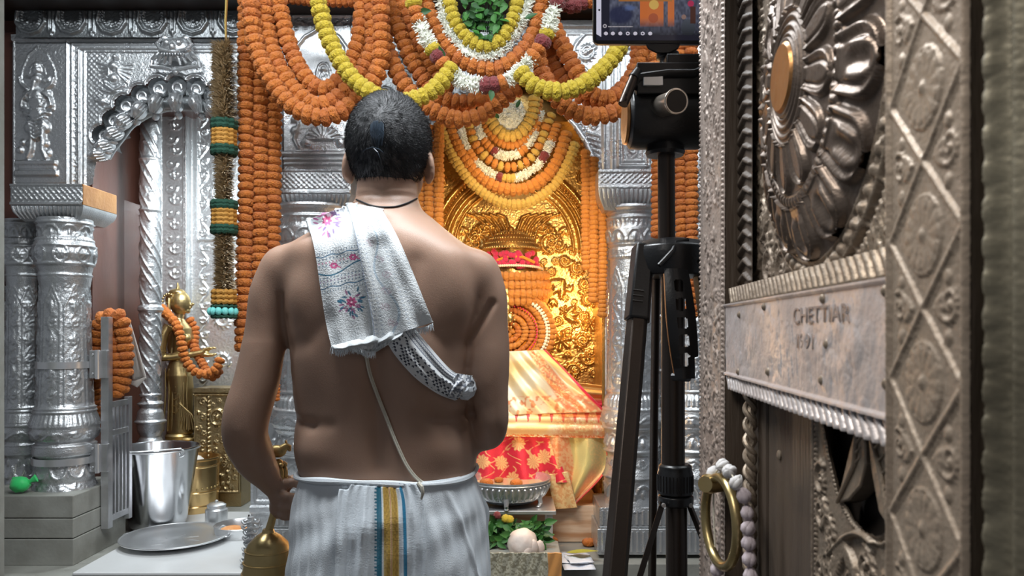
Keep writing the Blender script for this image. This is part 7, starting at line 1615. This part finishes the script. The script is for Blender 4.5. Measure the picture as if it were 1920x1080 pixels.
# ================================================================== basin on a steel table, leaves, coconut, papers
Zt = .604; tb = thing('steel_table', 'low steel-topped table carrying the silver basin', 'table', (P(940, 0, 2.74).x, 2.74, ZP)); t0_ = tb.location; x0 = P(790, 0, 2.64).x-t0_.x; x1 = P(1043, 0, 2.64).x-t0_.x
mb = MB(); mb.box((x0, 2.645-t0_.y, Zt-.014-ZP), (x1, 2.885-t0_.y, Zt-ZP)); mb.build('table_top', M['steel'], tb, False, .003)
for x in (x0+.02, x1-.02):
    for y in (2.665, 2.865): mb = MB(); mb.box((x-.009, y-.009-t0_.y, .0008), (x+.009, y+.009-t0_.y, Zt-.0145-ZP)); mb.build('leg', M['steel'], tb, False)
Yb2 = 2.765; kb2 = Yb2/F; bs = thing('silver_basin', 'silver basin with petal-chased sides and feet, holding marigolds', 'basin', (P(955, 0, Yb2).x, Yb2, Zt)); rb = 75*kb2; hb = .088
R = Relief(-PI*rb, PI*rb, 0, .062, .0024); L_ = 2*PI*rb
for i in range(40):
    c = -L_/2+L_*(i+.5)/40; R.curve([(c, .012), (c, .046)], .0075, .0055, .009); R.stamp(c+L_/80, .052, .004, .006); R.stamp(c+L_/80, .010, .004, .005)
R.curve([(-L_/2, .058), (L_/2, .058)], .003, h=.005); R.curve([(-L_/2, .003), (L_/2, .003)], .003, h=.005)
prr = rb*(.80+.20*np.sin(np.clip(R.V/.062, 0, 1)*PI/2)); q = np.linspace(-PI, PI, R.nc, endpoint=False); rad = prr[:, None]+R.H; X = rad*np.sin(q)[None]; Yy = -rad*np.cos(q)[None]; Z = np.repeat(R.V[:, None], R.nc, 1)+.024
npmesh('chased_side', np.stack([X, Yy, Z], -1).reshape(-1, 3), gridfaces(R.nr, R.nc, True), M['silver'], bs)
mb = MB(); mb.lathe((0, 0, .024), [(rb*1.0, .060), (rb*1.04, .066), (rb*1.04, .070), (rb*.97, .068), (rb*.90, .045), (rb*.7, .034), (.001, .032)], 64, capb=False, capt=False); mb.build('rim', M['silver'], bs)
mb = MB(); mb.lathe((0, 0, .0), [(rb*.62, .010), (rb*.80, .024), (rb*.80, .030), (.001, .030)], 48); mb.build('bottom', M['silver_dark'], bs)
for i in range(6): a = 2*PI*i/6-.6; mb = MB(); mb.tube([(rb*.88*math.cos(a), rb*.88*math.sin(a), .040), (rb*.92*math.cos(a), rb*.92*math.sin(a), .018), (rb*.86*math.cos(a), rb*.86*math.sin(a), .004)], [.010, .008, .006], 10); mb.ell((rb*.86*math.cos(a), rb*.86*math.sin(a), .0045), (.009, .009, .004), 10, 6); mb.build('foot', M['silver'], bs)
M['water'] = mat('yellow tinted water', (.55, .45, .25), .05, 0, 0); mb = MB(); mb.lathe((0, 0, .070), [(rb*.90, 0), (.001, .0005)], 48, capb=False); mb.build('water', M['water'], bs)
rg = random.Random(8)
for i, (lb, x, y, s_) in enumerate((('single orange marigold in the silver basin, nearest its rim edge by the man', 912, 905, 13), ('single orange marigold in the silver basin, nearer its middle', 968, 906, 12), ('half-sunk orange marigold at the back of the silver basin', 935, 898, 9))):
    o = bpy.data.objects.new('marigold', rg.choice(BL['orange'])); C.objects.link(o); o.scale = (s_*kb2,)*3; o.location = P(x, y, Yb2+(.02 if i == 2 else -.05)*1); o.location.z = Zt+.024+.047+s_*kb2*.45; tag(o, lb, 'flower', 'loose marigolds')
# leaves in a heap below the table edge
t = thing('leaf_bunch', 'heap of green leaves with yellow flower bits below the table edge', 'leaves', P(960, 1035, 2.60)); t.location.z = .512; 
for i in range(150):
    x = rg.uniform(902, 1022); y = rg.uniform(966, 1032); Yl = 2.60-.05*rg.random()-.03*(y-966)/66; q = rg.uniform(-PI, PI); loc = P(x, y, Yl)
    if loc.z > .585: loc.z = .585-rg.uniform(0, .03)
    if loc.z < .53: loc.z = .53
    leaf_at(t, loc-t.location, (math.cos(q), -.3, math.sin(q)*.6+.1), (0, -1, .8), rg.uniform(.028, .046), rg)
for x, y, k_ in ((956, 974, 'yellow'), (948, 972, 'yellow'), (932, 966, 'red_flower'), (985, 1000, 'yellow')): place(BL[k_][0], t, P(x, y, 2.56)-t.location, (0, -1, .5), .014, rg)
mb = MB(); mb.ell((0, .0, .03), (.10, .03, .032), 18, 10); mb.build('leaf_core', M['leaf_dark'], t)
# brocade covered stool in front of the platform
def c_broc(u, v, x, y): return mixc(mixc((.30, .27, .18), (.58, .55, .42), brocade(x, y, 3.2, .48, 3)), (.80, .36, .10), (x > 1027)*1.)
a = P(895, 1040, 2.47); b = P(1052, 1040, 2.47); mb = MB(); mb.box((a.x, 2.475, .001), (b.x, 2.638, a.z)); so2 = tag(mb.build('brocade_stool', M['stone'], None, False, .004), 'low stool draped in dull gold brocade with an orange edge', 'stool'); zt2 = a.z
nx, ny = 140, 60; x, y = np.meshgrid(np.linspace(893, 1053, nx), np.linspace(1036, 1110, ny)); V = np.stack([(x-CX)/F*2.465, 2.465+.002*np.sin(x*.3+y*.1), CZ+(HY-y)/F*2.465], -1).reshape(-1, 3)
o = npmesh('brocade_cloth', V, gridfaces(ny, nx), M['silk'], so2, True, np.stack([np.broadcast_to(q, x.shape) for q in c_broc(0, 0, x, y)], -1).reshape(-1, 3)); md = o.modifiers.new('t', 'SOLIDIFY'); md.thickness = .004
# coconut / white lotus-like bundle on a little brass ring stand
Yn = 2.52; kn = Yn/F; t = thing('coconut', 'white husked coconut with folded petals on a brass ring stand', 'coconut', P(982, 1056, Yn)); n0 = t.location; n0.z = zt2+.001
M['husk'] = mat('white husk', (.80, .70, .62), .6, 0, .5, 40, .5, 20, (.58, .40, .32))
def nq(x, y, d=0.): return P(x, y, Yn)+Vector((0, d, 0))-n0
mb = MB(); mb.ell(nq(980, 1020), (29*kn, 27*kn, 29*kn), 28, 18)
for i in range(len(mb.v)): v = Vector(mb.v[i]); v += (v-nq(980, 1020)).normalized()*.004*noise.noise(v*45); mb.v[i] = tuple(v)
mb.build('nut', M['husk'], t)
for (x, y, x1, y1, d) in ((1000, 1006, 992, 1044, -.030), (1012, 1010, 1004, 1046, -.012), (992, 1014, 978, 1046, -.038)):
    vs = []; fs = []
    for i in range(9):
        f_ = i/8
        for j in range(7): g = j/6-.5; vs.append(nq(x+(x1-x)*f_+26*g*math.sin(PI*(.12+.8*f_)), y+(y1-y)*f_+6*abs(g), d-.012*math.cos(g*PI)*math.sin(PI*f_)+.004*f_))
    for i in range(8):
        for j in range(6): a_ = i*7+j; fs.append((a_, a_+1, a_+8, a_+7))
    mb = MB(); mb.add(vs, fs); o = mb.build('husk_petal', M['husk'], t); md = o.modifiers.new('t', 'SOLIDIFY'); md.thickness = .002
mb = MB(); zr = 1048; mb.tube([nq(982, zr)+Vector((20*kn*math.cos(a_), 18*kn*math.sin(a_), 0)) for a_ in np.linspace(0, 2*PI, 32, endpoint=False)], .004, 8, closed=True)
for a_ in (.5, 1.6, 2.6, 3.7, 4.7, 5.8): p_ = nq(982, zr)+Vector((20*kn*math.cos(a_), 18*kn*math.sin(a_), 0)); mb.tube([p_, Vector((p_.x*1.1, p_.y*1.1, .002))], .003, 8)
mb.build('ring_stand', M['brass'], t)
# papers, loose marigolds, yellow leaf on the platform edge
M['paper'] = mat('white paper', (.74, .76, .82), .6, 0, .2, 60)
t = thing('paper_bundle', 'folded white papers lying at the platform edge beside the tripod leg', 'papers', P(1082, 1060, 2.72)); t.location.z = ZP+.001; p0_ = t.location
for i, (x, y, w_, h_, r_) in enumerate(((1082, 1058, .105, .15, .05), (1078, 1052, .10, .12, -.12), (1086, 1056, .085, .10, .16))):
    c = P(x, y, yat(y, ZP)) ; mb = MB(); n_ = 8; vs = []; fs = []; rt = Matrix.Rotation(r_, 3, 'Z')
    for a_ in range(n_+1):
        for b_ in range(n_+1): v = rt@Vector(((a_/n_-.5)*w_, (b_/n_-.5)*h_, 0)); v.z = .004+i*.006+.004*math.sin(a_*1.1+i)*math.sin(b_*.9); vs.append(v+Vector((c.x-p0_.x, c.y-p0_.y, 0)))
    for a_ in range(n_):
        for b_ in range(n_): k_ = a_*(n_+1)+b_; fs.append((k_, k_+1, k_+n_+2, k_+n_+1))
    mb.add(vs, fs); o = mb.build('paper_sheet', M['paper'], t); md = o.modifiers.new('t', 'SOLIDIFY'); md.thickness = .0015
M['leaf_yellow'] = mat('yellow green leaf', (.45, .42, .06), .45, 0, .2, 60, .4, 30)
LY = leaf_mesh('leaf_blade', M['leaf_yellow'], 1, .22, .2, .1); o = bpy.data.objects.new('yellow_leaf', LY); C.objects.link(o); c = P(1062, 1036, yat(1036, ZP+.03)); o.location = c; o.rotation_euler = (0, 0, -1.75); o.scale = (.11,)*3; tag(o, 'long yellow-green leaf lying on the white papers', 'leaf')
for lb, x, y in (('single orange marigold on the ledge at the foot of the veined block, nearer the leaves', 1034, 1004), ('single orange marigold on the ledge beside the tripod leg', 1104, 1018)):
    Yl = yat(y, ZP+.012) if y > 1010 else 2.93-.06; o = bpy.data.objects.new('marigold', BL['orange'][1]); C.objects.link(o); o.scale = (.026,)*3; Yl = min(Yl, 2.868); o.location = P(x, y, Yl); o.location.z = ZP+.0145; tag(o, lb, 'flower', 'loose marigolds')
